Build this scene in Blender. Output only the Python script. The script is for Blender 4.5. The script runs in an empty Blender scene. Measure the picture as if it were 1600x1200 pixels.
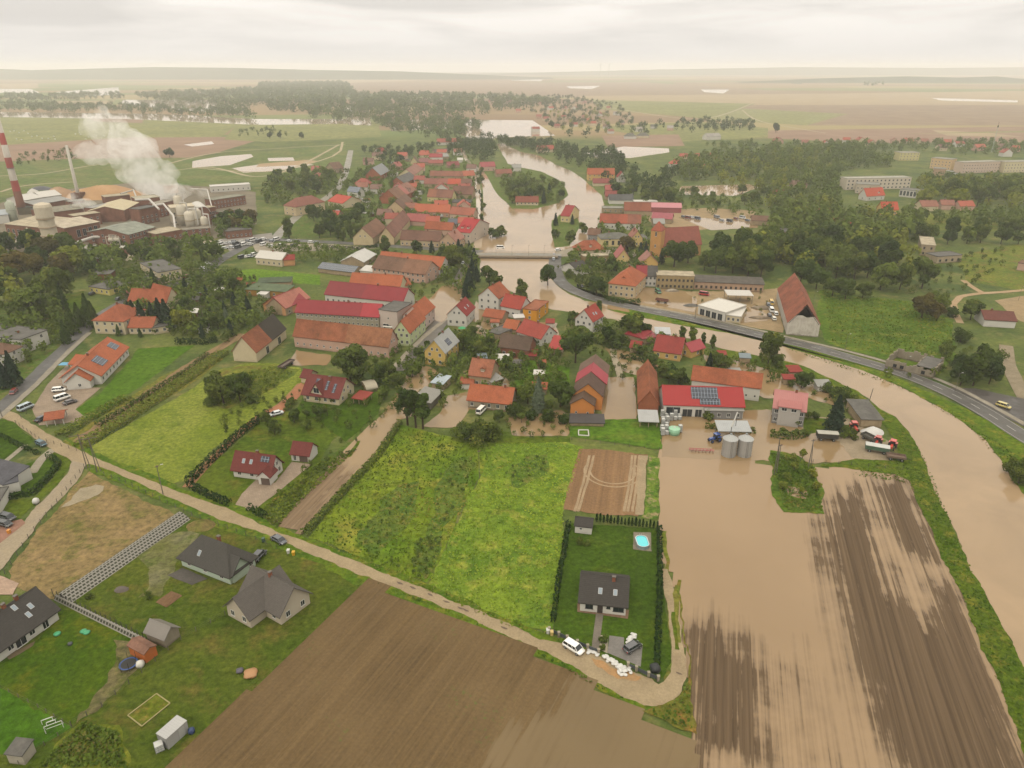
import bpy, math, random, numpy as np
from mathutils import Vector, Matrix, noise as mnoise
R=math.radians
SC=bpy.context.scene
COL=SC.collection
random.seed(7); RNG=np.random.default_rng(7)
# ------------------------------------------------------------------ camera
F=1120.0; CAMH=104.0; HORY=103.0
PITCH=math.atan((600-HORY)/F); CP,SP=math.cos(PITCH),math.sin(PITCH)
cd=bpy.data.cameras.new('camera'); cam=bpy.data.objects.new('camera',cd); COL.objects.link(cam)
cd.sensor_width=36; cd.lens=36*F/1600; cd.clip_start=1; cd.clip_end=60000
cam.location=(0,0,CAMH); cam.rotation_euler=(R(90)-PITCH,0,0); SC.camera=cam
# ------------------------------------------------------------------ sky, sun, exposure
SUN_EL,SUN_AZ=R(48),R(200)      # azimuth clockwise from the view direction (+Y)
wd=bpy.data.worlds.new('World'); SC.world=wd; wd.use_nodes=True
wt=wd.node_tree; wt.nodes.clear()
wo=wt.nodes.new('ShaderNodeOutputWorld'); bg=wt.nodes.new('ShaderNodeBackground'); bg.inputs[1].default_value=0.1
wt.links.new(bg.outputs[0],wo.inputs[0])
sky=wt.nodes.new('ShaderNodeTexSky'); sky.sky_type='NISHITA'; sky.sun_disc=False
sky.sun_elevation=SUN_EL; sky.sun_rotation=SUN_AZ; sky.dust_density=6; sky.air_density=1.5
tc=wt.nodes.new('ShaderNodeTexCoord')
sep=wt.nodes.new('ShaderNodeSeparateXYZ'); wt.links.new(tc.outputs['Generated'],sep.inputs[0])
hr=wt.nodes.new('ShaderNodeValToRGB'); wt.links.new(sep.outputs[2],hr.inputs[0])
hr.color_ramp.elements[0].position=0.0; hr.color_ramp.elements[0].color=(10.1,9.65,9.15,1)
hr.color_ramp.elements[1].position=1.0; hr.color_ramp.elements[1].color=(28,26.6,23.6,1)
mp=wt.nodes.new('ShaderNodeMapping'); mp.inputs['Scale'].default_value=(1.6,1.6,11); wt.links.new(tc.outputs['Generated'],mp.inputs[0])
cn=wt.nodes.new('ShaderNodeTexNoise'); cn.inputs['Scale'].default_value=2.4; cn.inputs['Detail'].default_value=5; cn.inputs['Roughness'].default_value=.5; cn.inputs['Distortion'].default_value=.4
wt.links.new(mp.outputs[0],cn.inputs['Vector'])
cr=wt.nodes.new('ShaderNodeValToRGB'); wt.links.new(cn.outputs[0],cr.inputs[0])
cr.color_ramp.elements[0].position=.36; cr.color_ramp.elements[0].color=(.82,.815,.81,1)
cr.color_ramp.elements[1].position=.62; cr.color_ramp.elements[1].color=(1.08,1.07,1.06,1)
# thicker, greyer cloud base higher up
up=wt.nodes.new('ShaderNodeMapRange'); up.inputs['From Min'].default_value=.004; up.inputs['From Max'].default_value=.05; wt.links.new(sep.outputs[2],up.inputs[0])
cm=wt.nodes.new('ShaderNodeMixRGB'); cm.inputs[1].default_value=(1,1,1,1); wt.links.new(up.outputs[0],cm.inputs[0]); wt.links.new(cr.outputs[0],cm.inputs[2])
mul=wt.nodes.new('ShaderNodeMixRGB'); mul.blend_type='MULTIPLY'; mul.inputs[0].default_value=1
wt.links.new(hr.outputs[0],mul.inputs[1]); wt.links.new(cm.outputs[0],mul.inputs[2])
mx=wt.nodes.new('ShaderNodeMixRGB'); mx.inputs[0].default_value=.9
wt.links.new(sky.outputs[0],mx.inputs[1]); wt.links.new(mul.outputs[0],mx.inputs[2]); wt.links.new(mx.outputs[0],bg.inputs[0])
sl=bpy.data.lights.new('sun','SUN'); sl.energy=1.4; sl.angle=R(14); sl.color=(1,.92,.8)
sun=bpy.data.objects.new('sun',sl); COL.objects.link(sun)
sdir=Vector((math.sin(SUN_AZ)*math.cos(SUN_EL),math.cos(SUN_AZ)*math.cos(SUN_EL),math.sin(SUN_EL)))
sun.rotation_euler=sdir.to_track_quat('Z','Y').to_euler(); sun.location=(0,0,400)
SC.view_settings.view_transform='Standard'; SC.view_settings.look='None'; SC.view_settings.gamma=1
SC.view_settings.exposure=-0.12; SC.view_settings.use_curve_mapping=False
cy=SC.cycles; cy.use_denoising=True; cy.max_bounces=5; cy.diffuse_bounces=2; cy.glossy_bounces=2; cy.transmission_bounces=2; cy.volume_bounces=2
cy.use_adaptive_sampling=True; cy.adaptive_threshold=.02; cy.volume_step_rate=1.0; cy.volume_max_steps=128
# ------------------------------------------------------------------ projection helpers
def G(x,y,z=0.0):
    dx=(x-800)/F; dy=(600-y)/F
    d=(dx,CP+dy*SP,-SP+dy*CP); t=(z-CAMH)/d[2]
    return Vector((dx*t,d[1]*t,z))
def PX(p):
    q=(p[0],p[1],p[2]-CAMH); zc=q[1]*CP-q[2]*SP; yc=q[1]*SP+q[2]*CP
    return (800+F*q[0]/zc, 600-F*yc/zc)
def PPM(y): return 0.00879*(y-HORY)      # photo pixels per metre on the ground at row y
ALB=.62     # displayed daylight colour -> surface albedo
def c(h,k=1.0):
    h=h.lstrip('#'); v=[int(h[i:i+2],16)/255 for i in (0,2,4)]
    return tuple((x/12.92 if x<=.04045 else ((x+.055)/1.055)**2.4)*k*ALB for x in v)+(1,)
# ------------------------------------------------------------------ mesh helpers
class MB:
    def __init__(s): s.v=[]; s.f=[]; s.m=[]; s.k=0
    def poly(s,pts,m=None):
        n=len(s.v); s.v+= [tuple(p) for p in pts]; s.f.append(list(range(n,n+len(pts)))); s.m.append(s.k if m is None else m); return s
    def solid(s,vs,fs,m=None):
        n=len(s.v); s.v+=[tuple(p) for p in vs]
        for f in fs: s.f.append([n+i for i in f]); s.m.append(s.k if m is None else m)
        return s
    def box(s,x0,x1,y0,y1,z0,z1,m=None):
        return s.solid([(x0,y0,z0),(x1,y0,z0),(x1,y1,z0),(x0,y1,z0),(x0,y0,z1),(x1,y0,z1),(x1,y1,z1),(x0,y1,z1)],
          [(3,2,1,0),(4,5,6,7),(0,1,5,4),(1,2,6,5),(2,3,7,6),(3,0,4,7)],m)
    def prism(s,pts,z0,z1,m=None):     # pts ccw in xy
        n=len(pts); vs=[(p[0],p[1],z0) for p in pts]+[(p[0],p[1],z1) for p in pts]
        return s.solid(vs,[tuple(range(n-1,-1,-1)),tuple(range(n,2*n))]+[(i,(i+1)%n,n+(i+1)%n,n+i) for i in range(n)],m)
    def ext(s,prof,a0,a1,axis='x',m=None):   # profile of (h,z) ccw, extruded along axis
        n=len(prof)
        if axis=='x': vs=[(a0,p[0],p[1]) for p in prof]+[(a1,p[0],p[1]) for p in prof]
        else: vs=[(p[0],a1,p[1]) for p in prof]+[(p[0],a0,p[1]) for p in prof]
        return s.solid(vs,[tuple(range(n-1,-1,-1)),tuple(range(n,2*n))]+[(i,(i+1)%n,n+(i+1)%n,n+i) for i in range(n)],m)
    def tube(s,p0,p1,r0,r1=None,n=6,m=None,cap=True):
        r1=r0 if r1 is None else r1; p0=Vector(p0); p1=Vector(p1); d=(p1-p0).normalized()
        a=d.orthogonal().normalized(); b=d.cross(a); vs=[]
        for p,r in ((p0,r0),(p1,r1)):
            for i in range(n):
                t=2*math.pi*i/n; vs.append(p+(a*math.cos(t)+b*math.sin(t))*r)
        fs=[(i,(i+1)%n,n+(i+1)%n,n+i) for i in range(n)]
        if cap: fs+=[tuple(range(n-1,-1,-1)),tuple(range(n,2*n))]
        return s.solid(vs,fs,m)
    def path(s,pts,r,n=6,m=None):
        for a,b in zip(pts[:-1],pts[1:]): s.tube(a,b,r,r,n,m)
        return s
    def lathe(s,prof,cx=0,cy=0,n=20,m=None):   # prof of (r,z) upward
        vs=[]; 
        for r,z in prof:
            for i in range(n):
                t=2*math.pi*i/n; vs.append((cx+r*math.cos(t),cy+r*math.sin(t),z))
        fs=[]
        for j in range(len(prof)-1):
            for i in range(n): fs.append((j*n+i,j*n+(i+1)%n,(j+1)*n+(i+1)%n,(j+1)*n+i))
        fs+=[tuple(range(n-1,-1,-1)),tuple(range((len(prof)-1)*n,len(prof)*n))]
        return s.solid(vs,fs,m)
    def mesh(s,name,mats,smooth=False):
        me=bpy.data.meshes.new(name); me.from_pydata(s.v,[],s.f)
        for m in (mats if isinstance(mats,(list,tuple)) else [mats]): me.materials.append(m)
        if any(s.m): me.polygons.foreach_set('material_index',s.m)
        if smooth: me.polygons.foreach_set('use_smooth',[True]*len(s.f))
        me.update(); return me
def ob(name,mb,mats,parent=None,smooth=False):
    me=mb.mesh(name,mats,smooth) if isinstance(mb,MB) else mb
    o=bpy.data.objects.new(name,me); COL.objects.link(o)
    if parent is not None: o.parent=parent
    return o
def tag(o,label=None,cat=None,group=None,kind=None):
    if label: o['label']=label
    if cat: o['category']=cat
    if group: o['group']=group
    if kind: o['kind']=kind
    return o
def thing(name,label,cat,loc=(0,0,0),rz=0,group=None):
    o=bpy.data.objects.new(name,None); COL.objects.link(o); o.location=loc; o.rotation_euler=(0,0,rz); o.empty_display_size=.5
    return tag(o,label,cat,group)
def dup(o,loc=None,rz=None,parent=None,label=None):
    n=o.copy(); COL.objects.link(n)
    if parent is not None: n.parent=parent
    if loc is not None: n.location=loc
    if rz is not None: n.rotation_euler=(0,0,rz)
    if label: n['label']=label
    for ch in list(o.children): dup(ch,parent=n)
    return n
# ------------------------------------------------------------------ materials
class NT:
    def __init__(s,name,rough=.8,spec=.3):
        s.m=bpy.data.materials.new(name); s.m.use_nodes=True; s.t=s.m.node_tree; s.t.nodes.clear()
        s.o=s.t.nodes.new('ShaderNodeOutputMaterial'); s.b=s.t.nodes.new('ShaderNodeBsdfPrincipled')
        s.t.links.new(s.b.outputs[0],s.o.inputs[0]); s.b.inputs['Roughness'].default_value=rough; s.b.inputs['Specular IOR Level'].default_value=spec
        s.tc=s.t.nodes.new('ShaderNodeTexCoord'); s.geo=s.t.nodes.new('ShaderNodeNewGeometry')
    def L(s,a,b):
        if hasattr(a,'is_linked') or hasattr(a,'links'): s.t.links.new(a,b)
        else: b.default_value=a
    def n(s,ty,**kw):
        nd=s.t.nodes.new('ShaderNode'+ty)
        for k,v in kw.items():
            if k.startswith('i_'):
                key=k[2:]; key=int(key) if key.isdigit() else key
                s.L(v,nd.inputs[key])
            else: setattr(nd,k,v)
        return nd
    def pos(s): return s.geo.outputs['Position']
    def obj(s): return s.tc.outputs['Object']
    def mapv(s,v,sc): 
        nd=s.n('Mapping'); s.L(v,nd.inputs[0]); nd.inputs['Scale'].default_value=sc; return nd.outputs[0]
    def noise(s,v,scale,detail=4,rough=.55,dist=0):
        nd=s.n('TexNoise'); s.L(v,nd.inputs['Vector']); nd.inputs['Scale'].default_value=scale; nd.inputs['Detail'].default_value=detail
        nd.inputs['Roughness'].default_value=rough; nd.inputs['Distortion'].default_value=dist; return nd.outputs[0]
    def ramp(s,f,stops,mode='LINEAR'):
        nd=s.n('ValToRGB'); s.L(f,nd.inputs[0]); cr=nd.color_ramp; cr.interpolation=mode
        while len(cr.elements)<len(stops): cr.elements.new(.5)
        for e,(p,col) in zip(cr.elements,stops):
            e.position=p; e.color=col if len(col)==4 else tuple(col)+(1,)
        return nd.outputs[0]
    def rf(s,f,a,b): return s.ramp(f,[(a,(0,0,0,1)),(b,(1,1,1,1))])
    def mix(s,f,a,b,mode='MIX'):
        nd=s.n('MixRGB',blend_type=mode); s.L(f,nd.inputs[0]); s.L(a,nd.inputs[1]); s.L(b,nd.inputs[2]); return nd.outputs[0]
    def math(s,op,a,b=0.0,cl=False):
        nd=s.n('Math',operation=op,use_clamp=cl); s.L(a,nd.inputs[0]); s.L(b,nd.inputs[1]); return nd.outputs[0]
    def bump(s,h,st=.5,d=.1):
        nd=s.n('Bump'); nd.inputs['Strength'].default_value=st; nd.inputs['Distance'].default_value=d; s.L(h,nd.inputs['Height']); s.t.links.new(nd.outputs[0],s.b.inputs['Normal'])
    def col(s,x): s.L(x,s.b.inputs['Base Color']); return s
    def rough(s,x): s.L(x,s.b.inputs['Roughness']); return s
CACHE={}
def cached(fn):
    def w(*a):
        k=(fn.__name__,)+a
        if k not in CACHE: CACHE[k]=fn(*a)
        return CACHE[k]
    return w
def vary(h,k):
    r=c(h); return (min(1,r[0]*k),min(1,r[1]*k),min(1,r[2]*k),1)
@cached
def grass(h1,h2,h3='',s1=.05,s2=.5):
    t=NT('grass'); p=t.pos()
    a=t.mix(t.rf(t.noise(p,s1,4,.6),.38,.64),c(h1),c(h2))
    if h3: a=t.mix(t.rf(t.noise(p,s1*2.3,5,.65),.52,.66),a,c(h3))
    f=t.noise(p,s2,6,.75)
    a=t.mix(1.0,a,t.ramp(f,[(.3,(.5,.52,.5,1)),(.5,(1,1,1,1)),(.72,(1.6,1.55,1.4,1))]),'MULTIPLY')
    t.col(a); t.bump(f,.9,.6); t.b.inputs['Specular IOR Level'].default_value=.02; return t.m
@cached
def soil(h1,h2,period=.8,weed=0.0):
    t=NT('soil',.9,.05); p=t.obj()
    f1=t.noise(t.mapv(p,(1/period,.02,1)),1.0,3,.6); f2=t.noise(t.mapv(p,(.13,.006,1)),1.0,3,.6); f3=t.noise(p,.06,4,.6); f4=t.noise(p,1.4,5,.7)
    a=t.mix(t.rf(f2,.3,.7),c(h1),c(h2))
    a=t.mix(t.rf(f3,.35,.7),a,t.mix(1,a,(1.25,1.22,1.18,1),'MULTIPLY'))
    a=t.mix(1,a,t.ramp(f1,[(.3,(.8,.8,.8,1)),(.5,(1,1,1,1)),(.7,(1.15,1.14,1.1,1))]),'MULTIPLY')
    a=t.mix(1,a,t.ramp(f4,[(.3,(.8,.8,.8,1)),(.6,(1.1,1.1,1.1,1))]),'MULTIPLY')
    if weed: a=t.mix(t.math('MULTIPLY',t.rf(t.noise(p,.055,3,.5),.56,.66),t.rf(t.noise(p,.9,4,.7),.56,.68)),a,c('#55702c'))
    t.col(a); t.bump(t.mix(.5,f1,f4),.7,.25); return t.m
@cached
def gravel(h1,h2,s=.25):
    t=NT('gravel',.9,.15); p=t.pos()
    f=t.noise(p,s,4,.6); g=t.noise(p,2.2,6,.7)
    a=t.mix(t.rf(f,.35,.68),c(h1),c(h2)); a=t.mix(1,a,t.ramp(g,[(.3,(.8,.8,.8,1)),(.65,(1.12,1.12,1.12,1))]),'MULTIPLY')
    t.col(a); t.bump(g,.5,.08); return t.m
@cached
def asphalt(h='#565450'):
    t=NT('asphalt',.75,.3); p=t.pos(); g=t.noise(p,.15,5,.6); q=t.noise(p,3,4,.7)
    t.col(t.mix(1,t.mix(t.rf(g,.35,.65),vary(h,.8),vary(h,1.25)),t.ramp(q,[(.3,(.85,.85,.85,1)),(.7,(1.15,1.15,1.15,1))]),'MULTIPLY')); t.rough(t.ramp(g,[(.35,(.35,)*3),(.6,(.8,)*3)])); return t.m
@cached
def paving(h1,s=.6):
    t=NT('paving',.85,.2); p=t.obj()
    br=t.n('TexBrick'); t.L(p,br.inputs['Vector']); br.inputs['Scale'].default_value=s; br.inputs['Color1'].default_value=vary(h1,.9); br.inputs['Color2'].default_value=vary(h1,1.1); br.inputs['Mortar'].default_value=vary(h1,.7); br.inputs['Mortar Size'].default_value=.02
    t.col(t.mix(1,br.outputs[0],t.ramp(t.noise(t.pos(),.2,4,.6),[(.3,(.8,)*3),(.7,(1.15,)*3)]),'MULTIPLY')); return t.m
@cached
def water(h='#a8805a',rough=.1,bs=.35):
    t=NT('muddy_water',rough,.5); p=t.pos()
    f=t.noise(t.mapv(p,(1,1,1)),.035,4,.6,.6); g=t.noise(p,bs,5,.6,.5); k=t.noise(p,bs*5,3,.6)
    t.col(t.mix(t.rf(f,.32,.68),vary(h,.86),vary(h,1.1))); t.b.inputs['IOR'].default_value=1.33
    t.bump(t.mix(.3,g,k),.25,.12); return t.m
@cached
def plaster(h,dirt=.35):
    t=NT('plaster',.85,.2); p=t.obj()
    f=t.noise(p,.35,5,.65); g=t.noise(t.mapv(p,(1.6,1.6,.25)),1.0,4,.65)
    a=t.mix(t.math('MULTIPLY',t.rf(f,.45,.75),dirt),c(h),vary(h,.55)); a=t.mix(t.math('MULTIPLY',t.rf(g,.5,.72),dirt*.8),a,vary(h,.62))
    z=t.n('SeparateXYZ'); t.L(p,z.inputs[0])
    lo=t.math('MULTIPLY',t.rf(t.math('SUBTRACT',t.math('MULTIPLY',t.noise(p,.6,3),1.4),t.math('MULTIPLY',z.outputs[2],.9)),.1,.5),min(1,dirt*1.4))
    a=t.mix(lo,a,t.mix(.5,vary(h,.5),c('#6b5a45')))
    t.col(a); t.bump(t.noise(p,6,3),.15,.02); return t.m
@cached
def brick(h,var=.3):
    t=NT('brick_wall',.9,.15); p=t.obj()
    s=t.n('SeparateXYZ'); t.L(p,s.inputs[0]); cb=t.n('CombineXYZ'); t.L(t.math('ADD',s.outputs[0],s.outputs[1]),cb.inputs[0]); t.L(s.outputs[2],cb.inputs[1])
    br=t.n('TexBrick'); t.L(cb.outputs[0],br.inputs['Vector']); br.inputs['Scale'].default_value=2.2; br.inputs['Color1'].default_value=vary(h,.8); br.inputs['Color2'].default_value=vary(h,1.15); br.inputs['Mortar'].default_value=vary(h,.9); br.inputs['Mortar Size'].default_value=.02
    a=t.mix(t.math('MULTIPLY',t.rf(t.noise(p,.25,5,.65),.42,.7),var*2),br.outputs[0],vary(h,.55)); t.col(a); return t.m
def weather(h,k=.2):      # faded clay: a little grey brown in every roof colour
    h=h.lstrip('#'); v=[int(h[i:i+2],16) for i in (0,2,4)]; m=sum(v)/3; g=(m*1.05,m*.97,m*.88)
    return '#%02x%02x%02x'%tuple(int(max(0,min(255,x*(1-k)+y*k))) for x,y in zip(v,g))
@cached
def tiles(h,age=.4,moss=0.0,row=.36):
    h=weather(h); t=NT('roof_tiles',.8,.15); p=t.obj(); s=t.n('SeparateXYZ'); t.L(p,s.inputs[0])
    f=t.noise(p,.45,5,.65); g=t.noise(p,2.4,4,.7); big=t.noise(p,.12,3,.6)
    a=t.mix(t.math('MULTIPLY',t.rf(f,.36,.66),min(1,age*1.3)),vary(h,.92),vary(h,.5))
    a=t.mix(t.math('MULTIPLY',t.rf(big,.42,.62),age*.7),a,vary(h,1.3))
    a=t.mix(1,a,t.ramp(g,[(.3,(1-.35*age-.08,)*3),(.5,(1,)*3),(.7,(1.12+.15*age,)*3)]),'MULTIPLY')
    if moss: a=t.mix(t.math('MULTIPLY',t.rf(t.noise(p,.3,5,.7),.5,.68),moss),a,c('#4c4630'))
    w=t.math('FRACT',t.math('DIVIDE',s.outputs[2],row*.62)); u=t.math('FRACT',t.math('DIVIDE',t.math('ADD',s.outputs[0],s.outputs[1]),row*.8))
    a=t.mix(1,a,t.ramp(w,[(0,(.72,)*3),(.25,(1,)*3),(1,(1.05,)*3)]),'MULTIPLY')
    t.col(a); t.bump(t.mix(.35,w,t.math('PINGPONG',u,.5)),.5,.06); return t.m
@cached
def seam(h,gap=.55,rough=.45,dirt=.3):
    h=weather(h,.15); t=NT('sheet_metal',rough,.18); p=t.obj(); s=t.n('SeparateXYZ'); t.L(p,s.inputs[0])
    u=t.math('FRACT',t.math('DIVIDE',s.outputs[0],gap))
    a=t.mix(t.math('MULTIPLY',t.rf(t.noise(p,.35,5,.6),.4,.7),dirt),c(h),vary(h,.6))
    a=t.mix(1,a,t.ramp(u,[(0,(.7,)*3),(.12,(1.05,)*3),(.2,(1,)*3)]),'MULTIPLY'); t.col(a); t.bump(u,.3,.04); return t.m
@cached
def flat(h,rough=.6,dirt=.15,sc=.6,spec=.4):
    t=NT('paint',rough,spec); p=t.obj()
    t.col(t.mix(t.math('MULTIPLY',t.rf(t.noise(p,sc,5,.65),.4,.72),dirt*2),c(h),vary(h,.6))); return t.m
@cached
def felt(h):
    t=NT('roof_felt',.85,.25); p=t.obj(); f=t.noise(p,.3,5,.65); g=t.noise(p,1.7,4,.7)
    a=t.mix(t.rf(f,.35,.68),vary(h,.75),vary(h,1.25)); t.col(t.mix(1,a,t.ramp(g,[(.3,(.82,)*3),(.7,(1.12,)*3)]),'MULTIPLY')); return t.m
@cached
def glass(h='#2b3238'):
    t=NT('window_glass',.08,.6); t.col(c(h)); return t.m
@cached
def panels(h='#1f2a3c'):
    t=NT('solar_panel',.15,.6); p=t.obj(); br=t.n('TexBrick',offset=0.0); t.L(p,br.inputs['Vector']); br.inputs['Scale'].default_value=1.0
    br.inputs['Brick Width'].default_value=1.0; br.inputs['Row Height'].default_value=1.6; br.inputs['Mortar Size'].default_value=.05; br.inputs['Color1'].default_value=c(h); br.inputs['Color2'].default_value=vary(h,.8); br.inputs['Mortar'].default_value=c('#8b94a0')
    t.col(br.outputs[0]); return t.m
@cached
def leaf(h1,h2,h3=''):
    t=NT('leaves',.8,.05); at=t.n('Attribute',attribute_name='tone'); oi=t.n('ObjectInfo')
    a=t.mix(at.outputs['Fac'],c(h1),c(h2))
    if h3: a=t.mix(t.rf(at.outputs['Fac'],.9,.98),a,c(h3))
    a=t.mix(1,a,t.ramp(oi.outputs['Random'],[(0,(.72,.78,.75,1)),(.35,(1,1,1,1)),(.7,(1.1,1.0,.85,1)),(1,(1.28,1.25,1.1,1))]),'MULTIPLY')
    t.col(a)
    tr=t.n('BsdfTranslucent'); t.L(t.mix(1,a,(1.3,1.35,.8,1),'MULTIPLY'),tr.inputs[0]); ms=t.n('MixShader'); ms.inputs[0].default_value=.25
    t.t.links.new(t.b.outputs[0],ms.inputs[1]); t.t.links.new(tr.outputs[0],ms.inputs[2]); t.t.links.new(ms.outputs[0],t.o.inputs[0]); return t.m
@cached
def bark(h='#4a3d30'):
    t=NT('bark',.9,.1); f=t.noise(t.mapv(t.obj(),(4,4,.8)),1,4,.7); t.col(t.mix(t.rf(f,.35,.65),vary(h,.7),vary(h,1.3))); return t.m
# ------------------------------------------------------------------ ground, fields, roads, water
LZ=.02; LCNT={}
def lz(layer):
    LCNT[layer]=LCNT.get(layer,0)+1; return LZ*layer+.0004*LCNT[layer]
def resample(pts,step_px,closed=True,smooth=False):
    n=len(pts); out=[]
    for i in range(n if closed else n-1):
        a=pts[i]; b=pts[(i+1)%n]
        L=math.hypot(b[0]-a[0],b[1]-a[1]); k=max(1,int(L/step_px))
        for j in range(k):
            t=j/k
            if smooth:
                p0=pts[(i-1)%n] if closed or i>0 else a; p3=pts[(i+2)%n] if closed or i<n-2 else b
                out.append(tuple(.5*((2*a[q])+(-p0[q]+b[q])*t+(2*p0[q]-5*a[q]+4*b[q]-p3[q])*t*t+(-p0[q]+3*a[q]-3*b[q]+p3[q])*t**3) for q in (0,1)))
            else: out.append((a[0]+(b[0]-a[0])*t,a[1]+(b[1]-a[1])*t))
    if not closed: out.append(pts[-1])
    return out
def patch(name,pts,m,layer,jit=.5,smooth=False,dirp=None,kind='structure',step=6):
    q=[]
    for (x,y) in resample(pts,step,True,smooth):
        p=G(x,max(y,HORY+9))
        if jit:
            s=.35/ max(jit,.2); k=jit*max(1,.35/max(.02,PPM(y))*1.6)
            nz=mnoise.noise_vector(Vector((p.x*s,p.y*s,layer*7.1))); n2=mnoise.noise_vector(Vector((p.x*s*.25,p.y*s*.25,layer*3.3)))
            p=p+Vector((nz.x+n2.x*1.3,nz.y+n2.y*1.3,0))*k
        q.append(p)
    ang=0.0; o0=Vector((0,0,0))
    if dirp:
        a,b=G(*dirp[0]),G(*dirp[1]); ang=math.atan2(b.y-a.y,b.x-a.x)-math.pi/2; o0=a
    inv=Matrix.Rotation(-ang,3,'Z'); mb=MB(); pts2=[inv@(p-o0) for p in q]
    ar=sum(pts2[i].x*pts2[(i+1)%len(pts2)].y-pts2[(i+1)%len(pts2)].x*pts2[i].y for i in range(len(pts2)))
    if ar<0: pts2.reverse()
    mb.poly([(p.x,p.y,0) for p in pts2])
    o=ob(name,mb,m); o.location=(o0.x,o0.y,lz(layer)); o.rotation_euler=(0,0,ang); o['kind']=kind; return o
def ribbon(name,pts,width,m,layer,edge=.15,kind='structure',step=8,z=None):
    c0=[G(x,y) for x,y in resample(pts,step,False,True)]
    vs=[];
    for i,p in enumerate(c0):
        d=(c0[min(i+1,len(c0)-1)]-c0[max(i-1,0)]).normalized(); nrm=Vector((-d.y,d.x,0))
        w=width/2; e1=mnoise.noise(p*.3)*edge*2; e2=mnoise.noise(p*.3+Vector((50,0,0)))*edge*2
        vs+=[p+nrm*(w+e1),p-nrm*(w+e2)]
    mb=MB(); n=len(c0); mb.solid([(v.x,v.y,0) for v in vs],[(2*i,2*i+1,2*i+3,2*i+2) for i in range(n-1)])
    o=ob(name,mb,m); o.location.z=lz(layer) if z is None else z; o['kind']=kind; return o
# base sheet with a far patchwork of fields
@cached
def farland():
    t=NT('farmland',.95,.1); p=t.pos()
    v=t.n('TexVoronoi',feature='F1'); t.L(t.mapv(p,(.0009,.0022,1)),v.inputs['Vector']); v.inputs['Scale'].default_value=1.0
    sp=t.n('SeparateColor'); t.L(v.outputs['Color'],sp.inputs[0])
    f=t.ramp(sp.outputs[0],[(0,c('#8d7659')),(.25,c('#9a8360')),(.42,c('#7d8450')),(.58,c('#8a7054')),(.72,c('#a39468')),(.86,c('#6f7d45')),(1,c('#947a5c'))],'CONSTANT')
    near=t.mix(t.rf(t.noise(p,.03,5,.65),.36,.62),c('#46592a'),c('#6b7438')); near=t.mix(t.rf(t.noise(p,.09,5,.65),.52,.68),near,c('#7d7848'))
    s=t.n('SeparateXYZ'); t.L(p,s.inputs[0])
    mr=t.n('MapRange'); mr.inputs['From Min'].default_value=1150; mr.inputs['From Max'].default_value=1260; t.L(s.outputs[1],mr.inputs[0])
    a=t.mix(mr.outputs[0],near,f); g=t.noise(p,.5,6,.75)
    t.col(t.mix(1,a,t.ramp(g,[(.3,(.6,.62,.6,1)),(.5,(1,1,1,1)),(.7,(1.4,1.35,1.25,1))]),'MULTIPLY')); t.bump(g,.8,.5); return t.m
g=MB().poly([(-14000,-300,0),(14000,-300,0),(14000,14000,0),(-14000,14000,0)])
tag(ob('ground',g,farland()),kind='structure')
# --- palettes
LAWN=grass('#3f5714','#4b6218'); LAWN2=grass('#4a6019','#5f6d22','#6f6b2c'); MEAD=grass('#7b8a2b','#5d7a22','#8f8d3a',.04,.35); MEAD2=grass('#7c9230','#5f7c2a','#969a42',.07,.5)
ROUGH=grass('#5d6f2b','#7d8036','#7a6a3a',.06,.6); MOWN=grass('#76842e','#8a9240','#69792c',.05,.8); BANK=grass('#4f6a1e','#687a24','#7f7d30',.12,.7); DRY=grass('#96805a','#7f7048','#6c6c38',.07,.6)
FIELD_G=grass('#7d8050','#8c8c58','',.012,.1); FIELD_G2=grass('#8f8f62','#868658','',.012,.1); FIELD_B=gravel('#86705a','#9a8468',.02); FIELD_T=gravel('#a08c6c','#b09c78',.015); FIELD_R=gravel('#8a6d58','#9c8068',.02); GARDEN=grass('#52682a','#66743a','#6f6440',.1,.6)
FARW=water('#b69c80',.06,.08); RIVER=water('#a68d6d',.11,.3); STILL=water('#a38a68',.07,.12); PUD=water('#9a815e',.06,.2); BROWNW=water('#a08462',.16,.1)
SAND=gravel('#b39a78','#a58a68',.2); LANE=gravel('#a89676','#98866a',.18); DIRT=gravel('#94805f','#a8906c',.25); YARD=gravel('#a2927a','#8e8068',.2); PAVE=paving('#9c8a76')
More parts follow.
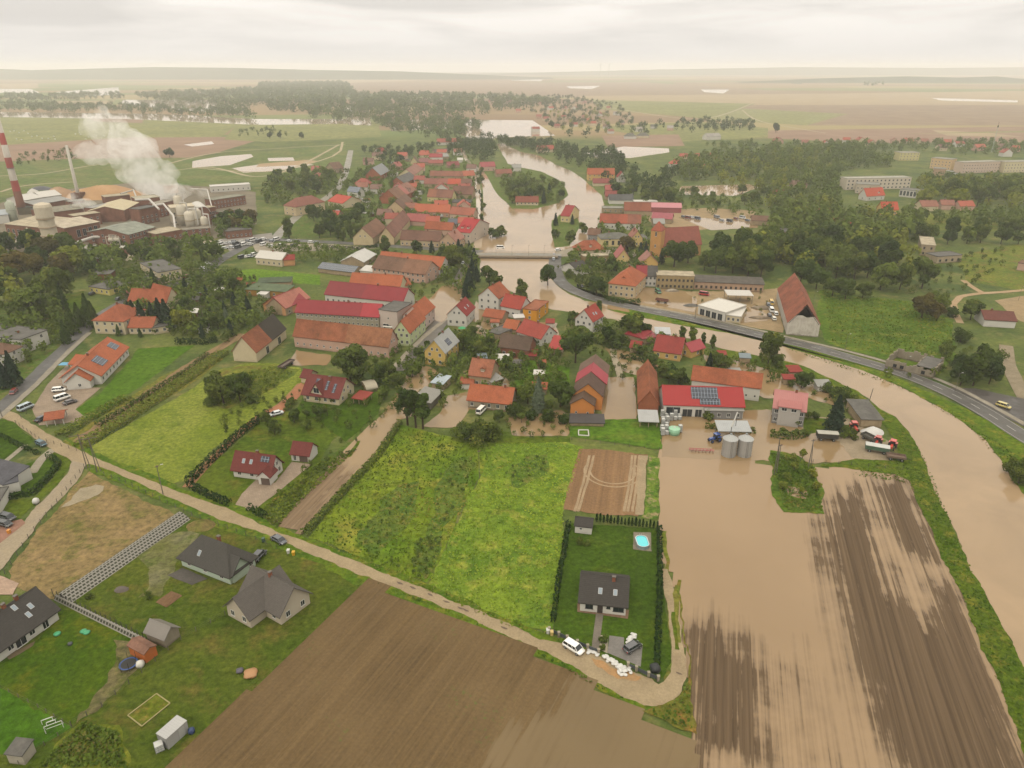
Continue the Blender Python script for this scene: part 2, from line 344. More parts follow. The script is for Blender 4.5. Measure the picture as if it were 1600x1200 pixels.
# --- far bands
for nm,pts,m in [
 ('field',[(540,131),(1000,128),(1310,148),(900,152),(560,143)],FIELD_B),('field',[(900,150),(1310,146),(1600,142),(1700,165),(1000,166)],FIELD_T),
 ('field',[(1000,164),(1700,164),(1700,196),(1250,196),(1150,182)],FIELD_B),('field',[(1090,166),(1325,178),(1260,196),(1110,187)],FIELD_G2),('field',[(925,156),(1180,162),(1110,186),(940,171)],FIELD_G),
 ('field',[(1195,204),(1700,196),(1700,222),(1340,223),(1200,216)],FIELD_R),('field',[(1455,203),(1550,208),(1600,214),(1480,212)],FIELD_T),('field',[(1400,209),(1700,202),(1700,206),(1500,208)],FIELD_G2),
 ('field',[(930,198),(1090,190),(1200,200),(1200,214),(1060,222),(960,205)],FIELD_G),('field',[(940,212),(1060,210),(1070,228),(950,230)],FIELD_R),
 ('field',[(-60,182),(240,184),(205,226),(-60,232)],FIELD_G),('field',[(130,181),(250,183),(235,193),(150,190)],FIELD_R),('field',[(-80,232),(210,214),(420,214),(335,240),(255,252),(-80,272)],FIELD_R),
 ('meadow',[(372,192),(590,190),(596,214),(420,222),(350,218)],FIELD_G),('meadow',[(225,184),(380,188),(345,214),(215,215)],FIELD_G),('meadow',[(-60,255),(120,248),(330,246),(540,224),(545,262),(430,280),(150,300),(-60,310)],grass('#5c6f38','#77794a','',.03,.2)),
 ('field',[(85,158),(180,157),(170,164),(90,166)],FIELD_T),('field',[(0,131),(60,130),(60,138),(0,139)],FIELD_T),('field',[(310,106+8),(560,118),(700,124),(540,130),(350,120)],FIELD_T)]:
    patch(nm,pts,m,1,0)
for pts in [[(-60,139),(48,139),(62,145),(-60,145)],[(86,144),(185,136),(187,146),(150,150),(118,147)],[(193,156),(330,157),(388,170),(370,178),(300,173),(240,168),(188,161)],
 [(-60,174),(250,178),(400,186),(560,186),(585,193),(400,195),(200,186),(-60,182)],[(535,163),(575,163),(580,196),(545,195)],[(600,188),(700,186),(718,200),(612,205)],
 [(708,187),(832,188),(868,212),(800,214),(762,217),(730,216),(706,200)],[(905,240),(975,229),(1045,232),(1046,238),(985,247),(905,246)],[(1063,291),(1170,288),(1185,293),(1150,306),(1062,304)],
 [(300,252),(345,244),(392,241),(396,245),(360,258),(300,262)],[(362,263),(420,255),(490,257),(445,266),(380,270)],[(418,247),(458,246),(460,251),(420,252)],
 [(1455,153),(1590,157),(1590,160),(1470,157)],[(885,135),(938,134),(925,139),(890,138)],[(1095,140),(1140,140),(1130,146),(1100,144)],[(1225,129),(1255,129),(1250,132)],[(800,123),(850,124),(845,127),(800,126)],[(287,226),(330,221),(335,225),(300,229)],[(250,182),(320,182),(320,186),(250,186)]]:
    patch('flood_water',pts,FARW,3,.8)
patch('sand_pit',[(405,256),(480,250),(500,252),(470,258),(400,261)],SAND,4,.3)
# --- river
RIV_R=[(776,225),(787,224),(812,237),(842,243),(868,257),(893,267),(912,281),(928,294),(941,306),(944,322),(938,345),(930,362),(918,380),(905,390),(868,395),(862,405),(853,420),(860,434),(872,447),(888,459),(920,474),(960,487),(1020,500),(1080,511),(1140,521),(1225,542),(1287,560),(1350,580),(1415,608),(1475,640),(1512,665),(1542,690),(1562,715),(1575,737),(1587,755),(1602,772),(1680,880),(1800,1100)]
RIV_L=[(1720,1300),(1602,1045),(1575,995),(1550,947),(1522,900),(1492,832),(1470,790),(1450,740),(1438,707),(1420,675),(1400,652),(1375,640),(1340,612),(1305,595),(1257,573),(1225,564),(1182,556),(1122,544),(1090,531),(1025,521),(960,500),(920,492),(862,484),(832,474),(805,458),(785,450),(765,442),(752,425),(749,400),(748,370),(752,350),(758,330),(762,300),(756,272),(752,262),(764,262),(772,285),(790,300),(805,296),(800,270),(790,250)]
patch('river',RIV_R+RIV_L,RIVER,4,.7,step=8)
patch('island',[(752,262),(764,258),(790,255),(815,262),(845,268),(880,285),(888,305),(872,318),(832,327),(800,326),(790,316),(774,300),(764,280)],GARDEN,6,.8)
patch('island',[(862,345),(880,332),(900,336),(906,350),(898,372),(890,385),(866,387),(862,365)],GARDEN,6,.8)
patch('river_bank',[(805,232),(868,246),(912,268),(945,300),(945,325),(960,322),(960,262),(905,238),(850,228)],GARDEN,5,.8)
# --- right bank: verge, main road, green waste ground
patch('meadow',[(1282,452),(1330,462),(1420,470),(1490,500),(1492,560),(1470,585),(1380,560),(1330,548),(1290,535),(1275,500)],grass('#4d6a1f','#647a2a','#7d8038',.08,.5),3,1.2)
patch('meadow',[(1490,400),(1600,380),(1640,440),(1600,455),(1510,440)],ROUGH,3,1)
patch('meadow',[(1380,330),(1480,335),(1600,345),(1600,362),(1480,360),(1400,350)],ROUGH,3,1)
patch('verge',[(868,440),(900,460),(1000,484),(1100,502),(1200,522),(1300,552),(1400,590),(1500,635),(1605,690),(1680,740),(1680,880),(1602,775)]+RIV_R[::-1][4:17],BANK,6,.4)
ROADC=[(868,399),(867,415),(872,434),(888,450),(930,467),(1000,483),(1100,503),(1200,527),(1262,541),(1330,560),(1412,585),(1480,613),(1540,645),(1602,684),(1680,730)]
ribbon('road',ROADC,7.2,asphalt('#5b5853'),9,.1)
patch('forecourt',[(1480,606),(1522,607),(1605,625),(1640,640),(1640,690),(1602,668),(1545,640),(1500,618)],asphalt('#4f4a45'),8,.3)
ribbon('footpath',[(1000,478),(1100,497),(1200,520),(1330,551),(1420,577),(1490,604),(1545,632),(1602,664)],2.0,gravel('#a09888','#8c8474'),10)
def dashes(line,off,L,gap,w,m,nm='road_marking',layer=12):
    c0=[G(x,y) for x,y in resample(line,6,False,True)]; mb=MB(); acc=0
    for a,b in zip(c0[:-1],c0[1:]):
        d=(b-a); l=d.length; d=d.normalized(); nr=Vector((-d.y,d.x,0)); s=0
        while s<l:
            ph=(acc+s)%(L+gap)
            if ph<L:
                e=min(l,s+L-ph); p0=a+d*s+nr*off; p1=a+d*e+nr*off
                mb.poly([(q.x,q.y,0) for q in (p0-nr*w/2,p1-nr*w/2,p1+nr*w/2,p0+nr*w/2)]); s=e+1e-4
            else: s+=L+gap-ph+1e-4
        acc+=l
    o=ob(nm,mb,m); o.location.z=lz(layer); o['kind']='structure'
WHITE=flat('#c9c6bd',.7,.3,.8)
dashes(ROADC[4:],0,4,4,.22,WHITE); dashes(ROADC[3:],3.1,900,.01,.14,WHITE); dashes(ROADC[3:],-3.1,900,.01,.16,WHITE)
ribbon('track',[(1572,540),(1576,570),(1592,605),(1612,640)],5,gravel('#9a8c74','#847860'),7)
ribbon('track',[(1620,452),(1560,457),(1530,459),(1500,464),(1490,475),(1493,490),(1500,505)],3,SAND,6); ribbon('track',[(1535,458),(1515,446),(1505,438)],3,SAND,6)
patch('field',[(1555,470),(1600,462),(1640,480),(1640,520),(1590,500)],DIRT,5,.5)
# --- yards behind the main road
patch('yard',[(960,448),(1060,455),(1180,455),(1215,450),(1225,520),(1190,515),(1110,497),(1040,484),(985,474)],DIRT,5,.6)
patch('flood_water',[(1000,448),(1070,455),(1090,470),(1085,488),(1040,480),(1000,473),(990,462)],PUD,7,.6)
patch('flood_water',[(1130,476),(1170,480),(1180,475),(1195,490),(1215,500),(1160,505),(1120,490)],PUD,7,.5)
patch('yard',[(1000,330),(1110,325),(1180,330),(1180,352),(1090,360),(1020,352)],DIRT,5,.6)
patch('flood_water',[(1060,340),(1180,343),(1185,356),(1110,360)],PUD,7,.6)
patch('street',[(868,393),(905,385),(960,388),(1000,396),(990,402),(930,398),(900,400),(870,402)],gravel('#a09684','#8f8674'),7,.4)
# --- left bank streets
STREET=[(747,391),(735,408),(722,432),(714,455),(704,480),(682,512),(660,540),(640,562),(630,580)]
ribbon('street',STREET,7,asphalt('#6a645b'),8)
ribbon('footpath',[(700,497),(670,520),(640,548),(615,575)],2.2,gravel('#a79d8c','#958b7a'),9)
patch('flood_water',[(668,470),(690,448),(712,444),(726,430),(735,436),(724,470),(706,492),(690,505),(676,500)],PUD,10,.5)
patch('flood_water',[(722,430),(738,405),(746,405),(738,432)],PUD,10,.3)
ROAD2=[(-30,655),(0,640),(40,606),(80,567),(112,537),(132,513),(160,492),(215,462),(262,448),(300,437),(330,417),(352,402),(395,380),(430,375),(520,379),(600,384),(690,390),(750,394)]
ribbon('road',ROAD2,7,asphalt('#5d5b58'),8); 
ribbon('footpath',[(-20,668),(8,645),(60,598),(104,553),(140,520)],2.2,gravel('#9c9484','#8c8474'),9)
ribbon('road',[(428,376),(446,355),(475,330),(512,308),(532,288),(542,262),(548,235)],7,asphalt('#8a8578'),7)
patch('parking_lot',[(342,374),(425,364),(428,380),(395,382),(362,396)],gravel('#9a948a','#87827a'),7,.3)
patch('parking_lot',[(395,382),(440,380),(520,382),(590,388),(520,392),(400,394)],gravel('#a59a86','#938a78'),7,.3)
ribbon('canal',[(746,388),(749,360),(749,325),(746,290),(741,265),(728,248),(722,232)],5,water('#c0ac92',.1,.2),6); ribbon('canal',[(764,345),(764,320),(762,296),(757,275),(752,262)],9,RIVER,5)
patch('allotments',[(540,265),(600,250),(730,240),(742,262),(748,330),(742,380),(600,378),(560,372),(440,372),(470,332),(530,292)],GARDEN,2,.6)
patch('allotments',[(-40,470),(170,480),(120,520),(40,600),(-40,630)],GARDEN,2,.6)
patch('lawn',[(345,425),(400,420),(500,430),(500,445),(400,440),(350,436)],grass('#5c7c22','#6f8a2a'),4,.5)
patch('lawn',[(75,465),(130,455),(135,480),(80,492)],LAWN2,4,.6)
# flooded gardens in the middle
for pts in [[(640,575),(668,571),(690,583),(668,600),(660,620),(642,650),(604,660),(602,640),(630,600)],[(662,668),(688,640),(702,618),(733,611),(735,640),(716,669)],[(725,580),(760,570),(800,600),(800,645),(735,640)],
 [(786,655),(880,642),(890,650),(890,682),(800,680)],[(942,588),(990,590),(996,658),(940,656)],[(945,545),(985,550),(1030,572),(1020,592),(975,582)],[(1032,650),(1200,640),(1320,672),(1345,718),(1295,724),(1035,716)],
 [(1100,555),(1215,572),(1325,622),(1312,637),(1262,622),(1190,622),(1110,590)],[(762,495),(800,500),(870,505),(872,530),(800,545),(735,520)],[(742,470),(760,485),(750,505),(735,500)],[(462,548),(520,556),(512,570),(455,572)],[(1200,660),(1215,655),(1290,690),(1285,700),(1205,690)],[(820,540),(845,560),(830,590),(800,585),(800,560)],[(910,470),(980,478),(982,488),(930,480)]]:
    patch('flood_water',pts,PUD,6,.9)
patch('lawn',[(800,575),(830,560),(890,575),(888,600),(805,605)],grass('#5b7d20','#55701f'),7,.6)
patch('lawn',[(890,655),(1000,655),(1032,670),(1032,702),(890,684)],grass('#5b7a22','#4c6a20','#6c7a30'),8,.6)
patch('garden',[(960,560),(985,590),(1020,600),(1060,580),(1040,560)],GARDEN,5,.6)
ribbon('track',[(958,545),(960,560),(965,575),(970,590)],2.6,gravel('#b0a48c','#9c907a'),9)
patch('yard',[(1215,655),(1250,650),(1330,655),(1390,690),(1400,722),(1330,715),(1310,690)],YARD,7,.7)
patch('lawn',[(1254,652),(1300,655),(1296,672),(1255,680)],LAWN2,8,.4)
# --- near left: fields, lawns, lanes
patch('lawn',[(118,640),(160,612),(205,560),(215,545),(305,540),(270,565),(245,585),(190,625),(148,655),(128,655)],grass('#4d6d1a','#587522'),4,.5)
patch('driveway',[(75,600),(105,570),(120,585),(110,605),(158,606),(118,640),(134,652),(120,660),(62,665),(50,640)],PAVE,5,.1,dirp=((60,660),(158,606)))
patch('rough_grass',[(100,690),(160,650),(250,590),(320,555),(350,560),(300,600),(210,650),(125,705)],grass('#7d7a35','#6a7030','#8f7d3c',.1,.7),3,.6)
ribbon('track',[(118,693),(180,652),(250,603),(300,570),(350,540),(380,522)],4.5,soil('#7a644a','#8f785a'),6,.4)
patch('meadow',[(143,697),(200,665),(290,615),(342,580),(380,568),(430,568),(470,575),(475,600),(405,650),(330,705),(292,752),(262,757),(200,737),(150,717)],MOWN,4,.6)
patch('rough_grass',[(330,590),(350,575),(430,568),(470,578),(440,600),(395,625),(350,640),(320,625)],ROUGH,5,1)
patch('lawn',[(300,755),(420,648),(470,640),(545,660),(520,690),(500,720),(440,800),(400,805)],LAWN2,4,.5)
patch('lawn',[(462,640),(480,610),(560,620),(600,610),(590,650),(540,690),(500,660)],LAWN,5,.5)
patch('driveway',[(366,792),(378,772),(400,750),(430,755),(456,722),(488,726),(470,740),(440,765),(400,795),(380,800)],PAVE,6,.1,dirp=((366,792),(456,722)))
ribbon('track',[(292,762),(330,720),(400,655),(440,632),(470,600)],2.6,gravel('#a57a58','#96704f'),6)
patch('driveway',[(415,645),(440,630),(470,598),(480,606),(450,640),(428,652)],gravel('#a06a4c','#b07a5a'),7,.2)
patch('rough_grass',[(405,800),(455,770),(500,722),(545,690),(600,640),(622,650),(560,690),(525,722),(480,775),(430,828)],GARDEN,5,.6)
patch('meadow',[(482,838),(545,765),(622,665),(700,682),(776,692),(762,720),(720,805),(668,912),(625,897),(560,868)],MEAD,4,.7)
patch('meadow',[(668,912),(720,805),(777,690),(880,690),(912,700),(892,760),(880,800),(880,860),(862,988),(800,975),(745,953)],MEAD2,4,.5)
for pts in [[(560,845),(585,800),(625,760),(660,755),(650,800),(620,840),(590,868)],[(680,770),(705,730),(735,715),(740,740),(715,790),(690,830),(672,850)],[(640,880),(650,850),(690,835),(685,870),(665,905)],[(790,740),(820,715),(850,712),(850,740),(810,765)]]:
    patch('rough_grass',pts,grass('#54702a','#6a7a35','#7d7a3c',.15,.6),5,2.2)
patch('orchard_grass',[(715,680),(790,675),(890,682),(890,692),(780,694)],LAWN2,5,.5)
patch('ploughed_plot',[(906,702),(960,704),(1011,712),(1006,760),(1000,806),(940,804),(880,797),(890,750)],soil('#7a5f45','#8d7052',1.2),6,.5,dirp=((890,790),(910,705)))
for r0,r1 in ((6.0,6.5),(7.6,8.1)):
    pc=G(957,738); mb=MB()
    ring=[(math.cos(a)*r,math.sin(a)*r*1.0) for r in (r0,r1) for a in [R(150+i*6) for i in range(41)]]
    mb.solid([(x,y,0) for x,y in ring],[(i+1,i,41+i,42+i) for i in range(40)]); o=ob('wheel_track',mb,gravel('#b09a7c','#a08a6c')); o.location=(pc.x,pc.y,lz(8)); o['kind']='structure'
for x0,x1 in ((985,975),(990,981),(996,988),(925,903),(918,898)):
    ribbon('wheel_track',[(x0+3,712),((x0+x1)/2+3,755),(x1,800)],.7,gravel('#ab9576','#9a8468'),8,.1)
patch('verge',[(1012,712),(1030,716),(1030,812),(1004,812),(1010,760)],grass('#55752a','#6d8030','#a08e6a',.15,.6),7,.5)
patch('mud',[(1000,712),(1012,712),(1006,806),(992,806)],gravel('#a89678','#98866a'),7,.4)
# black-roofed house plot
patch('lawn',[(888,818),(1031,826),(1034,900),(1050,1030),(1046,1058),(1028,1062),(975,1040),(915,1012),(866,992),(874,900)],grass('#42591a','#4b641c','#55661f',.05,.9),6,.3)
patch('verge',[(1034,830),(1042,830),(1050,1000),(1050,1062),(1034,1064),(1050,1030)],ROUGH,7,.4)
patch('terrace',[(902,944),(983,954),(981,968),(940,962),(902,957)],gravel('#8a6f5a','#7a614e',1),9,0)
patch('driveway',[(952,994),(975,997),(975,1008),(1004,1010),(1001,1043),(949,1021)],paving('#85807a',1.2),9,0)
patch('garden_bed',[(937,993),(950,996),(949,1022),(935,1015)],gravel('#b0a590','#a09680',1),9,0)
ribbon('footpath',[(937,960),(933,990),(930,1016)],1.5,paving('#7d7468',1.2),9,0)
patch('gravel_pad',[(990,832),(1017,833),(1018,863),(989,859)],gravel('#8f8676','#7c7466',1),9,.1)
# lanes
LU=[(0,628),(12,642),(27,647),(62,670),(100,692),(150,716),(200,737),(250,757),(287,772),(362,797),(400,816),(432,830),(487,851),(525,865),(575,885),(607,900),(650,915),(700,937),(750,955),(800,977),(837,996),(862,1002),(875,1005),(920,1017),(947,1030),(975,1042),(1012,1060),(1030,1071),(1040,1067),(1047,1050),(1050,1012),(1046,970),(1040,937),(1034,890)]
LL=[(1042,890),(1052,915),(1062,967),(1066,995),(1072,1035),(1072,1062),(1060,1087),(1037,1105),(1007,1102),(975,1090),(937,1070),(900,1045),(850,1017),(800,997),(725,962),(675,942),(625,922),(575,902),(560,900),(500,872),(450,850),(400,829),(350,815),(300,793),(250,770),(225,760),(187,742),(140,725),(132,727),(112,722),(80,702),(50,682),(25,662),(0,652)]
patch('verge',[(x,y-9) for x,y in LU[4:24]]+[(x,y+12) for x,y in LL[6:28]],BANK,6,.8)
patch('lane',LU+LL,LANE,7,.35)
ribbon('verge',[(1056,915),(1057,960),(1060,1005)],1.0,grass('#7d7a38','#6a6f30'),9,.3); ribbon('verge',[(1052,957),(1056,1000),(1058,1016)],.8,LAWN2,9,.2)
patch('verge',[(1062,905),(1068,985),(1078,1040),(1085,1148),(1040,1130),(1000,1110),(1037,1105),(1062,1090),(1076,1064),(1075,1035),(1066,985),(1057,905)],grass('#7a7434','#67702c','#8a6a38',.15,.8),9,.5)
patch('sand_patch',[(925,1030),(960,1045),(1005,1060),(1003,1070),(970,1066),(935,1045)],gravel('#b0875a','#a58660',.5),9,.8)
for i,(x,y) in enumerate([(625,912),(645,919),(672,930),(698,941),(720,951),(728,954),(788,982),(1061,1053),(905,1022)]):
    patch('puddle',[(x-6+i%3,y-2.5),(x+2,y-.5),(x+5,y+2.4),(x-2,y+1)],water('#6a5a48',.06,.3),9,.1,True,step=2)
patch('lane',[(112,720),(134,726),(128,742),(110,765),(82,792),(60,818),(45,840),(-20,915),(-60,930),(-60,890),(0,845),(30,825),(60,790),(95,755),(108,735)],gravel('#9c8e78','#a5967c'),7,.35)
patch('parking_lot',[(-40,835),(20,815),(34,812),(40,818),(0,850),(-40,870)],paving('#9a7360'),8,.1)
patch('lawn',[(0,655),(25,662),(55,690),(38,698),(5,725),(-40,740),(-40,660)],LAWN,4,.4)
patch('lawn',[(0,735),(75,716),(95,730),(55,775),(-40,784)],LAWN,4,.4)
patch('verge',[(75,708),(105,710),(112,725),(95,752),(60,785),(30,810),(-40,800),(-40,785),(55,778),(96,730)],LAWN2,3,.4)
ribbon('footpath',[(40,695),(20,712),(0,728)],1.6,gravel('#a39a88','#928a78'),6,0); ribbon('footpath',[(84,702),(65,718),(50,740)],2.6,gravel('#a39a88','#928a78'),6,0)
patch('bare_lot',[(135,738),(160,748),(225,782),(262,797),(276,806),(205,858),(150,902),(100,940),(15,915),(8,895),(60,828),(95,788)],DRY,4,.7)
patch('gravel_pad',[(100,792),(122,765),(150,757),(160,760),(155,772),(120,787)],gravel('#a5987e','#94886f'),6,.8)
# new-build gardens bottom left
patch('lawn',[(100,940),(200,862),(300,806),(420,848),(560,898),(572,911),(484,996),(396,1084),(300,1176),(225,1250),(-80,1240),(-80,1080),(0,1040)],grass('#4d5f1e','#5f6826','#6c6630',.05,.8),4,.5)
patch('lawn',[(60,1000),(95,950),(225,1005),(205,1020),(180,1060),(140,1120),(105,1135),(-40,1060),(-20,1040)],grass('#455e14','#566a1a','#6a6c1e',.04,.9),5,.5)
patch('lawn',[(-60,1060),(0,1078),(112,1137),(40,1180),(-60,1180)],grass('#42651a','#4a6c18'),5,.4)
patch('wet_ground',[(185,1000),(205,1003),(222,1045),(205,1062),(160,1100),(120,1130),(130,1110),(172,1070),(182,1030)],grass('#6f6a48','#7d7350','#5d6430',.1,.8),7,.8)
patch('wet_ground',[(215,860),(255,840),(300,830),(310,836),(270,880),(245,935),(215,935),(235,900)],grass('#7d7a5a','#6f7040','#5d6a30',.08,.8),7,1.2)
patch('garden_bed',[(243,942),(268,924),(285,932),(260,950)],soil('#7a6048','#6c543e'),8,.1)
patch('terrace',[(262,900),(285,888),(325,905),(300,915)],gravel('#5f5a54','#54504a'),8,.1)
patch('terrace',[(8,1025),(55,1003),(52,1010),(15,1032)],gravel('#6f6048','#5f543f'),8,.1)
patch('garden_bed',[(200,1119),(245,1085),(266,1100),(222,1136)],grass('#5d6a20','#737a2c','#8a7a3c',.3,.9),8,.2)
patch('driveway',[(-40,905),(0,900),(30,912),(20,930),(-40,930)],paving('#b59a84'),8,.1)
patch('rough_grass',[(40,1240),(90,1160),(130,1125),(180,1140),(200,1190),(190,1240)],grass('#5d6f22','#7a7f2c','#8a8a38',.2,.7),6,1.2)
# ploughed field in front
PLF=[(574,903),(642,930),(702,954),(764,982),(854,1020),(910,1048),(946,1074),(986,1098),(1026,1122),(1090,1142),(1104,1300),(140,1300),(290,1172),(386,1080)]
# levee along the river
lev=patch('levee',[(1280,728),(1330,733),(1400,742),(1422,752),(1460,845),(1500,928),(1560,1073),(1602,1180),(1660,1320)]+RIV_L[0:18]+[(1122,556),(1180,572),(1250,592),(1305,608),(1345,632),(1370,655),(1400,690),(1405,722),(1340,718)],grass('#4a6218','#5f7022','#7a7a2e',.1,.8),8,.5)
# flooded field: a fine sheet whose soil stands out of the water along the furrows
def flooded(name,poly,dirp,cells,soilpolys,amp,m,layer,base=-9.0):
    a,b=G(*dirp[0]),G(*dirp[1]); ang=math.atan2(b.y-a.y,b.x-a.x)-math.pi/2; inv=Matrix.Rotation(-ang,3,'Z')
    def loc(P): return np.array([((inv@(G(*p)-a)).x,(inv@(G(*p)-a)).y) for p in P])
    P=loc(poly); S=[(loc(q),v) for q,v in soilpolys]
    x0,y0=P.min(0); x1,y1=P.max(0); nx=int((x1-x0)/cells[0])+1; ny=int((y1-y0)/cells[1])+1
    X,Y=np.meshgrid(np.linspace(x0,x1,nx),np.linspace(y0,y1,ny)); pts=np.stack([X.ravel(),Y.ravel()],1)
    def sd(q):
        d=np.full(len(pts),1e9); ins=np.zeros(len(pts),bool); n=len(q)
        for i in range(n):
            A,B=q[i],q[(i+1)%n]; e=B-A; w=pts-A; t=np.clip((w@e)/(e@e),0,1); dv=w-t[:,None]*e; d=np.minimum(d,np.hypot(dv[:,0],dv[:,1]))
            cnd=((A[1]<=pts[:,1])!=(B[1]<=pts[:,1])); xx=A[0]+(pts[:,1]-A[1])*(B[0]-A[0])/(B[1]-A[1]+1e-12); ins^=cnd&(pts[:,0]<xx)
        return np.where(ins,d,-d)
    inside=sd(P)>-.3; w=np.full(len(pts),base)
    for q,v in S: w=np.maximum(w,np.clip(sd(q)/amp,-4,1)*.5+v)
    idx=np.arange(nx*ny).reshape(ny,nx); f=np.stack([idx[:-1,:-1],idx[:-1,1:],idx[1:,1:],idx[1:,:-1]],-1).reshape(-1,4); f=f[inside[f].all(1)]
    me=bpy.data.meshes.new(name); me.from_pydata(np.c_[pts,np.zeros(len(pts))].tolist(),[],f.tolist()); me.materials.append(m)
    at=me.attributes.new('dry','FLOAT','POINT'); at.data.foreach_set('value',np.clip(w,-3,3).astype(np.float32))
    o=bpy.data.objects.new(name,me); COL.objects.link(o); o.location=(a.x,a.y,lz(layer)); o.rotation_euler=(0,0,ang); o['kind']='structure'; return o
@cached
def wetsoil(h1,h2,hw,weed=0.0):
    t=NT('flooded_soil',.9,.3); p=t.obj(); at=t.n('Attribute',attribute_name='dry')
    st=t.noise(t.mapv(p,(.75,.018,1)),1,4,.65); s2=t.noise(t.mapv(p,(.22,.012,1)),1,3,.6); blob=t.noise(p,.12,5,.65)
    n=t.math('ADD',t.math('MULTIPLY',st,1.0),t.math('ADD',t.math('MULTIPLY',s2,.8),t.math('MULTIPLY',blob,1.0)))
    fur=t.noise(t.mapv(p,(1.3,.012,1)),1,3,.6)
    v=t.math('ADD',t.math('ADD',at.outputs['Fac'],t.math('SUBTRACT',n,1.2)),t.math('MULTIPLY',t.math('SUBTRACT',fur,.5),1.5)); k=t.rf(v,.40,.56); damp=t.rf(v,.1,.5)
    so=t.mix(t.rf(fur,.33,.67),vary(h1,.86),vary(h2,1.1)); wa=t.mix(t.rf(t.noise(p,.02,4,.6),.35,.65),c(hw),vary(hw,.88)); wa=t.mix(t.math('MULTIPLY',damp,.5),wa,c(h2))
    if weed:
        so=t.mix(1,so,t.ramp(t.noise(t.mapv(p,(.11,.004,1)),1,3,.6),[(.3,(.86,.86,.86,1)),(.7,(1.16,1.14,1.1,1))]),'MULTIPLY'); so=t.mix(t.rf(t.noise(p,.05,4,.6),.35,.7),so,vary(h2,1.15)); so=t.mix(1,so,t.ramp(t.noise(p,1.6,5,.7),[(.3,(.8,)*3),(.65,(1.14,)*3)]),'MULTIPLY')
        so=t.mix(t.math('MULTIPLY',t.rf(t.noise(p,.055,3,.5),.55,.68),t.rf(t.noise(p,1.0,4,.7),.57,.66)),so,c('#566f2c'))
    t.col(t.mix(k,wa,so)); t.rough(t.ramp(k,[(0,(.09 if not weed else .3,)*3),(1,(.85,)*3)])); t.b.inputs['IOR'].default_value=1.33
    bp=t.n('Bump'); bp.inputs['Distance'].default_value=.2; t.L(k,bp.inputs['Strength']); t.L(fur,bp.inputs['Height']); t.t.links.new(bp.outputs[0],t.b.inputs['Normal']); return t.m
flooded('flooded_field',[(1028,686),(1100,705),(1200,722),(1285,726),(1335,729),(1418,742),(1434,760),(1468,842),(1508,925),(1568,1070),(1612,1180),(1672,1330),(1082,1330),(1076,1148),(1070,1040),(1058,985),(1048,900),(1028,880),(1026,800)],((1602,1180),(1425,765)),(1.0,2.5),
 [([(1074,980),(1120,972),(1150,1000),(1185,1050),(1195,1190),(1082,1190)],.26),([(1298,790),(1345,765),(1356,810),(1372,870),(1400,930),(1445,985),(1475,960),(1470,915),(1490,905),(1545,1060),(1612,1230),(1640,1330),(1450,1330),(1395,1190),(1355,1080),(1325,960),(1298,870)],.3),([(1250,900),(1330,880),(1400,1330),(1240,1330),(1290,1080)],-.3),
  ([(1375,760),(1412,750),(1432,790),(1460,862),(1455,872),(1415,850),(1390,815)],.35),
  ([(1260,838),(1310,825),(1312,850),(1280,848)],-.1),([(1100,1000),(1200,1000),(1260,960),(1300,1000),(1350,1150),(1380,1330),(1100,1330)],-.42)],7,wetsoil('#544330','#6e5b45','#a58b6b'),5)
flooded('ploughed_field',PLF,((300,1175),(572,910)),(1.2,2.5),[([(500,840),(640,900),(760,965),(870,1020),(900,1050),(860,1110),(760,1150),(700,1330),(100,1330),(100,1200)],.45)],3,wetsoil('#5f4c30','#6e5a3c','#806c4c',1.0),7,-.1)
for (x0,y0),(x1,y1) in [((555,950),(385,1112)),((600,945),(330,1215)),((640,965),(420,1200)),((690,985),(500,1215)),((745,1008),(590,1215)),((800,1030),(680,1215))]:
    for d in (0,9): ribbon('wheel_track',[(x0+d,y0+d*.4),((x0+x1)/2+d*1.2,(y0+y1)/2+d*.4),(x1+d*1.5,y1+d*.4)],.45,soil('#4c3a26','#584630',.5),4,.1)
ribbon('wheel_track',[(600,918),(700,975),(800,1022),(880,1062),(900,1075)],1.2,soil('#55422c','#624e36',.5),4,.2)
flooded('flooded_strip',[(431,824),(480,768),(523,719),(560,682),(602,642),(640,640),(622,662),(582,714),(545,752),(500,800),(470,836)],((450,830),(620,650)),(.6,1.5),
 [([(425,826),(500,740),(530,735),(560,738),(470,845)],.3)],8,wetsoil('#75604a','#887258','#a38a66'),7)
patch('verge',[(540,715),(558,690),(563,690),(548,714)],LAWN2,9,.4)
patch('island',[(1202,705),(1245,712),(1270,728),(1285,770),(1287,803),(1225,800),(1206,775)],grass('#5d7426','#4d6624','#75702f',.1,.7),9,.7)
patch('flood_water',[(1232,760),(1262,765),(1262,780),(1234,775)],PUD,11,.8)
for pts,w in [([(-40,276),(60,272),(150,258),(250,252)],4),([(262,256),(330,240),(400,234),(540,226)],4),([(260,268),(330,262),(400,276),(460,262),(530,226)],4),([(300,262),(420,268),(520,244),(535,222)],3.5),([(0,300),(40,290),(120,284)],4),([(940,166),(1090,186),(1180,160)],6),([(1160,172),(1190,190),(1290,208)],5)]: ribbon('track',pts,w,gravel('#b8a88a','#a3957a',.05),4,.3)
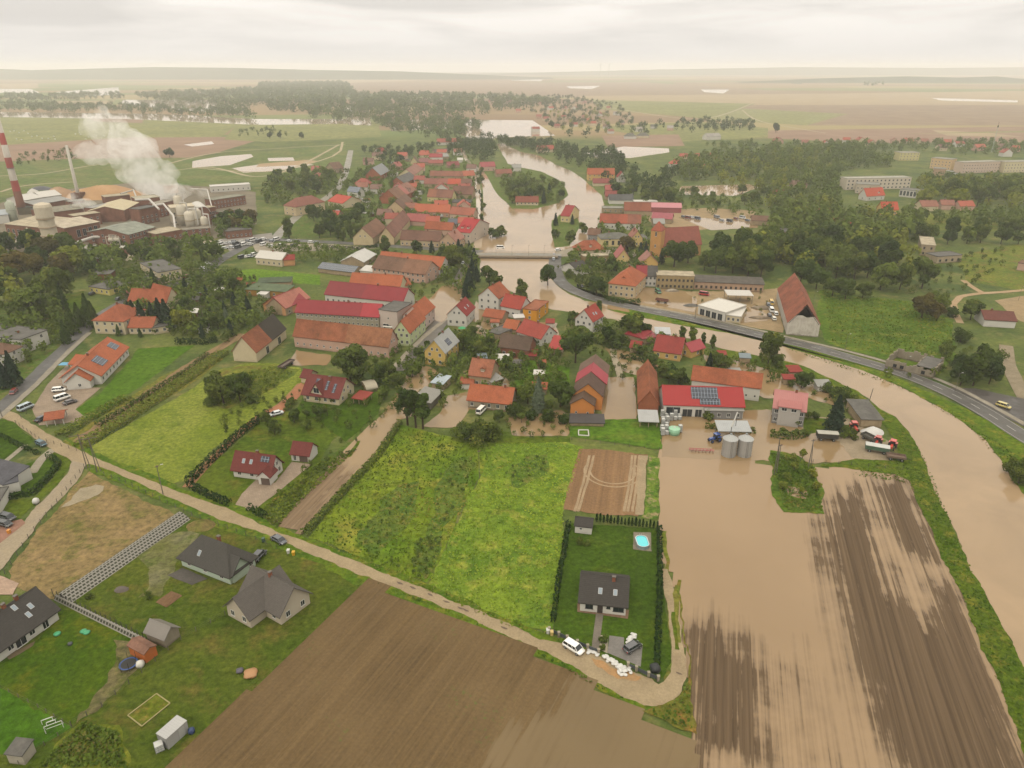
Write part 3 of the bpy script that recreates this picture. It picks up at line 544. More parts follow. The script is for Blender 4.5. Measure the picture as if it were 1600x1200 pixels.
# hills on the skyline
def hill(pts,Y,depth,m,name='hills'):
    mb=MB(); n=len(pts)
    pr=[((x-800)/F*Y/CP,h) for x,h in pts]; rows=[(0,0),(.25,.7),(.5,1),(.75,.7),(1,0)]
    mb.solid([(X*(1+r*.05),Y+depth*r,h*k-.5) for r,k in rows for X,h in pr],[(j*n+i,j*n+i+1,(j+1)*n+i+1,(j+1)*n+i) for j in range(4) for i in range(n-1)])
    tag(ob(name,mb,m,smooth=True),kind='structure')
FOREST=grass('#33462a','#46563a','',.01,.06)
hill([(-300,60),(-100,95),(60,85),(130,70),(200,80),(300,95),(420,88),(520,72),(640,60),(760,30),(860,0)],6500,1200,FOREST)
hill([(1100,0),(1220,26),(1330,38),(1400,30),(1450,38),(1490,20),(1560,0)],5200,500,FOREST); hill([(1540,0),(1590,30),(1700,40),(1900,30)],4600,500,FOREST)
hill([(700,0),(820,20),(1000,60),(1200,90),(1400,80),(1600,95),(1900,60)],9500,2000,FOREST)
# haze: a closed box of faintly scattering air
hz=MB().box(-14500,14500,-400,14500,-1,135)
t=NT('haze'); t.t.nodes.remove(t.b); pv=t.n('VolumePrincipled'); pv.inputs['Color'].default_value=(.99,.985,.98,1); pv.inputs['Density'].default_value=.00015; pv.inputs['Anisotropy'].default_value=.3
t.t.links.new(pv.outputs[0],t.o.inputs['Volume'])
tag(ob('haze',hz,t.m),kind='stuff')
# ------------------------------------------------------------------ buildings
HANDLES=[]       # (position, short phrase) used when a tree or a car is described by its neighbour
WINM={}
def winmesh(ww,wh,frame):
    k=(round(ww,2),round(wh,2),frame)
    if k not in WINM:
        f=MB(); e=.09
        for a in ((-ww/2,-ww/2+e,0,wh),(ww/2-e,ww/2,0,wh),(-ww/2+e,ww/2-e,0,e),(-ww/2+e,ww/2-e,wh-e,wh)): f.box(a[0],a[1],-.05,.02,a[2],a[3])
        if ww>.7: f.box(-.035,.035,-.045,.02,e,wh-e)
        f.box(-ww/2-.08,ww/2+.08,-.12,.02,-.07,0)
        p=MB().box(-ww/2+e,ww/2-e,-.025,.02,e,wh-e)
        WINM[k]=(f.mesh('window',flat(frame,.5,.1)),p.mesh('pane',glass()))
    return WINM[k]
def place(o,off,loc,rz=0,rx=0):
    o.matrix_basis=off@Matrix.Translation(Vector(loc))@Matrix.Rotation(rz,4,'Z')@Matrix.Rotation(rx,4,'X'); return o
def addwin(t,off,loc,rz,ww,wh,frame='#d8d5cd',pane=True):
    fm,pm=winmesh(ww,wh,frame); o=place(ob('window',fm,None,t),off,loc,rz)
    ob('pane',pm,None,o); return o
def blk(t,off,L,w,he,rt='g',hr=None,rc=None,wc=None,win=(0,0,0),ax='u',ch=(),sky=(),sol=(),dm=(),door=None,seg=None,ov=.4,ws=None,gw=0,wins=None,campos=None,fr='#d8d5cd',nowall=False,gar=None,openf=False):
    hr=hr if hr is not None else he+(w if ax=='u' else L)/2*.72
    cl=(off.inverted()@(t.matrix_basis.inverted()@Vector((0,0,CAMH))))
    # walls
    wb=MB(); z0=-.3
    def gab(x):  # gable polygon at x for ridge along u
        return [(x,0,z0),(x,w,z0),(x,w,he),(x,w/2,hr),(x,0,he)]
    if rt in('g','round') and ax=='u':
        wb.poly([(0,0,z0),(L,0,z0),(L,0,he),(0,0,he)]); wb.poly([(0,w,z0),(0,w,he),(L,w,he),(L,w,z0)])
        if rt=='g': wb.poly(gab(0)); wb.poly(gab(L)[::-1])
        else:
            for x in (0,L): wb.poly([(x,0,z0),(x,w,z0)]+[(x,w/2+w/2*math.cos(R(a)),he+(hr-he)*math.sin(R(a))) for a in range(0,181,15)])
    elif rt in('g','round'):
        wb.poly([(0,0,z0),(0,0,he),(0,w,he),(0,w,z0)]); wb.poly([(L,0,z0),(L,w,z0),(L,w,he),(L,0,he)])
        for y in (0,w):
            if rt=='g': wb.poly([(0,y,z0),(L,y,z0),(L,y,he),(L/2,y,hr),(0,y,he)])
            else: wb.poly([(0,y,z0),(L,y,z0)]+[(L/2+L/2*math.cos(R(a)),y,he+(hr-he)*math.sin(R(a))) for a in range(0,181,15)])
    elif rt=='m':
        wb.poly([(0,0,z0),(L,0,z0),(L,0,he),(0,0,he)]); wb.poly([(0,w,z0),(0,w,hr),(L,w,hr),(L,w,z0)])
        for x in (0,L): wb.poly([(x,0,z0),(x,w,z0),(x,w,hr),(x,0,he)])
    else:
        wb.box(0,L,0,w,z0,he-.01)
    if nowall:
        for x in (.15,L/2,L-.15):
            for y in (.15,w-.15): place(ob('post',MB().box(-.1,.1,-.1,.1,z0,he if rt!='m' or y<1 else hr),wc,t),off,(x,y,0))
    else: place(ob('wall',wb,wc,t),off,(0,0,0))
    # roof
    th=.22; roofs=[]
    segs=seg or [(0,1,rc)]
    for si,(a,b,mm) in enumerate(segs):
        rb=MB(); o1=ov if a==0 else -.02; o2=ov if b==1 else 0
        if rt=='g':
            W=w if ax=='u' else L; k=(hr-he)/(W/2); ze=he-ov*k; q=.03
            pf=[(-ov,ze+q),(W/2,hr+q),(W+ov,ze+q),(W+ov,ze+q+th),(W/2,hr+q+th),(-ov,ze+q+th)]
            D=L if ax=='u' else w; d0,d1=a*D-o1,b*D+o2
            if ax=='u': rb.ext(pf,d0,d1,'x')
            else: rb.ext(pf,d0,d1,'y')
            cap=[(W/2-.22,hr+q+th-.1),(W/2+.22,hr+q+th-.1),(W/2,hr+q+th+.12)]
            rb.ext(cap,d0-.02,d1+.02,'x' if ax=='u' else 'y')
        elif rt=='round':
            W=w if ax=='u' else L; out=[(W/2-(W/2+ov)*math.cos(R(x)),he+.05+(hr-he+.25)*math.sin(R(x))) for x in range(0,181,12)]; inn=[(W/2+(W/2+.04)*math.cos(R(x)),he+.05+(hr-he+.05)*math.sin(R(x))) for x in range(0,181,12)]
            D=L if ax=='u' else w; rb.ext(out+inn,a*D-o1,b*D+o2,'x' if ax=='u' else 'y')
        elif rt=='h':
            i=min(w,L)/2; e=ov; k=(hr-he)/i; ze=he-e*k
            if L>=w: r0,r1=(i,w/2),(L-i,w/2)
            else: r0,r1=(L/2,i),(L/2,w-i)
            vs=[(-e,-e,ze),(L+e,-e,ze),(L+e,w+e,ze),(-e,w+e,ze)]; vs+=[(x,y,z+th) for x,y,z in vs]+[(r0[0],r0[1],hr+th),(r1[0],r1[1],hr+th)]
            fs=[(3,2,1,0),(0,1,5,4),(1,2,6,5),(2,3,7,6),(3,0,4,7)]
            fs+= [(4,5,9,8),(5,6,9),(6,7,8,9),(7,4,8)] if L>=w else [(4,5,8),(5,6,9,8),(6,7,9),(7,4,8,9)]
            rb.solid(vs,fs)
        elif rt=='m':
            k=(hr-he)/w; pf=[(-ov,he-ov*k+.02),(w+ov,hr+ov*k+.02),(w+ov,hr+ov*k+.02+th),(-ov,he-ov*k+.02+th)]
            rb.ext(pf,a*L-o1,b*L+o2,'x')
        else:
            o=min(ov,.25); rb.box(a*L-(o if a==0 else 0),b*L+(o if b==1 else 0),-o,w+o,he,he+.12)
            if rt=='f':
                e=.22; x0,x1,y0,y1=a*L-o,b*L+o,-o,w+o
                for bb in ((x0,x1,y0,y0+e),(x0,x1,y1-e,y1),(x0,x0+e,y0+e,y1-e),(x1-e,x1,y0+e,y1-e)): rb.box(*bb,he+.12,he+.34)
        roofs.append(place(ob('roof',rb,mm,t),off,(0,0,0)))
    def rz_at(x,y):
        if rt=='g': return hr-(abs(y-w/2)/(w/2) if ax=='u' else abs(x-L/2)/(L/2))*(hr-he)
        if rt=='h': return he+min(x,L-x,y,w-y)/(min(w,L)/2)*(hr-he)
        if rt=='m': return he+(hr-he)*y/w
        return he
    for (fu,fv) in ch:
        x,y=fu*L,fv*w; z=rz_at(x,y); top=max(z+1.1,(hr if rt in('g','h') else he)+.7)
        cb=MB().box(x-.35,x+.35,y-.28,y+.28,z-.4,top,0).box(x-.42,x+.42,y-.35,y+.35,top,top+.14,1)
        place(ob('chimney',cb,[brick('#8f5a45'),flat('#6e675f')],roofs[0]),Matrix.Identity(4),(0,0,0))
    def slope(fu,fs):
        if rt=='m': return (fu*L,fs*w,he+(hr-he)*fs+th+.03),0,math.atan2(hr-he,w)
        if ax=='u': return (fu*L,fs*w/2,he+(hr-he)*fs+th+.05),0,math.atan2(hr-he,w/2)
        if cl.x>L/2: return (L-fs*L/2,fu*w,he+(hr-he)*fs+th+.05),R(90),math.atan2(hr-he,L/2)
        return (fs*L/2,fu*w,he+(hr-he)*fs+th+.05),R(-90),math.atan2(hr-he,L/2)
    for (fu,fs) in sky:
        l,rz,rx=slope(fu,fs); b=MB().box(-.42,.42,-.65,.65,-.1,.07,0).box(-.33,.33,-.55,.55,.07,.085,1)
        place(ob('skylight',b,[flat('#b9b9b6',.4),glass('#8a97a0')],t),off,l,rz,rx)
    for (fu,fs,a,b_) in sol:
        l,rz,rx=slope(fu,fs); b=MB().box(-a/2,a/2,-b_/2,b_/2,-.05,.1)
        place(ob('solar_panel',b,panels(),t),off,l,rz,rx)
    for fu in dm:
        dw=1.7; x=fu*L; y0=w*.12; zb=he+(hr-he)*.24; dh=1.3; y1=y0+(dh+.2)/((hr-he)/(w/2))
        b=MB(); b.box(x-dw/2,x+dw/2,y0,y1,zb-.3,zb+dh,0)
        b.ext([(x-dw/2-.2,zb+dh-.02),(x+dw/2+.2,zb+dh-.02),(x,zb+dh+.9)],y0-.25,y1+1.2,'y',1)
        d=place(ob('dormer',b,[wc,roofs[0].data.materials[0]],t),off,(0,0,0))
        fm,pm=winmesh(1.0,.95,fr); o=place(ob('window',fm,None,d),Matrix.Identity(4),(x,y0,zb+.2)); 
    # windows
    fc,rows,sc=win; W=ws or (1.1,1.35)
    fh=max(2.5,(he)/max(rows,1)) if rows else 0
    def row(n,span,put):
        for r in range(rows):
            zz=(.95 if he<3.6*rows+1 else 1.3)+r*min(fh,3.1)
            wh=min(W[1],he-zz-.25) if rt!='x' else W[1]
            if wh<.4: continue
            for i in range(n):
                f=(i+.5)/n
                if r==0 and put is front and door is not None and abs(f-door)*span<1.4: continue
                if r==0 and put is front and gar is not None and abs(f-gar)*span<2.6: continue
                put(f*span,zz,W[0],wh)
    def front(s,z,a,b): addwin(t,off,(s,-.02,z),0,a,b,fr)
    def left(s,z,a,b): addwin(t,off,(-.02,s,z),R(-90),a,b,fr)
    def right(s,z,a,b): addwin(t,off,(L+.02,s,z),R(90),a,b,fr)
    row(fc,L,front)
    if cl.x<0: row(sc,w,left)
    elif cl.x>L: row(sc,w,right)
    for i in range(gw):
        f=(i+.5)/gw*.5+.25; zz=he+.35
        if rt=='g' and ax=='v': front(f*L,zz,.9,1.2)
        elif rt=='g' and cl.x<0: left(f*w,zz,.9,1.2)
        elif rt=='g' and cl.x>L: right(f*w,zz,.9,1.2)
    for (f,z,a,b) in (wins or ()): front(f*L,z,a,b)
    if door is not None:
        d=MB().box(-.55,.55,-.08,.02,0,2.1); o=place(ob('door',d,flat('#3f3630',.5),t),off,(door*L,-.02,0))
        ob('handle',MB().box(.35,.47,-.14,-.08,1.0,1.05),flat('#b0b0ac',.3),o)
    if gar is not None:
        d=MB().box(-1.25,1.25,-.06,.02,0,2.2); place(ob('garage_door',d,seam('#6a5a50',.5),t),off,(gar*L,-.02,0))
    return roofs
def frame(A,B):
    a,b=G(*A),G(*B); return a,b,(b-a).length,math.atan2(b.y-a.y,b.x-a.x)
def depth(a,b,w):
    if isinstance(w,tuple):
        p=G(*w); d=(b-a).normalized(); return max(2.5,abs((p-a).dot(Vector((-d.y,d.x,0)))))
    return w
def H(nm,label,A,B,w,he,rt='g',hr=None,rc=None,wc=None,cat='house',grp=None,hd=None,t=None,**kw):
    a,b,L,ang=frame(A,B); w=depth(a,b,w)
    M=Matrix.Translation(a)@Matrix.Rotation(ang,4,'Z')
    if t is None:
        t=thing(nm,label,cat,a,ang,grp); t.matrix_basis=M; off=Matrix.Identity(4)
        if hd: HANDLES.append((a+(b-a)/2+Vector((-math.sin(ang),math.cos(ang),0))*w/2,hd,max(L,w)))
    else: off=t.matrix_basis.inverted()@M
    if nm=='house' and rt in('g','h') and not kw.get('ch') and L*PPM(A[1])>12: kw['ch']=[(.32 if len(label)%2 else .66,.5)]
    blk(t,off,L,w,he,rt,hr,rc,wc,**kw); return t
RT=tiles; RM=seam; FE=felt; PL=plaster; BR=brick
OR_=RT('#b35c3c',.45); OR2=RT('#c0633e',.35); ORO=RT('#a8603f',.6,.3); RED=RM('#a92f36',.6,.5,.15); REDT=RT('#a63c34',.3); CRIM=RM('#982c32',.5,.5,.3); MAR=RT('#823a36',.25); BRN=RT('#84604c',.5,.15); BRN2=RT('#93674e',.5); DKR=RT('#4b4744',.15); PINK=RT('#bd6a62',.35); GRY=RM('#9a9994',.6,.5,.3); GRD=FE('#66635d'); WHT=RM('#cfccc4',.8,.5,.15); TAN=FE('#b3a68c'); SLATE=FE('#6c6b62')
W_W=PL('#d6d2c8',.15); W_C=PL('#d2c3a2',.2); W_Y=PL('#d4ae68',.2); W_P=PL('#cba894',.3); W_O=PL('#cf9a6a',.45); W_S=PL('#ab9778',.6); W_G=PL('#8d8b88',.2); B_R=BR('#96604c'); B_O=BR('#a9674a')
# ---- new houses in front
t=H('house','white bungalow with charcoal tiled roof and two skylights beside the pool lawn',(906,955),(977,963),9.6,2.7,'g',5.9,DKR,W_W,hd='white pool bungalow',sky=[(.42,.4),(.75,.4)],ch=[(.70,.42)],wins=[(.2,1.0,1.6,1.3),(.62,1.5,.8,.6),(.84,1.0,2.2,1.2)],door=.44,ov=.5,fr='#3a3a3c')
H('shed','small white garden shed with dark grey roof near the thuja row',(898,833),(924,836),3.8,2.2,'g',3.3,DKR,W_W,'shed',wins=[(.35,1.2,.7,.6)],ov=.25,hd='white garden shed')
t=H('house','mint walled bungalow under a broad slate grey hipped roof',(285,884),(361,914),(406,886),3.0,'h',7.2,RT('#55534f',.15),PL('#bccbb8',.15),win=(3,1,3),hd='mint bungalow with hipped roof',ov=.7,ch=[(.55,.6)],sky=[(.35,.3)])
H('','',(366,912),(390,894),8,2.9,'g',5.4,RT('#55534f',.15),PL('#bccbb8',.15),t=t,ax='v',ov=.6)
t=H('house','beige bungalow with grey roof of crossing gables at the ploughed field',(440,977),(485,943),12,2.9,'g',6.9,RT('#6a6560',.12),PL('#c2b6a2',.12),win=(2,1,3),ax='v',ov=.6,ch=[(.5,.55)],hd='beige crossed gable bungalow')
H('','',(357,962),(393,982),11,2.9,'g',6.4,RT('#6a6560',.12),PL('#c2b6a2',.12),t=t,ax='v',win=(2,1,0),ov=.6)
H('house','long white bungalow with dark tiled roof cut by the frame, two skylights',(-62,1080),(93,968),10.5,2.6,'g',6.2,DKR,W_W,win=(0,0,2),hd='long dark roofed bungalow',sky=[(.86,.55),(.79,.35),(.75,.8)],ch=[(.82,.5),(.69,.5)],wins=[(.86,.2,1.3,2.1),(.72,.9,1.2,1.2),(.6,.2,2.2,2.1),(.5,.9,1.2,1.2)],ov=.6)
H('shed','grey board garden shed with light grey gable roof beside the orange shed',(231,1001),(260,1013),(283,995),2.3,'g',3.8,RM('#8a857e',.3),PL('#9a8f7c',.4),'shed',ov=.35,hd='grey garden shed')
H('shed','orange plank garden shed with flat brown roof beside the trampoline',(204,1023),(229,1037),(247,1024),2.3,'g',2.9,FE('#8a6553'),flat('#c0692c',.7,.3),'shed',ov=.2,hd='orange garden shed')
H('shed','low grey shed with dark roof in the bottom corner of the football lawn',(15,1193),(40,1196),(49,1176),2.2,'m',2.6,GRD,PL('#b0a898',.3),'shed',ov=.2)
t=H('house','white modern house with slanted dark roofs and hedge at the lane',(-70,752),(9,772),8,2.9,'m',3.9,FE('#56555a'),W_W,win=(3,1,0),hd='white modern house',ov=.2)
H('','',(9,773),(33,767),(54,744),2.8,'m',3.6,FE('#56555a'),W_W,t=t,ov=.1)
H('house','white house edge with terrace at the left frame border by dark cars',(-60,815),(0,806),9,3,'f',3,GRD,W_W)
# ---- houses on the field edge
t=H('house','white house with maroon roof and three small skylights in a thuja garden',(366,745),(424,753),(446,736),2.8,'g',6.4,MAR,W_W,win=(3,1,2),gw=2,hd='maroon roofed white house',sky=[(.25,.45),(.45,.45)],sol=[(.8,.7,2.6,1.6)],ch=[(.55,.52)],ov=.6)
H('','',(405,757),(423,759),4,2.6,'g',4.2,MAR,W_W,t=t,ax='v',gar=.6,ov=.3)
H('garage','white garage with maroon gable roof on the paved yard',(456,720),(484,723),(498,709),2.4,'g',4.8,MAR,W_W,'garage',gar=.68,wins=[(.2,.3,.9,2.0)],hd='maroon garage',ov=.4)
t=H('house','cream villa with maroon roof, balcony gable and round terrace',(475,627),(530,634),(552,613),3.0,'g',7.6,MAR,W_C,win=(4,1,2),gw=2,sol=[(.32,.55,1.8,3.6),(.6,.5,1.0,3.4),(.82,.4,1.0,3.4)],ch=[(.62,.4)],hd='cream villa with balcony gable',ov=.6)
H('','',(487,628),(506,631),6,3.4,'g',7.0,MAR,W_C,t=t,ax='v',wins=[(.5,3.6,2.2,2.0)],ov=.4)
H('hut','small maroon roofed hut behind the cream villa',(471,598),(483,600),(494,591),2.3,'g',4.2,MAR,W_C,'hut',hd='maroon hut')
H('carport','low red metal roofed shelter beside the cream villa',(552,631),(570,634),5,2.1,'m',2.5,RM('#9c3c30'),W_S,'shelter',nowall=True)
H('shed','pale arched polytunnel shed among shrubs by the flooded lane',(574,614),(589,611),6,1.2,'round',2.6,RM('#b5ad96',.6),W_S,'shed')
t=H('house','L shaped white house with bright orange roof and two solar arrays',(160,600),(202,555),13,3.4,'g',7.6,OR2,W_W,win=(8,1,0),hd='L shaped orange roofed house',sol=[(.32,.45,5.5,4.2),(.84,.5,4.5,3.4)],ov=.6)
H('','',(106,610),(143,607),9,3.2,'g',6.2,OR2,W_W,t=t,ax='v',wins=[(.55,1,1,1.2)],ov=.5); H('','',(112,580),(128,582),8,3,'g',5,OR2,W_W,t=t,ov=.5)
H('carport','open carport with orange tiled roof and white posts at the lane corner',(73,667),(101,663),6,2.3,'g',3.4,OR_,flat('#c9c4b8'),'carport',nowall=True,hd='orange carport')
H('house','large square cream house with orange hipped roof among spruces',(150,521),(197,523),(213,503),6,'h',10.5,OR_,W_C,win=(4,2,3),hd='square orange hipped house',ch=[(.5,.5)],sky=[(.3,.3),(.55,.3)])
t=H('house','low cream house with orange roof and dark flat end by spruces',(203,522),(240,522),9,3,'g',6,OR_,W_C,win=(4,1,0),hd='low orange roofed house')
H('','',(241,523),(264,519),8,2.9,'f',2.9,GRD,W_C,t=t,win=(2,1,0))
t=H('house','long faded orange roofed house with crosswing behind a spruce row',(203,481),(262,484),9,3.6,'g',8,OR_,W_C,win=(8,1,0),hd='long house behind spruce row')
H('','',(263,484),(284,478),14,4,'g',9.5,OR_,W_C,t=t,ax='v',ov=.4)
H('house','white two storey flat roofed house left of the asphalt road',(-40,541),(38,553),(57,534),5.8,'f',5.8,GRD,W_W,win=(6,2,2),hd='white flat roofed house',ch=[(.7,.5)])
H('house','white house with balcony half hidden by a spruce at the left border',(-40,570),(14,574),8,5.5,'h',8,BRN,W_W,win=(4,2,1))
H('house','cream two storey block with grey flat roof below the factory trees',(222,428),(250,444),(274,431),6,'f',6,GRD,W_C,win=(4,2,3),hd='cream two storey block')
H('house','low grey flat roofed annex beside the cream two storey block',(213,446),(237,449),9,3,'f',3,GRD,W_S,win=(3,1,0))
H('house','pale yellow bungalow with dark flat roof and parked cars in front',(141,457),(172,462),(190,449),3,'f',3,GRD,PL('#d8c878',.15),win=(4,1,2),hd='pale yellow bungalow')
H('shop','low flat building with dark red wall behind the yellow bungalow',(146,438),(174,437),9,3,'f',3,GRD,PL('#8a4538',.3),'shop')
# ---- farmyards and street on the left bank
t=H('barn','barn with half orange half charcoal roof and dark doors',(402,566),(448,528),(357,571),4.2,'g',10,None,W_C,'barn',seg=[(0,.5,ORO),(.5,1,RT('#4a443c',.3,.3))],hd='orange and charcoal barn',wins=[(.35,0,2.4,3),(.75,0,2.6,3)])
H('barn','long orange tiled barn with half timbered end beside the big tree',(461,542),(608,560),(619,548),5,'g',10.4,None,W_P,'barn',seg=[(0,.55,ORO),(.55,1,RT('#a86a48',.6,.2))],win=(14,1,3),gw=2,ws=(.8,.9),hd='long half timbered barn')
H('house','long grey stone block with crimson metal roof and small windows',(464,505),(593,513),10,5.2,'g',9.2,None,PL('#a8a08c',.5),seg=[(0,.78,CRIM),(.78,1,RM('#b5323a',.6))],win=(18,2,0),ws=(.9,1.1),ch=[(.6,.5)],hd='long crimson roofed stone block')
H('house','long white block with two tone crimson roof behind the stone block',(509,474),(630,487),(640,474),4.6,'g',9.2,None,W_W,seg=[(0,.48,RM('#8c2c30',.6)),(.48,1,CRIM)],win=(14,1,2),ch=[(.62,.5)],hd='long white crimson roofed block')
H('house','bright orange roofed house behind the white crimson roofed block',(548,456),(626,461),9,4.6,'g',8.6,OR2,W_C,win=(8,1,1),hd='bright orange roofed house')
H('house','small orange roofed annex at the end of the bright orange roof',(628,456),(642,453),6,3,'g',5.5,OR2,W_C)
t=H('house','long pink farmhouse with brown tile roof and two doors',(583,433),(665,444),(683,433),5.2,'g',10.2,None,W_P,seg=[(0,.55,BRN),(.55,1,BRN2)],win=(11,2,2),gw=2,hd='long pink farmhouse',door=.7,ch=[(.55,.5)])
H('house','orange roofed house standing behind the long pink farmhouse',(590,424),(688,434),(697,424),4.6,'g',9.6,OR2,W_W,win=(0,1,1),gw=1)
H('house','windowless pinkish white cube building with grey flat roof',(594,512),(622,516),(640,501),8.2,'f',8.2,GRD,PL('#d3c3b8',.15),win=(1,2,1),ws=(.7,.9),hd='pinkish white cube')
H('house','pale pink house with orange roof behind the green house',(662,516),(680,500),(640,506),6.2,'g',10.4,OR2,PL('#d6c0b4',.2),win=(3,2,1),gw=1,hd='pale pink house')
t=H('house','pale green house with orange roof and crosswing on the street',(641,541),(665,517),(617,538),5.8,'g',10.4,OR2,PL('#c5cfa0',.1),win=(4,2,3),gw=2,hd='pale green house')
t=H('barn','cream gabled barn with a crimson roof near the green roofed shed',(413,488),(447,494),14,3.8,'g',8,CRIM,W_O,'barn',ax='v',hd='crimson gabled barn')
H('barn','barn with salmon pink tile roof joined to the crimson gabled barn',(448,494),(485,477),11,3.8,'g',8,RT('#c07464',.35),W_S,'barn',win=(4,1,0))
H('shed','long shed with moss green flat roof and ochre wall',(385,462),(448,466),9,3.2,'m',3.8,FE('#5c6a4c'),PL('#a9803f',.4),'shed',win=(5,1,0),hd='moss green shed')
H('shed','dark green roofed shed behind the ochre walled shed',(404,450),(455,448),7,2.6,'m',3.2,FE('#4d5a42'),W_S,'shed')
t=H('house','cream house with white sheet roof beside a small brick red annex',(401,413),(441,417),10,4,'g',6.8,WHT,W_C,win=(5,1,1),hd='white sheet roofed house',ch=[(.5,.5)])
H('house','small annex with brick red roof beside the white sheet roofed house',(444,416),(461,415),7,3.6,'g',5.4,REDT,W_O)
H('hall','low storage hall with pale sheet roof and open gable',(569,418),(588,405),(540,412),3,'g',6,RM('#c9c9c4',.9),W_S,'hall',hd='pale sheet roofed hall')
H('shed','long shed with dark glossy panel roof by the lawn',(498,426),(553,433),9,2.6,'g',4.6,panels('#50555c'),W_S,'shed',hd='dark panel roofed shed')
H('shed','small white lean to shed beside the long pink farmhouse',(563,430),(582,432),7,2.6,'m',3.6,WHT,W_W,'shed')
t=H('house','yellow house with grey metal roof and balcony above the flooded lane',(696,573),(717,553),(669,565),5.6,'g',10.2,RM('#a4a6a4',.5),PL('#d4b468',.15),win=(3,2,2),gw=2,sol=[(.5,.35,3.4,2.6)],hd='yellow house with grey roof',ch=[(.6,.5)])
H('house','white house with red roof and skylights standing in flooded street',(729,511),(742,497),(703,505),5.2,'g',9.4,RT('#a33a36',.25),W_W,win=(3,1,3),gw=2,sky=[(.35,.4),(.65,.4)],ch=[(.5,.5)],hd='white house in flooded street')
H('house','tall white house with orange roof beside spruces on the river bank',(748,483),(779,488),11,6.6,'g',11,OR_,W_W,win=(3,2,2),gw=1,ax='v',hd='tall white riverside house',ch=[(.5,.4)])
H('house','white cottage with tomato red roof between the tall and yellow houses',(783,493),(813,499),9,4.8,'g',9,RT('#b8463a',.2),W_W,win=(4,1,2),hd='tomato red roofed cottage',ch=[(.4,.5)])
H('house','bright yellow flat roofed building at the river bank',(817,500),(838,503),(861,489),5.2,'f',5.2,ORO,PL('#d8982c',.15),win=(1,2,2),hd='bright yellow flat roofed building')
H('shed','low shed with rusty orange roof in front of the tall white house',(755,503),(784,507),7.5,2.8,'g',5,OR_,W_S,'shed',hd='rusty low shed')
H('garage','row of grey flat roofed garages in the flooded yards',(762,528),(779,533),(795,520),2.8,'f',2.8,GRD,W_S,'garage')
H('shed','small bright orange roofed shed between garage row and brown barn',(787,522),(806,525),7,3,'g',5.5,OR2,W_S,'shed')
H('barn','brick barn with dark brown sagging roof in flooded yard',(780,556),(826,562),9,4,'g',7.6,RT('#6c5748',.5,.3),B_R,'barn',win=(3,1,0),hd='dark brown barn')
H('house','white farmhouse with coral red roof beside the dark brown barn',(808,529),(845,541),(862,529),3.2,'g',7.2,RT('#b54c40',.25),W_W,win=(5,1,2),gw=2,ch=[(.55,.5)],hd='coral roofed farmhouse')
H('house','tall white house with red roof on the near river bank',(925,524),(941,514),(899,518),6.2,'g',10.6,RT('#b8473c',.2),W_W,win=(3,2,3),gw=2,sky=[(.4,.4),(.6,.35)],hd='tall white red roofed riverbank house')
H('shed','bright red roofed shed half hidden by the round tree',(858,554),(877,556),9,2.6,'m',4.6,RM('#b5322c',.6),W_S,'shed',hd='bright red shed')
t=H('house','rundown house with faded orange roofs and lean to by flooded yard',(733,603),(766,607),10,4.4,'g',8.6,RT('#b46a4c',.5,.2),W_S,win=(4,1,0),ch=[(.25,.5)],dm=[.6],hd='rundown faded orange house')
H('','',(768,608),(785,602),7,2.6,'m',4,GRY,W_S,t=t)
H('house','low stone cottage with long orange roof beside the muddy yard',(731,637),(798,644),9,3,'g',6.6,RT('#c0633f',.4,.15),PL('#a99c86',.7),win=(5,1,1),door=.35,hd='low stone cottage',ch=[(.8,.5)])
def stepped():
    a,b,L,ang=frame((891,649),(927,652)); t=thing('barn','stepped barn of four gables, orange walls, brown and crimson roofs','barn',a,ang); t.matrix_basis=Matrix.Translation(a)@Matrix.Rotation(ang,4,'Z')
    T=lambda x,y:Matrix.Translation((x,y,0)); HANDLES.append((a+Vector((3,12,0)),'stepped barn',20))
    OW=PL('#d08848',.15)
    blk(t,T(0,0),L,5,4.2,'g',6.6,RT('#6e5444',.3,.2),OW,ax='v',win=(2,1,1),ws=(.7,.8)); blk(t,T(.2,5.6),L+2.0,9.5,5.2,'g',9.2,RT('#70564a',.3,.2),OW,ax='v')
    blk(t,T(.1,15.6),L+2.6,7.5,5.3,'g',9.4,RM('#b83a48',.5),W_S,ax='v'); blk(t,T(.2,23.6),L+2.4,9,5.0,'g',8.8,RT('#84695a',.4),W_S,ax='v')
stepped()
H('shed','long low dark roofed shelter at the foot of the stepped barn',(891,666),(943,667),4,1.3,'m',2.1,RM('#4a4644',.8),W_S,'shed')
H('barn','narrow brick barn with long mottled orange roof',(997,644),(1028,646),27,3.4,'g',7.8,RT('#b0613e',.7,.25),B_O,'barn',ax='v',hd='narrow mottled barn')
H('shed','lean to with light grey sheet roof before the narrow brick barn',(999,668),(1027,669),5.5,2.2,'m',3.2,RM('#aeb0b0',.6),W_S,'shed',nowall=True)
t=H('barn','large red metal roofed barn carrying a solar array',(1036,650),(1160,654),12.5,4.2,'g',8,RM('#b02f30',.5,.4,.12),W_W,'barn',hd='red solar barn',sol=[(.52,.62,8.5,4.6),(.58,.18,6.5,2.4)],wins=[(.12,0,4.6,3.4),(.3,0,3.2,2.8),(.44,0,2.2,2.8)],fr='#cfcbc2')
H('','',(1101,655),(1159,656),2.5,3.2,'m',3.6,GRY,W_G,t=t,win=(4,1,0))
H('barn','long orange roofed barn with white upper wall behind the solar barn',(1079,613),(1185,627),(1190,615),5,'g',8.6,RT('#b8623f',.5,.2),W_W,'barn',win=(8,1,1),ws=(.7,.8),hd='long orange barn behind the solar barn')
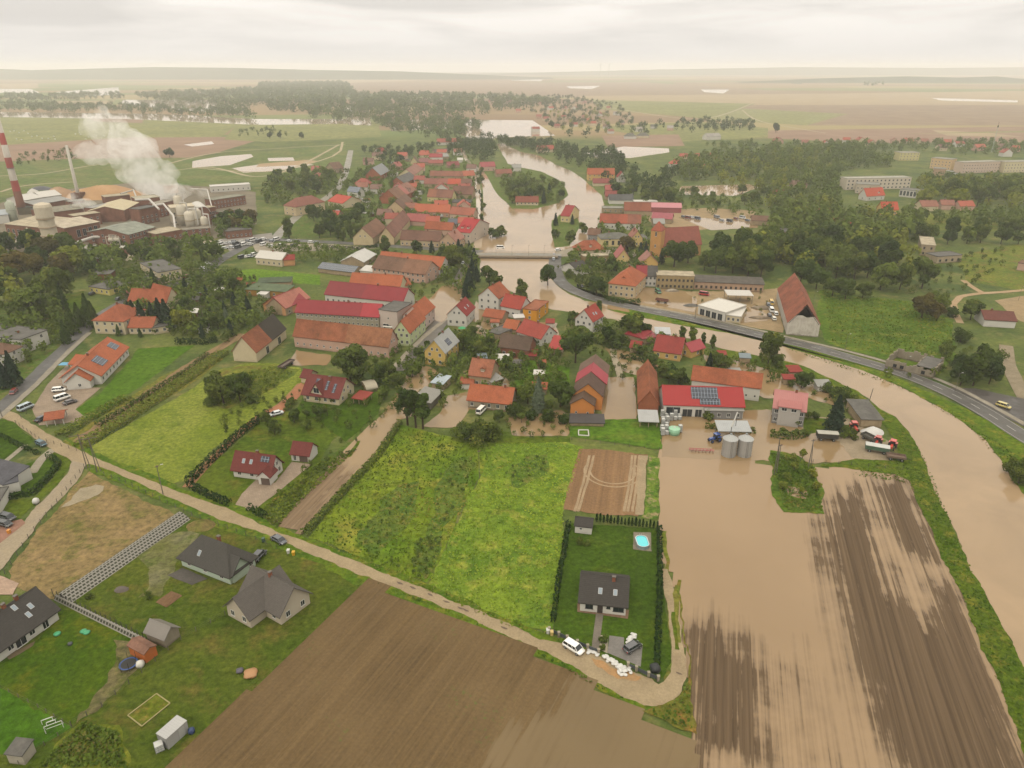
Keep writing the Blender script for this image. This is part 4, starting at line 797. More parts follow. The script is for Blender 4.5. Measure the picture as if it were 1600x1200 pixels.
t=H('house','yellow bungalow with red roof beside round hedges and flooded garden',(1021,559),(1062,565),(1078,551),3.2,'g',7.6,RT('#a8403a',.3),W_Y,win=(3,1,2),gw=1,hd='yellow red roofed bungalow')
H('','',(1079,560),(1100,553),6,2.8,'g',5.2,RM('#b04048',.5),W_Y,t=t,win=(1,1,1))
H('shed','longer of two low sheds with crimson sheet roof by the river',(977,531),(1002,538),7,2.6,'m',3.6,RM('#a5363c'),W_S,'shed')
H('shed','low crimson roofed shed next to the longer crimson one',(1003,539),(1026,536),8,2.6,'m',3.4,RM('#9c3a40'),W_S,'shed')
H('shed','small brick red gabled shed in the flooded garden',(984,551),(999,553),6,2.3,'g',4,REDT,W_S,'shed')
H('shed','pale grey sheet roofed store between red sheds and yellow bungalow',(1024,530),(1046,531),6,2.4,'m',3,RM('#b9bfc2',.6),W_W,'shed')
t=H('house','grey two storey house with pink metal roof and white balcony',(1205,661),(1254,668),10,5.6,'g',9.4,RM('#c07c78',.6,.5,.2),W_G,win=(5,2,1),hd='grey pink roofed house',wins=[(.3,5.6,1.6,1.2),(.6,5.6,1.6,1.2)])
H('','',(1213,664),(1246,669),3.2,6.6,'m',7.4,RM('#b9706c',.6,.5,.2),PL('#b5b0a8',.2),t=t,wins=[(.25,5.2,1.6,1.1),(.7,5.2,1.6,1.1)])
H('shed','machinery shed with dark felt roof and open end on the levee yard',(1344,668),(1376,669),13,2.9,'m',3.5,GRD,W_S,'shed',hd='machinery shed')
H('shed','grey corrugated lean to sheds by the tall pines in muddy yard',(673,641),(691,622),6,2.6,'m',3.2,RM('#8e8c84',.6),PL('#6f6a5c',.5),'shed')
H('shed','small shed with pale blue sheet roof above the muddy yard',(675,608),(692,611),6,2.5,'m',3.1,RM('#a9b9c2',.6),W_S,'shed')
# ---- old village rows
for args in [
 ('barn','cream gabled barn with plain brown roof, first at the road bend',(583,384),(604,367),(557,380),5,'g',11,BRN2,PL('#cdbb94',.35),dict(gw=2,hd='cream gabled barn at the bend')),
 ('barn','tall brown roofed barn with cream gable joined to the old farm row',(616,383),(641,353),(603,372),5,'g',11,RT('#976452',.5),PL('#c9b48c',.35),{}),
 ('house','low farmhouse with dark brown roof and small windows at the road',(626,384),(687,387),9,4.2,'g',9,RT('#855c4c',.5),PL('#c8b28e',.4),dict(win=(9,1,0),hd='low dark brown farmhouse')),
 ('house','gabled house with salmon roof at the street corner by the bridge',(688,389),(713,391),14,5.2,'g',10,RT('#b37a68',.4),PL('#c9a98a',.35),dict(ax='v',win=(3,2,3),hd='salmon corner house')),
 ('house','tall house with vivid red roof near the bridge end',(712,379),(735,381),(746,364),7,'g',12.5,RT('#c03236',.15),PL('#d0c0ae',.25),dict(win=(4,2,2),dm=[.3,.7],hd='vivid red roofed house')),
 ('shed','shed with dark blue sheet roof behind the vivid red roofed house',(700,357),(714,357),8,3,'m',5,RM('#4a5360',.6),W_S,{}),
 ('house','long house with fresh orange roof behind the hedge courtyard',(648,338),(702,340),8,4,'g',8.6,RT('#cf6a48',.2),PL('#c49a80',.35),dict(win=(8,1,0),hd='fresh orange courtyard house')),
 ('house','house with rusty orange roof at the canal street beside the courtyard house',(703,343),(739,346),9,4.4,'g',8.6,RT('#b86650',.35),PL('#cbb49c',.35),dict(win=(5,1,2))),
 ('house','row house with orange roof behind the low dark brown farmhouse',(664,366),(706,369),8,4,'g',8,OR_,W_P,{}),
 ('barn','broad barn with raspberry pink roof in the old farm row',(634,352),(668,354),9,3.4,'g',7.5,RT('#b8605c',.3),W_P,{}),
 ('barn','cream gabled barn with umber roof behind the raspberry barn',(631,336),(646,323),(614,329),4.6,'g',10,BRN,PL('#cfb48c',.35),dict(hd='umber cream barn')),
 ('barn','brick barn with striped brown and pink tile roof',(622,319),(651,305),(602,314),4.6,'g',11,RT('#9a6a58',.5),B_O,dict(seg=[(0,.45,BRN2),(.45,.6,PINK),(.6,1,RT('#a3705c',.4))],hd='striped roof barn')),
 ('barn','brick barn with smoke grey roof above the striped roof barn',(632,293),(651,284),(617,289),4,'g',9,GRD,B_O,{}),
 ('barn','barn with cream gable and rose brown roof above the grey roofed one',(647,281),(661,271),(629,277),4.6,'g',10,RT('#a6705e',.4),PL('#d2c49a',.3),{}),
 ('barn','brick barn with slate grey roof alone in the gardens',(595,282),(609,274),(575,280),5,'g',12,RM('#7f8284',.9),B_O,dict(hd='lone slate roofed brick barn')),
 ('house','house with hipped rose red roof below the lone brick barn',(555,293),(575,294),9,4,'h',8,RT('#b55a4e',.3),W_O,{}),
 ('house','white solar roofed house between the asphalt road and the gardens',(543,307),(560,309),8,4.5,'g',8,panels('#5a6470'),W_W,{}),
 ('house','pale house with bright vermilion roof near the asphalt road',(513,322),(536,326),(543,317),4,'g',8,RT('#cf4f3c',.15),W_C,dict(hd='vermilion roofed house',win=(3,1,1))),
 ('shed','small vermilion roofed shed below the vermilion roofed house',(512,341),(528,342),8,2.6,'g',5,RT('#cf4f3c',.2),W_S,{}),
 ('house','tall cream house with brown hipped roof on the near road side',(445,335),(463,338),(476,324),7,'h',12,RT('#9c5f50',.3),PL('#d2bd98',.25),dict(win=(2,2,3),hd='tall cream roadside house')),
 ('house','square brick house with hipped brown roof in dense trees',(486,285),(508,288),10,4.5,'h',9,RT('#a86550',.3),B_O,{}),
 ('house','small pink roofed house behind the square brick house',(487,272),(500,272),8,4,'g',7.5,PINK,W_P,{}),
 ('barn','brown gabled barn left of the far asphalt road',(510,269),(523,271),12,4.5,'g',10,BRN,W_S,dict(ax='v')),
 ('house','white gabled cottage with red roof far up the left gardens',(585,242),(596,243),9,4.5,'g',8.5,REDT,W_W,dict(ax='v')),
 ('house','pink gabled house with pale walls above the umber barn',(610,266),(622,267),9,4.5,'g',8.5,RT('#b5645a',.3),W_P,dict(ax='v')),
 ('house','white low house below the pink gabled house',(610,276),(621,276),6,3,'f',3,WHT,W_W,{}),
 ('house','long row house with brown roof and one scarlet section',(663,293),(736,294),9,3.6,'g',7.6,None,W_S,dict(seg=[(0,.5,RT('#a06052',.4)),(.5,.78,RT('#d0553c',.15)),(.78,1,RT('#84604f',.4))],hd='row house with scarlet section')),
 ('house','long rose brown roofed row behind the scarlet section row',(672,280),(724,281),8,3.6,'g',7.6,RT('#a0644f',.4),W_S,{}),
 ('house','coral roofed house end at the canal street above the row house',(725,281),(742,280),8,4,'g',8,RT('#c7694e',.3),W_C,{}),
 ('house','cream walled house with tan brown roof in the middle rows',(668,315),(706,317),11,4.2,'g',9.5,RT('#a0664e',.5),PL('#d5c68e',.25),dict(win=(5,1,0),seg=[(0,.35,RT('#a86a50',.4)),(.35,1,RT('#93614e',.5))])),
 ('house','broad chestnut brown roofed house at the canal street',(707,310),(738,311),12,4,'g',9.5,RT('#855a4a',.5),W_S,{}),
 ('shed','flat roofed charcoal shed before the chestnut roofed house',(707,323),(736,323),7,3.4,'m',4.4,FE('#4f4b49'),W_S,{}),
 ('house','low house with cherry red roof and white band, upper old village',(671,251),(691,251),8,4,'g',7.6,RT('#b8484a',.2),W_W,dict(hd='cherry red house')),
 ('shed','grey sheet roofed shed beside the cherry red house',(692,250),(702,249),8,3.6,'g',6.4,GRY,W_S,{}),
 ('house','brick red roofed house before the cherry red house',(670,259),(692,259),7,3,'g',6,RT('#b05a50',.3),W_S,{}),
 ('house','burgundy roofed house near the flooded canal head',(700,263),(718,262),8,3,'g',6.4,RT('#9c4a4a',.3),W_S,{}),
 ('house','dusky pink roofed house left of the brick red roof',(655,258),(670,258),8,3.4,'g',7,RT('#a06a66',.4),W_S,{}),
 ('barn','beige gable barn facing the road in the upper old village',(642,260),(652,260),12,5,'g',10,BRN,PL('#c7b78f',.3),dict(ax='v')),
 ('barn','long coral roofed barn at the far end of the village',(684,227),(722,226),10,4,'g',8.5,RT('#b5604e',.3),W_W,{}),
 ('shed','dark roofed shed between the coral barn and the cherry house',(680,241),(703,239),8,3,'g',5.5,RT('#6e5a58',.3),W_S,{}),
 ('shed','tiny white hut at the canal head',(715,254),(723,254),5,3,'g',5,WHT,W_W,{})]:
    nm,lb,A,B,w,he,rt,hr,rc,wc,kw=args; H(nm,lb,A,B,w,he,rt,hr,rc,wc,cat=nm,**kw)
# ---- islands and right bank
for args in [
 ('house','cream cottage with deep red roof alone on the flooded islet',(876,347),(889,348),(899,338),4.6,'g',10,RT('#a83a3a',.2),PL('#d9c690',.15),dict(win=(2,1,1),hd='cream islet cottage',gw=1)),
 ('house','long brick brown house on the tree island in the river',(806,321),(841,321),8,2.8,'g',6.5,RT('#96503e',.4),W_C,dict(win=(6,1,0))),
 ('house','red roofed riverside house beyond the tree island',(841,239),(866,238),9,4,'g',8.5,RT('#bd5a48',.3),W_C,{}),
 ('house','pink house with red roof beside the canal trees',(752,268),(774,267),9,5,'g',9,RT('#b8565a',.25),W_P,dict(win=(3,1,0))),
 ('house','pale blue grey house on the island edge',(800,268),(814,268),8,4,'g',7,GRY,W_W,{}),
 ('house','brick roofed house among trees on the river island',(776,277),(800,276),8,3.5,'g',7,RT('#a05f4c',.4),W_S,{}),
 ('house','large mustard house with orange roof on the right bank',(918,282),(960,282),10,6,'g',11,OR2,W_Y,dict(win=(6,2,0),hd='mustard house')),
 ('barn','dull red roofed barn in front of the mustard house',(927,291),(955,291),8,3,'g',6.5,RT('#a0504a',.4),W_C,{}),
 ('house','white gabled house with red roof right of the mustard house',(965,285),(977,285),10,5,'g',9.5,REDT,W_W,dict(ax='v')),
 ('barn','upper of two red barns on the right bank road',(946,303),(970,303),9,3.5,'g',7,RT('#b55850',.3),W_S,{}),
 ('barn','lower and darker of two red barns on the right bank road',(946,313),(971,313),9,3.5,'g',7,RT('#a04a44',.3),W_S,{}),
 ('barn','wide charcoal roofed store below the red barns',(952,319),(989,319),10,3.4,'g',7,FE('#5a5a58'),W_W,{}),
 ('hall','long white flat hall right of the charcoal store',(991,322),(1027,322),8,3.4,'f',3.4,WHT,W_W,{}),
 ('hall','grey glasshouse like hall left of the rust brown barn',(942,333),(974,333),9,3.6,'f',3.6,FE('#8f8c80'),W_S,dict(win=(4,1,0))),
 ('barn','rust brown roofed barn in the builders yard',(975,337),(1016,338),13,4,'g',9,RT('#9c563e',.4),W_S,{}),
 ('hall','pink sheet roofed hall in the builders yard',(1017,332),(1064,333),11,4,'g',6.5,RM('#c98088',.9,.5,.1),PL('#a05a5a',.2),dict(hd='pink builders hall')),
 ('barn','long white walled stable with red orange roof by the church',(937,358),(1000,360),11,4.6,'g',9.6,None,W_W,dict(seg=[(0,.68,RT('#b4573c',.5)),(.68,1,RT('#9c5c48',.5))],win=(8,1,0),hd='red orange stable')),
 ('hall','rose pink roofed shed behind the church tower',(1018,348),(1049,350),10,3.4,'g',6.5,RT('#b8606a',.25),W_S,{}),
 ('shed','light grey roofed shed below the rose pink roof',(1021,356),(1038,356),8,3,'g',5.5,GRY,W_S,{}),
 ('house','small grey house with brown roof at the flood edge',(918,376),(936,377),9,4,'g',7,BRN,W_G,dict(win=(3,1,0))),
 ('house','cream hall with arched windows and slate roof',(939,386),(985,385),12,5,'h',7.6,SLATE,PL('#dcc894',.15),dict(wins=[(.2,1.2,1.6,2.6),(.4,1.2,1.6,2.6),(.6,1.2,1.6,2.6),(.8,1.2,1.6,2.6)],fr='#6a5a48',hd='arched window hall')),
 ('house','yellow gabled house with reddish roof between hall and church tower',(986,386),(1003,386),12,5.6,'g',10,RT('#b0705e',.3),PL('#dcc080',.15),dict(ax='v',win=(3,1,0),gw=2)),
 ('house','ochre low annex leaning against the church tower',(1003,385),(1014,384),8,4.2,'m',5.5,SLATE,W_Y,{}),
 ('house','house with curved orange hipped roof and pale dormer',(901,402),(945,400),10,4.2,'h',8.6,OR_,W_C,dict(dm=[.5],win=(5,1,0),hd='curved orange roof house')),
 ('house','rough stone flat roofed building before the curved orange roof',(912,412),(950,410),6,4,'f',4,TAN,PL('#a58a62',.6),dict(win=(4,1,0))),
 ('house','yellow gabled house with rose roof near the dark spruces',(963,416),(983,416),12,4.6,'g',9.4,RT('#bf6c68',.25),PL('#d8bd80',.15),dict(ax='v',win=(2,1,2),gw=1)),
 ('house','gabled house with faded pink roof below the church tower',(1002,423),(1027,423),11,4.4,'g',8.8,RT('#b07a6c',.4),W_Y,dict(ax='v',win=(2,1,0))),
 ('house','white house with dark grey low roof in the river bend hedge',(902,431),(922,427),(886,421),2.8,'g',5.6,DKR,W_W,dict(ch=[(.5,.5)],hd='white house in the river bend')),
 ('house','large beige villa with orange mansard roof above the main road',(950,462),(991,467),(998,448),6.6,'h',12,OR2,PL('#cdb894',.25),dict(win=(5,2,3),dm=[.5],ch=[(.5,.6)],hd='orange mansard villa')),
 ('house','white terrace with crimson and charcoal roof beside the mansard villa',(994,447),(1025,448),9,5.6,'g',9.6,None,W_W,dict(seg=[(0,.52,CRIM),(.52,1,FE('#55524e'))],win=(5,2,0),hd='crimson terrace')),
 ('ruin','derelict flat topped stone block with two rows of dark openings',(1025,451),(1083,453),9,7,'f',7,TAN,PL('#a8946c',.7),dict(win=(9,2,0),ws=(1.1,1.3),fr='#6b5c46',hd='derelict stone block')),
 ('hall','long low pinkish workshop with dark felt roof along the yard',(1084,452),(1192,457),9,4,'m',5,FE('#5c564e'),PL('#b89a80',.5),dict(win=(14,1,0),hd='long pinkish workshop',fr='#7a6a58')),
 ('shelter','open white roofed canopy on posts in the flooded yard',(1136,474),(1175,475),9,4,'x',4,WHT,flat('#8a8478'),dict(nowall=True,hd='white canopy')),
 ('hall','white roofed service hall with four gate doors by the road',(1090,491),(1132,503),(1152,488),4.2,'f',4.2,flat('#d6d1c6',.6,.08),W_W,dict(wins=[(.16,.1,2.4,3),(.38,.1,2.4,3),(.6,.1,2.4,3),(.82,.1,2.4,3)],hd='white service hall',fr='#b0a898')),
 ('garage','lower beige garage joined to the white service hall',(1134,503),(1156,506),(1168,492),3.2,'f',3.2,flat('#d6d1c6',.6,.08),W_C,dict(win=(3,1,0))),
 ('ruin','taller derelict flat roofed block at the far meadow',(1436,399),(1458,401),(1484,390),6.5,'f',6.5,TAN,PL('#ab9a7e',.7),dict(win=(2,2,2),fr='#5a5044',hd='derelict meadow block')),
 ('ruin','low derelict annex with four window holes before the meadow block',(1463,412),(1501,409),9,4,'f',4,GRD,PL('#b5a488',.6),dict(win=(4,1,0),fr='#4a4238',ws=(1.4,1.4))),
 ('house','white bungalow with maroon and grey roof near the sandy track',(1536,510),(1585,513),11,3.2,'g',5.6,RT('#7c453c',.3),W_W,dict(win=(0,1,0),hd='white bungalow at the sandy track')),
 ('house','building edge with blue door at the right border of the meadow',(1588,422),(1640,430),9,4,'f',4,BRN,W_P,{}),
 ('house','long block of the school, yellow middle section, flat roof',(1321,297),(1421,295),12,10,'f',10,FE('#aaa698'),PL('#d6cab6',.15),dict(win=(16,3,0),ws=(1.6,1.6),hd='school block')),
 ('hall','white school gym with tall dark windows and grey flat roof',(1404,307),(1447,312),14,6,'f',6,FE('#77756c'),W_W,dict(win=(8,1,0),ws=(2,4),hd='school gym')),
 ('house','school wing with grey flat roof pointing towards the red roofed house',(1336,302),(1372,304),16,8,'f',8,FE('#8a877c'),PL('#c4b7a2',.2),dict(win=(6,2,0))),
 ('house','white house with vivid orange roof and dark gable before the school',(1353,314),(1381,312),9,4,'g',9.5,RT('#d2563c',.15),W_W,dict(win=(3,1,1),dm=[.7],hd='orange house before the school')),
 ('house','cream cottage with vermilion roof right of the school trees',(1377,336),(1402,336),9,4.2,'g',9,RT('#d4553a',.15),W_Y,dict(win=(3,1,1),hd='vermilion cottage')),
 ('house','cottage with vermilion roof in woods below the school',(1303,364),(1336,363),9,4.4,'g',9,RT('#cf5238',.15),W_C,dict(win=(4,1,1),ch=[(.4,.5)])),
 ('ruin','collapsed orange roof of a house sunk in the woods',(1346,408),(1380,407),9,3,'g',7,RT('#bd5838',.5),W_S,{}),
 ('house','pink walled flat house with grey roof half buried in trees',(1203,376),(1240,378),12,6,'f',6,GRD,W_P,dict(win=(5,2,0))),
 ('shed','long dull brown shed at the edge of the scrap yard',(1174,352),(1200,353),9,3.5,'g',6,BRN,W_S,{}),
 ('apartment_block','apartment block with green base and yellow end wall',(1502,271),(1560,269),12,11,'f',11,FE('#a5a092'),PL('#d2bba8',.15),dict(win=(14,3,0),hd='apartment block')),
 ('apartment_block','apartment block cut by the right frame border',(1567,270),(1650,268),12,11,'f',11,FE('#a5a092'),PL('#d6c8a4',.15),dict(win=(18,3,0))),
 ('apartment_block','tall orange and cream apartment block above the car park',(1452,263),(1484,266),14,11,'f',11,FE('#989284'),PL('#d8b88a',.2),dict(win=(6,3,0))),
 ('apartment_block','pale yellow block with flat roof behind the school trees',(1404,251),(1435,251),14,9,'f',9,FE('#a09a8c'),PL('#cfc48c',.2),dict(win=(6,3,0))),
 ('house','tan gable end block below the orange and cream apartments',(1457,276),(1476,277),12,8,'f',8,FE('#908a7c'),PL('#b59a80',.3),{}),
 ('house','white house with coral roof on the wooded slope',(1047,263),(1068,263),10,5,'h',9,RT('#cf5f4c',.2),W_W,dict(win=(3,1,0))),
 ('house','house with steep salmon orange roof on the wooded slope',(1084,266),(1103,263),10,4,'g',9,RT('#cf6448',.2),W_S,{}),
 ('house','long low coral roofed house, uppermost on the wooded slope',(1088,250),(1112,249),9,4,'g',7,RT('#c4604e',.3),W_C,{}),
 ('house','small coral roofed house left of the low coral one',(1062,250),(1074,250),8,4,'g',7,RT('#c4604e',.3),W_C,{}),
 ('house','large white farmhouse out in the pale fields',(1105,219),(1126,218),12,5,'g',9,RT('#a8a49c',.3),W_W,dict(hd='white field farmhouse')),
 ('house','grey roofed new house at the end of the far village road',(976,217),(994,217),10,4,'h',8,SLATE,W_W,{}),
 ('house','second grey roofed new house, beside the far village road end',(996,216),(1014,216),10,4,'h',8,SLATE,W_C,{})]:
    nm,lb,A,B,w,he,rt,hr,rc,wc,kw=args; H(nm,lb,A,B,w,he,rt,hr,rc,wc,cat=nm.replace('_',' '),**kw)
# church: tower and nave are one building
t=H('church','church with ochre square tower and long rust red nave roof',(1014,404),(1030,406),7,17,'h',21.5,RT('#b5573f',.3),PL('#cf9a5c',.5),'church',wins=[(.5,13.5,1.1,2.6),(.5,7,.9,1.8)],hd='church tower',ov=.3)
H('','',(1031,403),(1094,399),13,7,'g',16,RT('#a5584a',.3),PL('#c89a66',.4),t=t,ov=.4)
# roofless red barn: a long steep roof with holes, white end wall
a,b,L,ang=frame((1228,523),(1278,527)); t=thing('barn','derelict long barn with steep holed red roof and whitewashed end','barn',a,ang); t.matrix_basis=Matrix.Translation(a)@Matrix.Rotation(ang,4,'Z'); HANDLES.append((a+Vector((0,25,0)),'derelict red barn',40))
LB,he,hr=52,5.5,13.5
wb=MB(); z0=-.3; zc=he+3.3; xc=(zc-he)/(hr-he)*L/2
wb.poly([(0,0,z0),(L,0,z0),(L,0,he),(L-xc,0,zc),(L*.55,0,zc-.6),(L*.42,0,zc+.2),(xc,0,zc),(0,0,he)]); wb.poly([(0,LB,z0),(0,LB,he),(L/2,LB,hr),(L,LB,he),(L,LB,z0)]); wb.poly([(0,0,z0),(0,0,he),(0,LB,he),(0,LB,z0)]); wb.poly([(L,0,z0),(L,LB,z0),(L,LB,he),(L,0,he)])
ob('wall',wb,PL('#cdc6b8',.8),t)
# roof built of strips so that the missing tiles are real gaps
rb=MB(); rnd=random.Random(3); nx,ny=10,52
holes={(6,9),(7,9),(12,8),(13,8),(12,7),(17,9),(18,9),(18,8),(23,8),(24,8),(24,7),(29,9),(33,8),(36,9),(41,9),(42,8)}
for side in (0,1):
    for j in range(ny):
        for i in range(nx):
            if side==1 and (j,i) in holes: continue
            if j==0 and i>7: continue
            f0,f1=i/nx-.04*(i==0),(i+1)/nx; sag=[.25*math.sin((j+q)/ny*math.pi*5)*.6 for q in (0,1)]
            def P(f,y,s): 
                x=f*L/2; return ((x if side==0 else L-x),y,he+(hr-he)*f+.1-s*f)
            y0,y1=j*LB/ny,(j+1)*LB/ny
            rb.poly([P(f0,y0,sag[0]),P(f1,y0,sag[0]),P(f1,y1,sag[1]),P(f0,y1,sag[1])])
o=ob('roof',rb,RT('#ab5f46',.8,.3),t); md=o.modifiers.new('thickness','SOLIDIFY'); md.thickness=.15
bm_=MB()
for j in range(0,27): bm_.tube((L/2,j*2,hr-.6),(L-.4,j*2,he-.2),.12,n=4); bm_.tube((L/2,j*2,hr-.6),(.4,j*2,he-.2),.12,n=4)
ob('rafters',bm_,bark('#4a4036'),t)
# roofless ruin beside the road
a,b,L,ang=frame((1383,573),(1456,591)); t=thing('ruin','roofless grey ruin with broken walls beside the main road','ruin',a,ang); HANDLES.append((a+Vector((10,5,0)),'roofless ruin',20))
rw=MB(); rnd=random.Random(5)
def ragged(x0,y0,x1,y1,h,n):
    for i in range(n):
        f0,f1=i/n,(i+1)/n; hh=h*rnd.uniform(.72,1.05); xa,ya,xb,yb=x0+(x1-x0)*f0,y0+(y1-y0)*f0,x0+(x1-x0)*f1,y0+(y1-y0)*f1
        if abs(x1-x0)>abs(y1-y0): rw.box(xa,xb,ya-.2,ya+.2,-.3,hh)
        else: rw.box(xa-.2,xa+.2,ya,yb,-.3,hh)
ragged(0,0,L,0,3.2,14); ragged(0,13,L,13,4.2,14); ragged(0,.2,0,12.8,3.5,8); ragged(L,.2,L,12.8,3.5,8); ragged(L*.62,.2,L*.62,12.8,4,8)
ob('wall',rw,PL('#9a8f7c',.7),t)
for f in (.2,.35,.8): addwin(t,Matrix.Identity(4),(f*L,-.24,.8),0,1.3,1.3,'#4a4238')
ob('roof',MB().box(L*.62+.25,L-.25,.25,12.75,3.3,3.5),GRD,t)

# small houses of the far villages
for gi,(grp,lab,lst) in enumerate([('houses of the far village','small house with faded red roof in the far village beyond the river',[(800,163),(825,163),(847,164),(810,176),(862,172),(882,171),(897,172),(852,189),(842,185),(880,186),(897,198),(912,186),(920,191),(926,197),(947,201),(955,209),(915,163),(950,171),(838,206),(935,181),(870,200),(780,168),(766,160),(662,157),(690,151),(790,158)]),
  ('pale houses of the far village','small pale walled house among trees at the end of the far village',[(972,195),(1000,206),(1021,201),(1047,204),(985,186),(962,180)]),
  ('houses at the edge of the far fields','small red roofed house in the row at the edge of the far right fields',[(1217,225),(1258,227),(1290,230),(1322,224),(1346,224),(1396,224),(1420,225),(1445,226),(1473,236),(1480,228),(1532,236),(1566,234),(1588,237),(1574,245),(1362,229),(1500,230)]),
  ('garden houses of the left village','small garden house with weathered roof in the gardens left of the old village',[(566,300),(590,250),(575,258),(622,300),(600,345),(640,300),(655,268),(628,250),(662,246)]),
  ('row houses of the old village','low row house squeezed between the larger roofs of the old village',[(655,287),(690,303),(725,303),(690,331),(725,332),(676,359),(728,357),(648,270),(736,269),(690,243),(716,243),(662,247),(630,310),(588,303),(612,352),(640,332)]),
  ('sheds in the wooded slope','small shed roof showing between trees on the wooded right slope',[(1120,258),(1150,262),(1215,310),(1250,296),(1290,345),(1452,330),(1480,328),(1510,330),(1560,300)])]):
    rr=random.Random(gi)
    for x,y in lst:
        w=rr.uniform(9,13); dx=w*PPM(y)/2; rc=[RT('#b05a4c',.3),RT('#a86a58',.4),RT('#c4604a',.2),RT('#8d6a5c',.4)][rr.randrange(4)] if gi!=1 else [SLATE,RT('#a8a29a',.3)][rr.randrange(2)]
        H('house',lab,(x-dx,y),(x+dx,y+rr.uniform(-.4,.4)),rr.uniform(8,10),rr.uniform(3.4,5),'g',None,rc,[W_W,W_C,W_P][rr.randrange(3)],grp=grp,ax='u' if rr.random()<.75 else 'v')
# ------------------------------------------------------------------ vehicles
@cached
def carpaint(h):
    t=NT('car_paint',.25,.6); t.col(c(h,1.2 if c(h)[1]<.3 else 1.45)); t.b.inputs['Coat Weight'].default_value=.5; return t.m
TYRE=flat('#22211f',.85,.1); RIMM=flat('#8d8d8b',.35,.1); GLS=glass('#20262b'); LAMP=flat('#e6e4da',.2,.02); TAIL=flat('#9c1f1c',.3,.02); BLK=flat('#2a2926',.7,.1)
CARDEF={'suv':(4.5,1.86,.30,.98,1.66,-1.95,.95,.35),'hatch':(4.1,1.74,.26,.88,1.46,-1.75,.95,.45),'van':(5.2,1.95,.3,1.15,2.1,-2.4,1.55,.35),'sedan':(4.6,1.78,.26,.88,1.42,-1.35,.95,.6)}
def carparts(kind):
    k=('car',kind)
    if k in CACHE: return CACHE[k]
    L,W,zb,zl,zt,r0,r1,sl=CARDEF[kind]; hl=L/2; body=MB()
    st=[(-hl,.78,zb+.2,zl-.12),(-hl+.12,.95,zb+.05,zl-.02),(-hl+.7,1,zb,zl),(0,1,zb,zl),(r1+.15,1,zb,zl-.03),(hl-.75,.98,zb,zl-.1),(hl-.18,.9,zb+.05,zl-.2),(hl,.72,zb+.18,zl-.34)]
    vs=[]; 
    for x,w,a,b in st:
        h=W/2*w; vs+=[(x,-h*.92,a),(x,-h,(a+b)/2),(x,-h*.93,b),(x,h*.93,b),(x,h,(a+b)/2),(x,h*.92,a)]
    n=6; fs=[(j*n+i,j*n+(i+1)%n,(j+1)*n+(i+1)%n,(j+1)*n+i) for j in range(len(st)-1) for i in range(n)]+[tuple(range(5,-1,-1)),tuple(range((len(st)-1)*n,len(st)*n))]
    body.solid(vs,fs)
    cab=MB(); wb=W/2*.9; wt=W/2*.76; x0,x1=r0-.1,r1+.55; xa,xb=r0+.15,r1-sl*.6+.1
    B=[(x0,-wb,zl-.02),(x1,-wb,zl-.05),(x1,wb,zl-.05),(x0,wb,zl-.02),(xa,-wt,zt-.05),(xb,-wt,zt-.05),(xb,wt,zt-.05),(xa,wt,zt-.05)]
    cab.solid(B,[(0,1,5,4),(1,2,6,5),(2,3,7,6),(3,0,4,7)])
    rf=MB(); e=.03; rf.solid([(xa-e,-wt-e,zt-.06),(xb+e,-wt-e,zt-.06),(xb+e,wt+e,zt-.06),(xa-e,wt+e,zt-.06),(xa+.15,-wt+.12,zt),(xb-.1,-wt+.12,zt),(xb-.1,wt-.12,zt),(xa+.15,wt-.12,zt)],[(0,1,5,4),(1,2,6,5),(2,3,7,6),(3,0,4,7),(4,5,6,7)])
    for f in (0,.36,.68,1):    # pillars
        for s in (-1,1):
            p=Vector((x0+(x1-x0)*f,s*(wb+.005),zl-.03)); q=Vector((xa+(xb-xa)*f,s*(wt+.01),zt-.05)); rf.tube(p,q,.05,.05,4)
    wh=MB(); wh.lathe([(.33,-.11),(.33,.11)],n=14); ri=MB(); ri.lathe([(.2,-.125),(.2,.125)],n=10)
    d=dict(body=body,cab=cab,roof=rf,wheel=wh.mesh('wheel',TYRE),rim=ri.mesh('rim',RIMM),L=L,W=W,zl=zl); CACHE[k]=d; return d
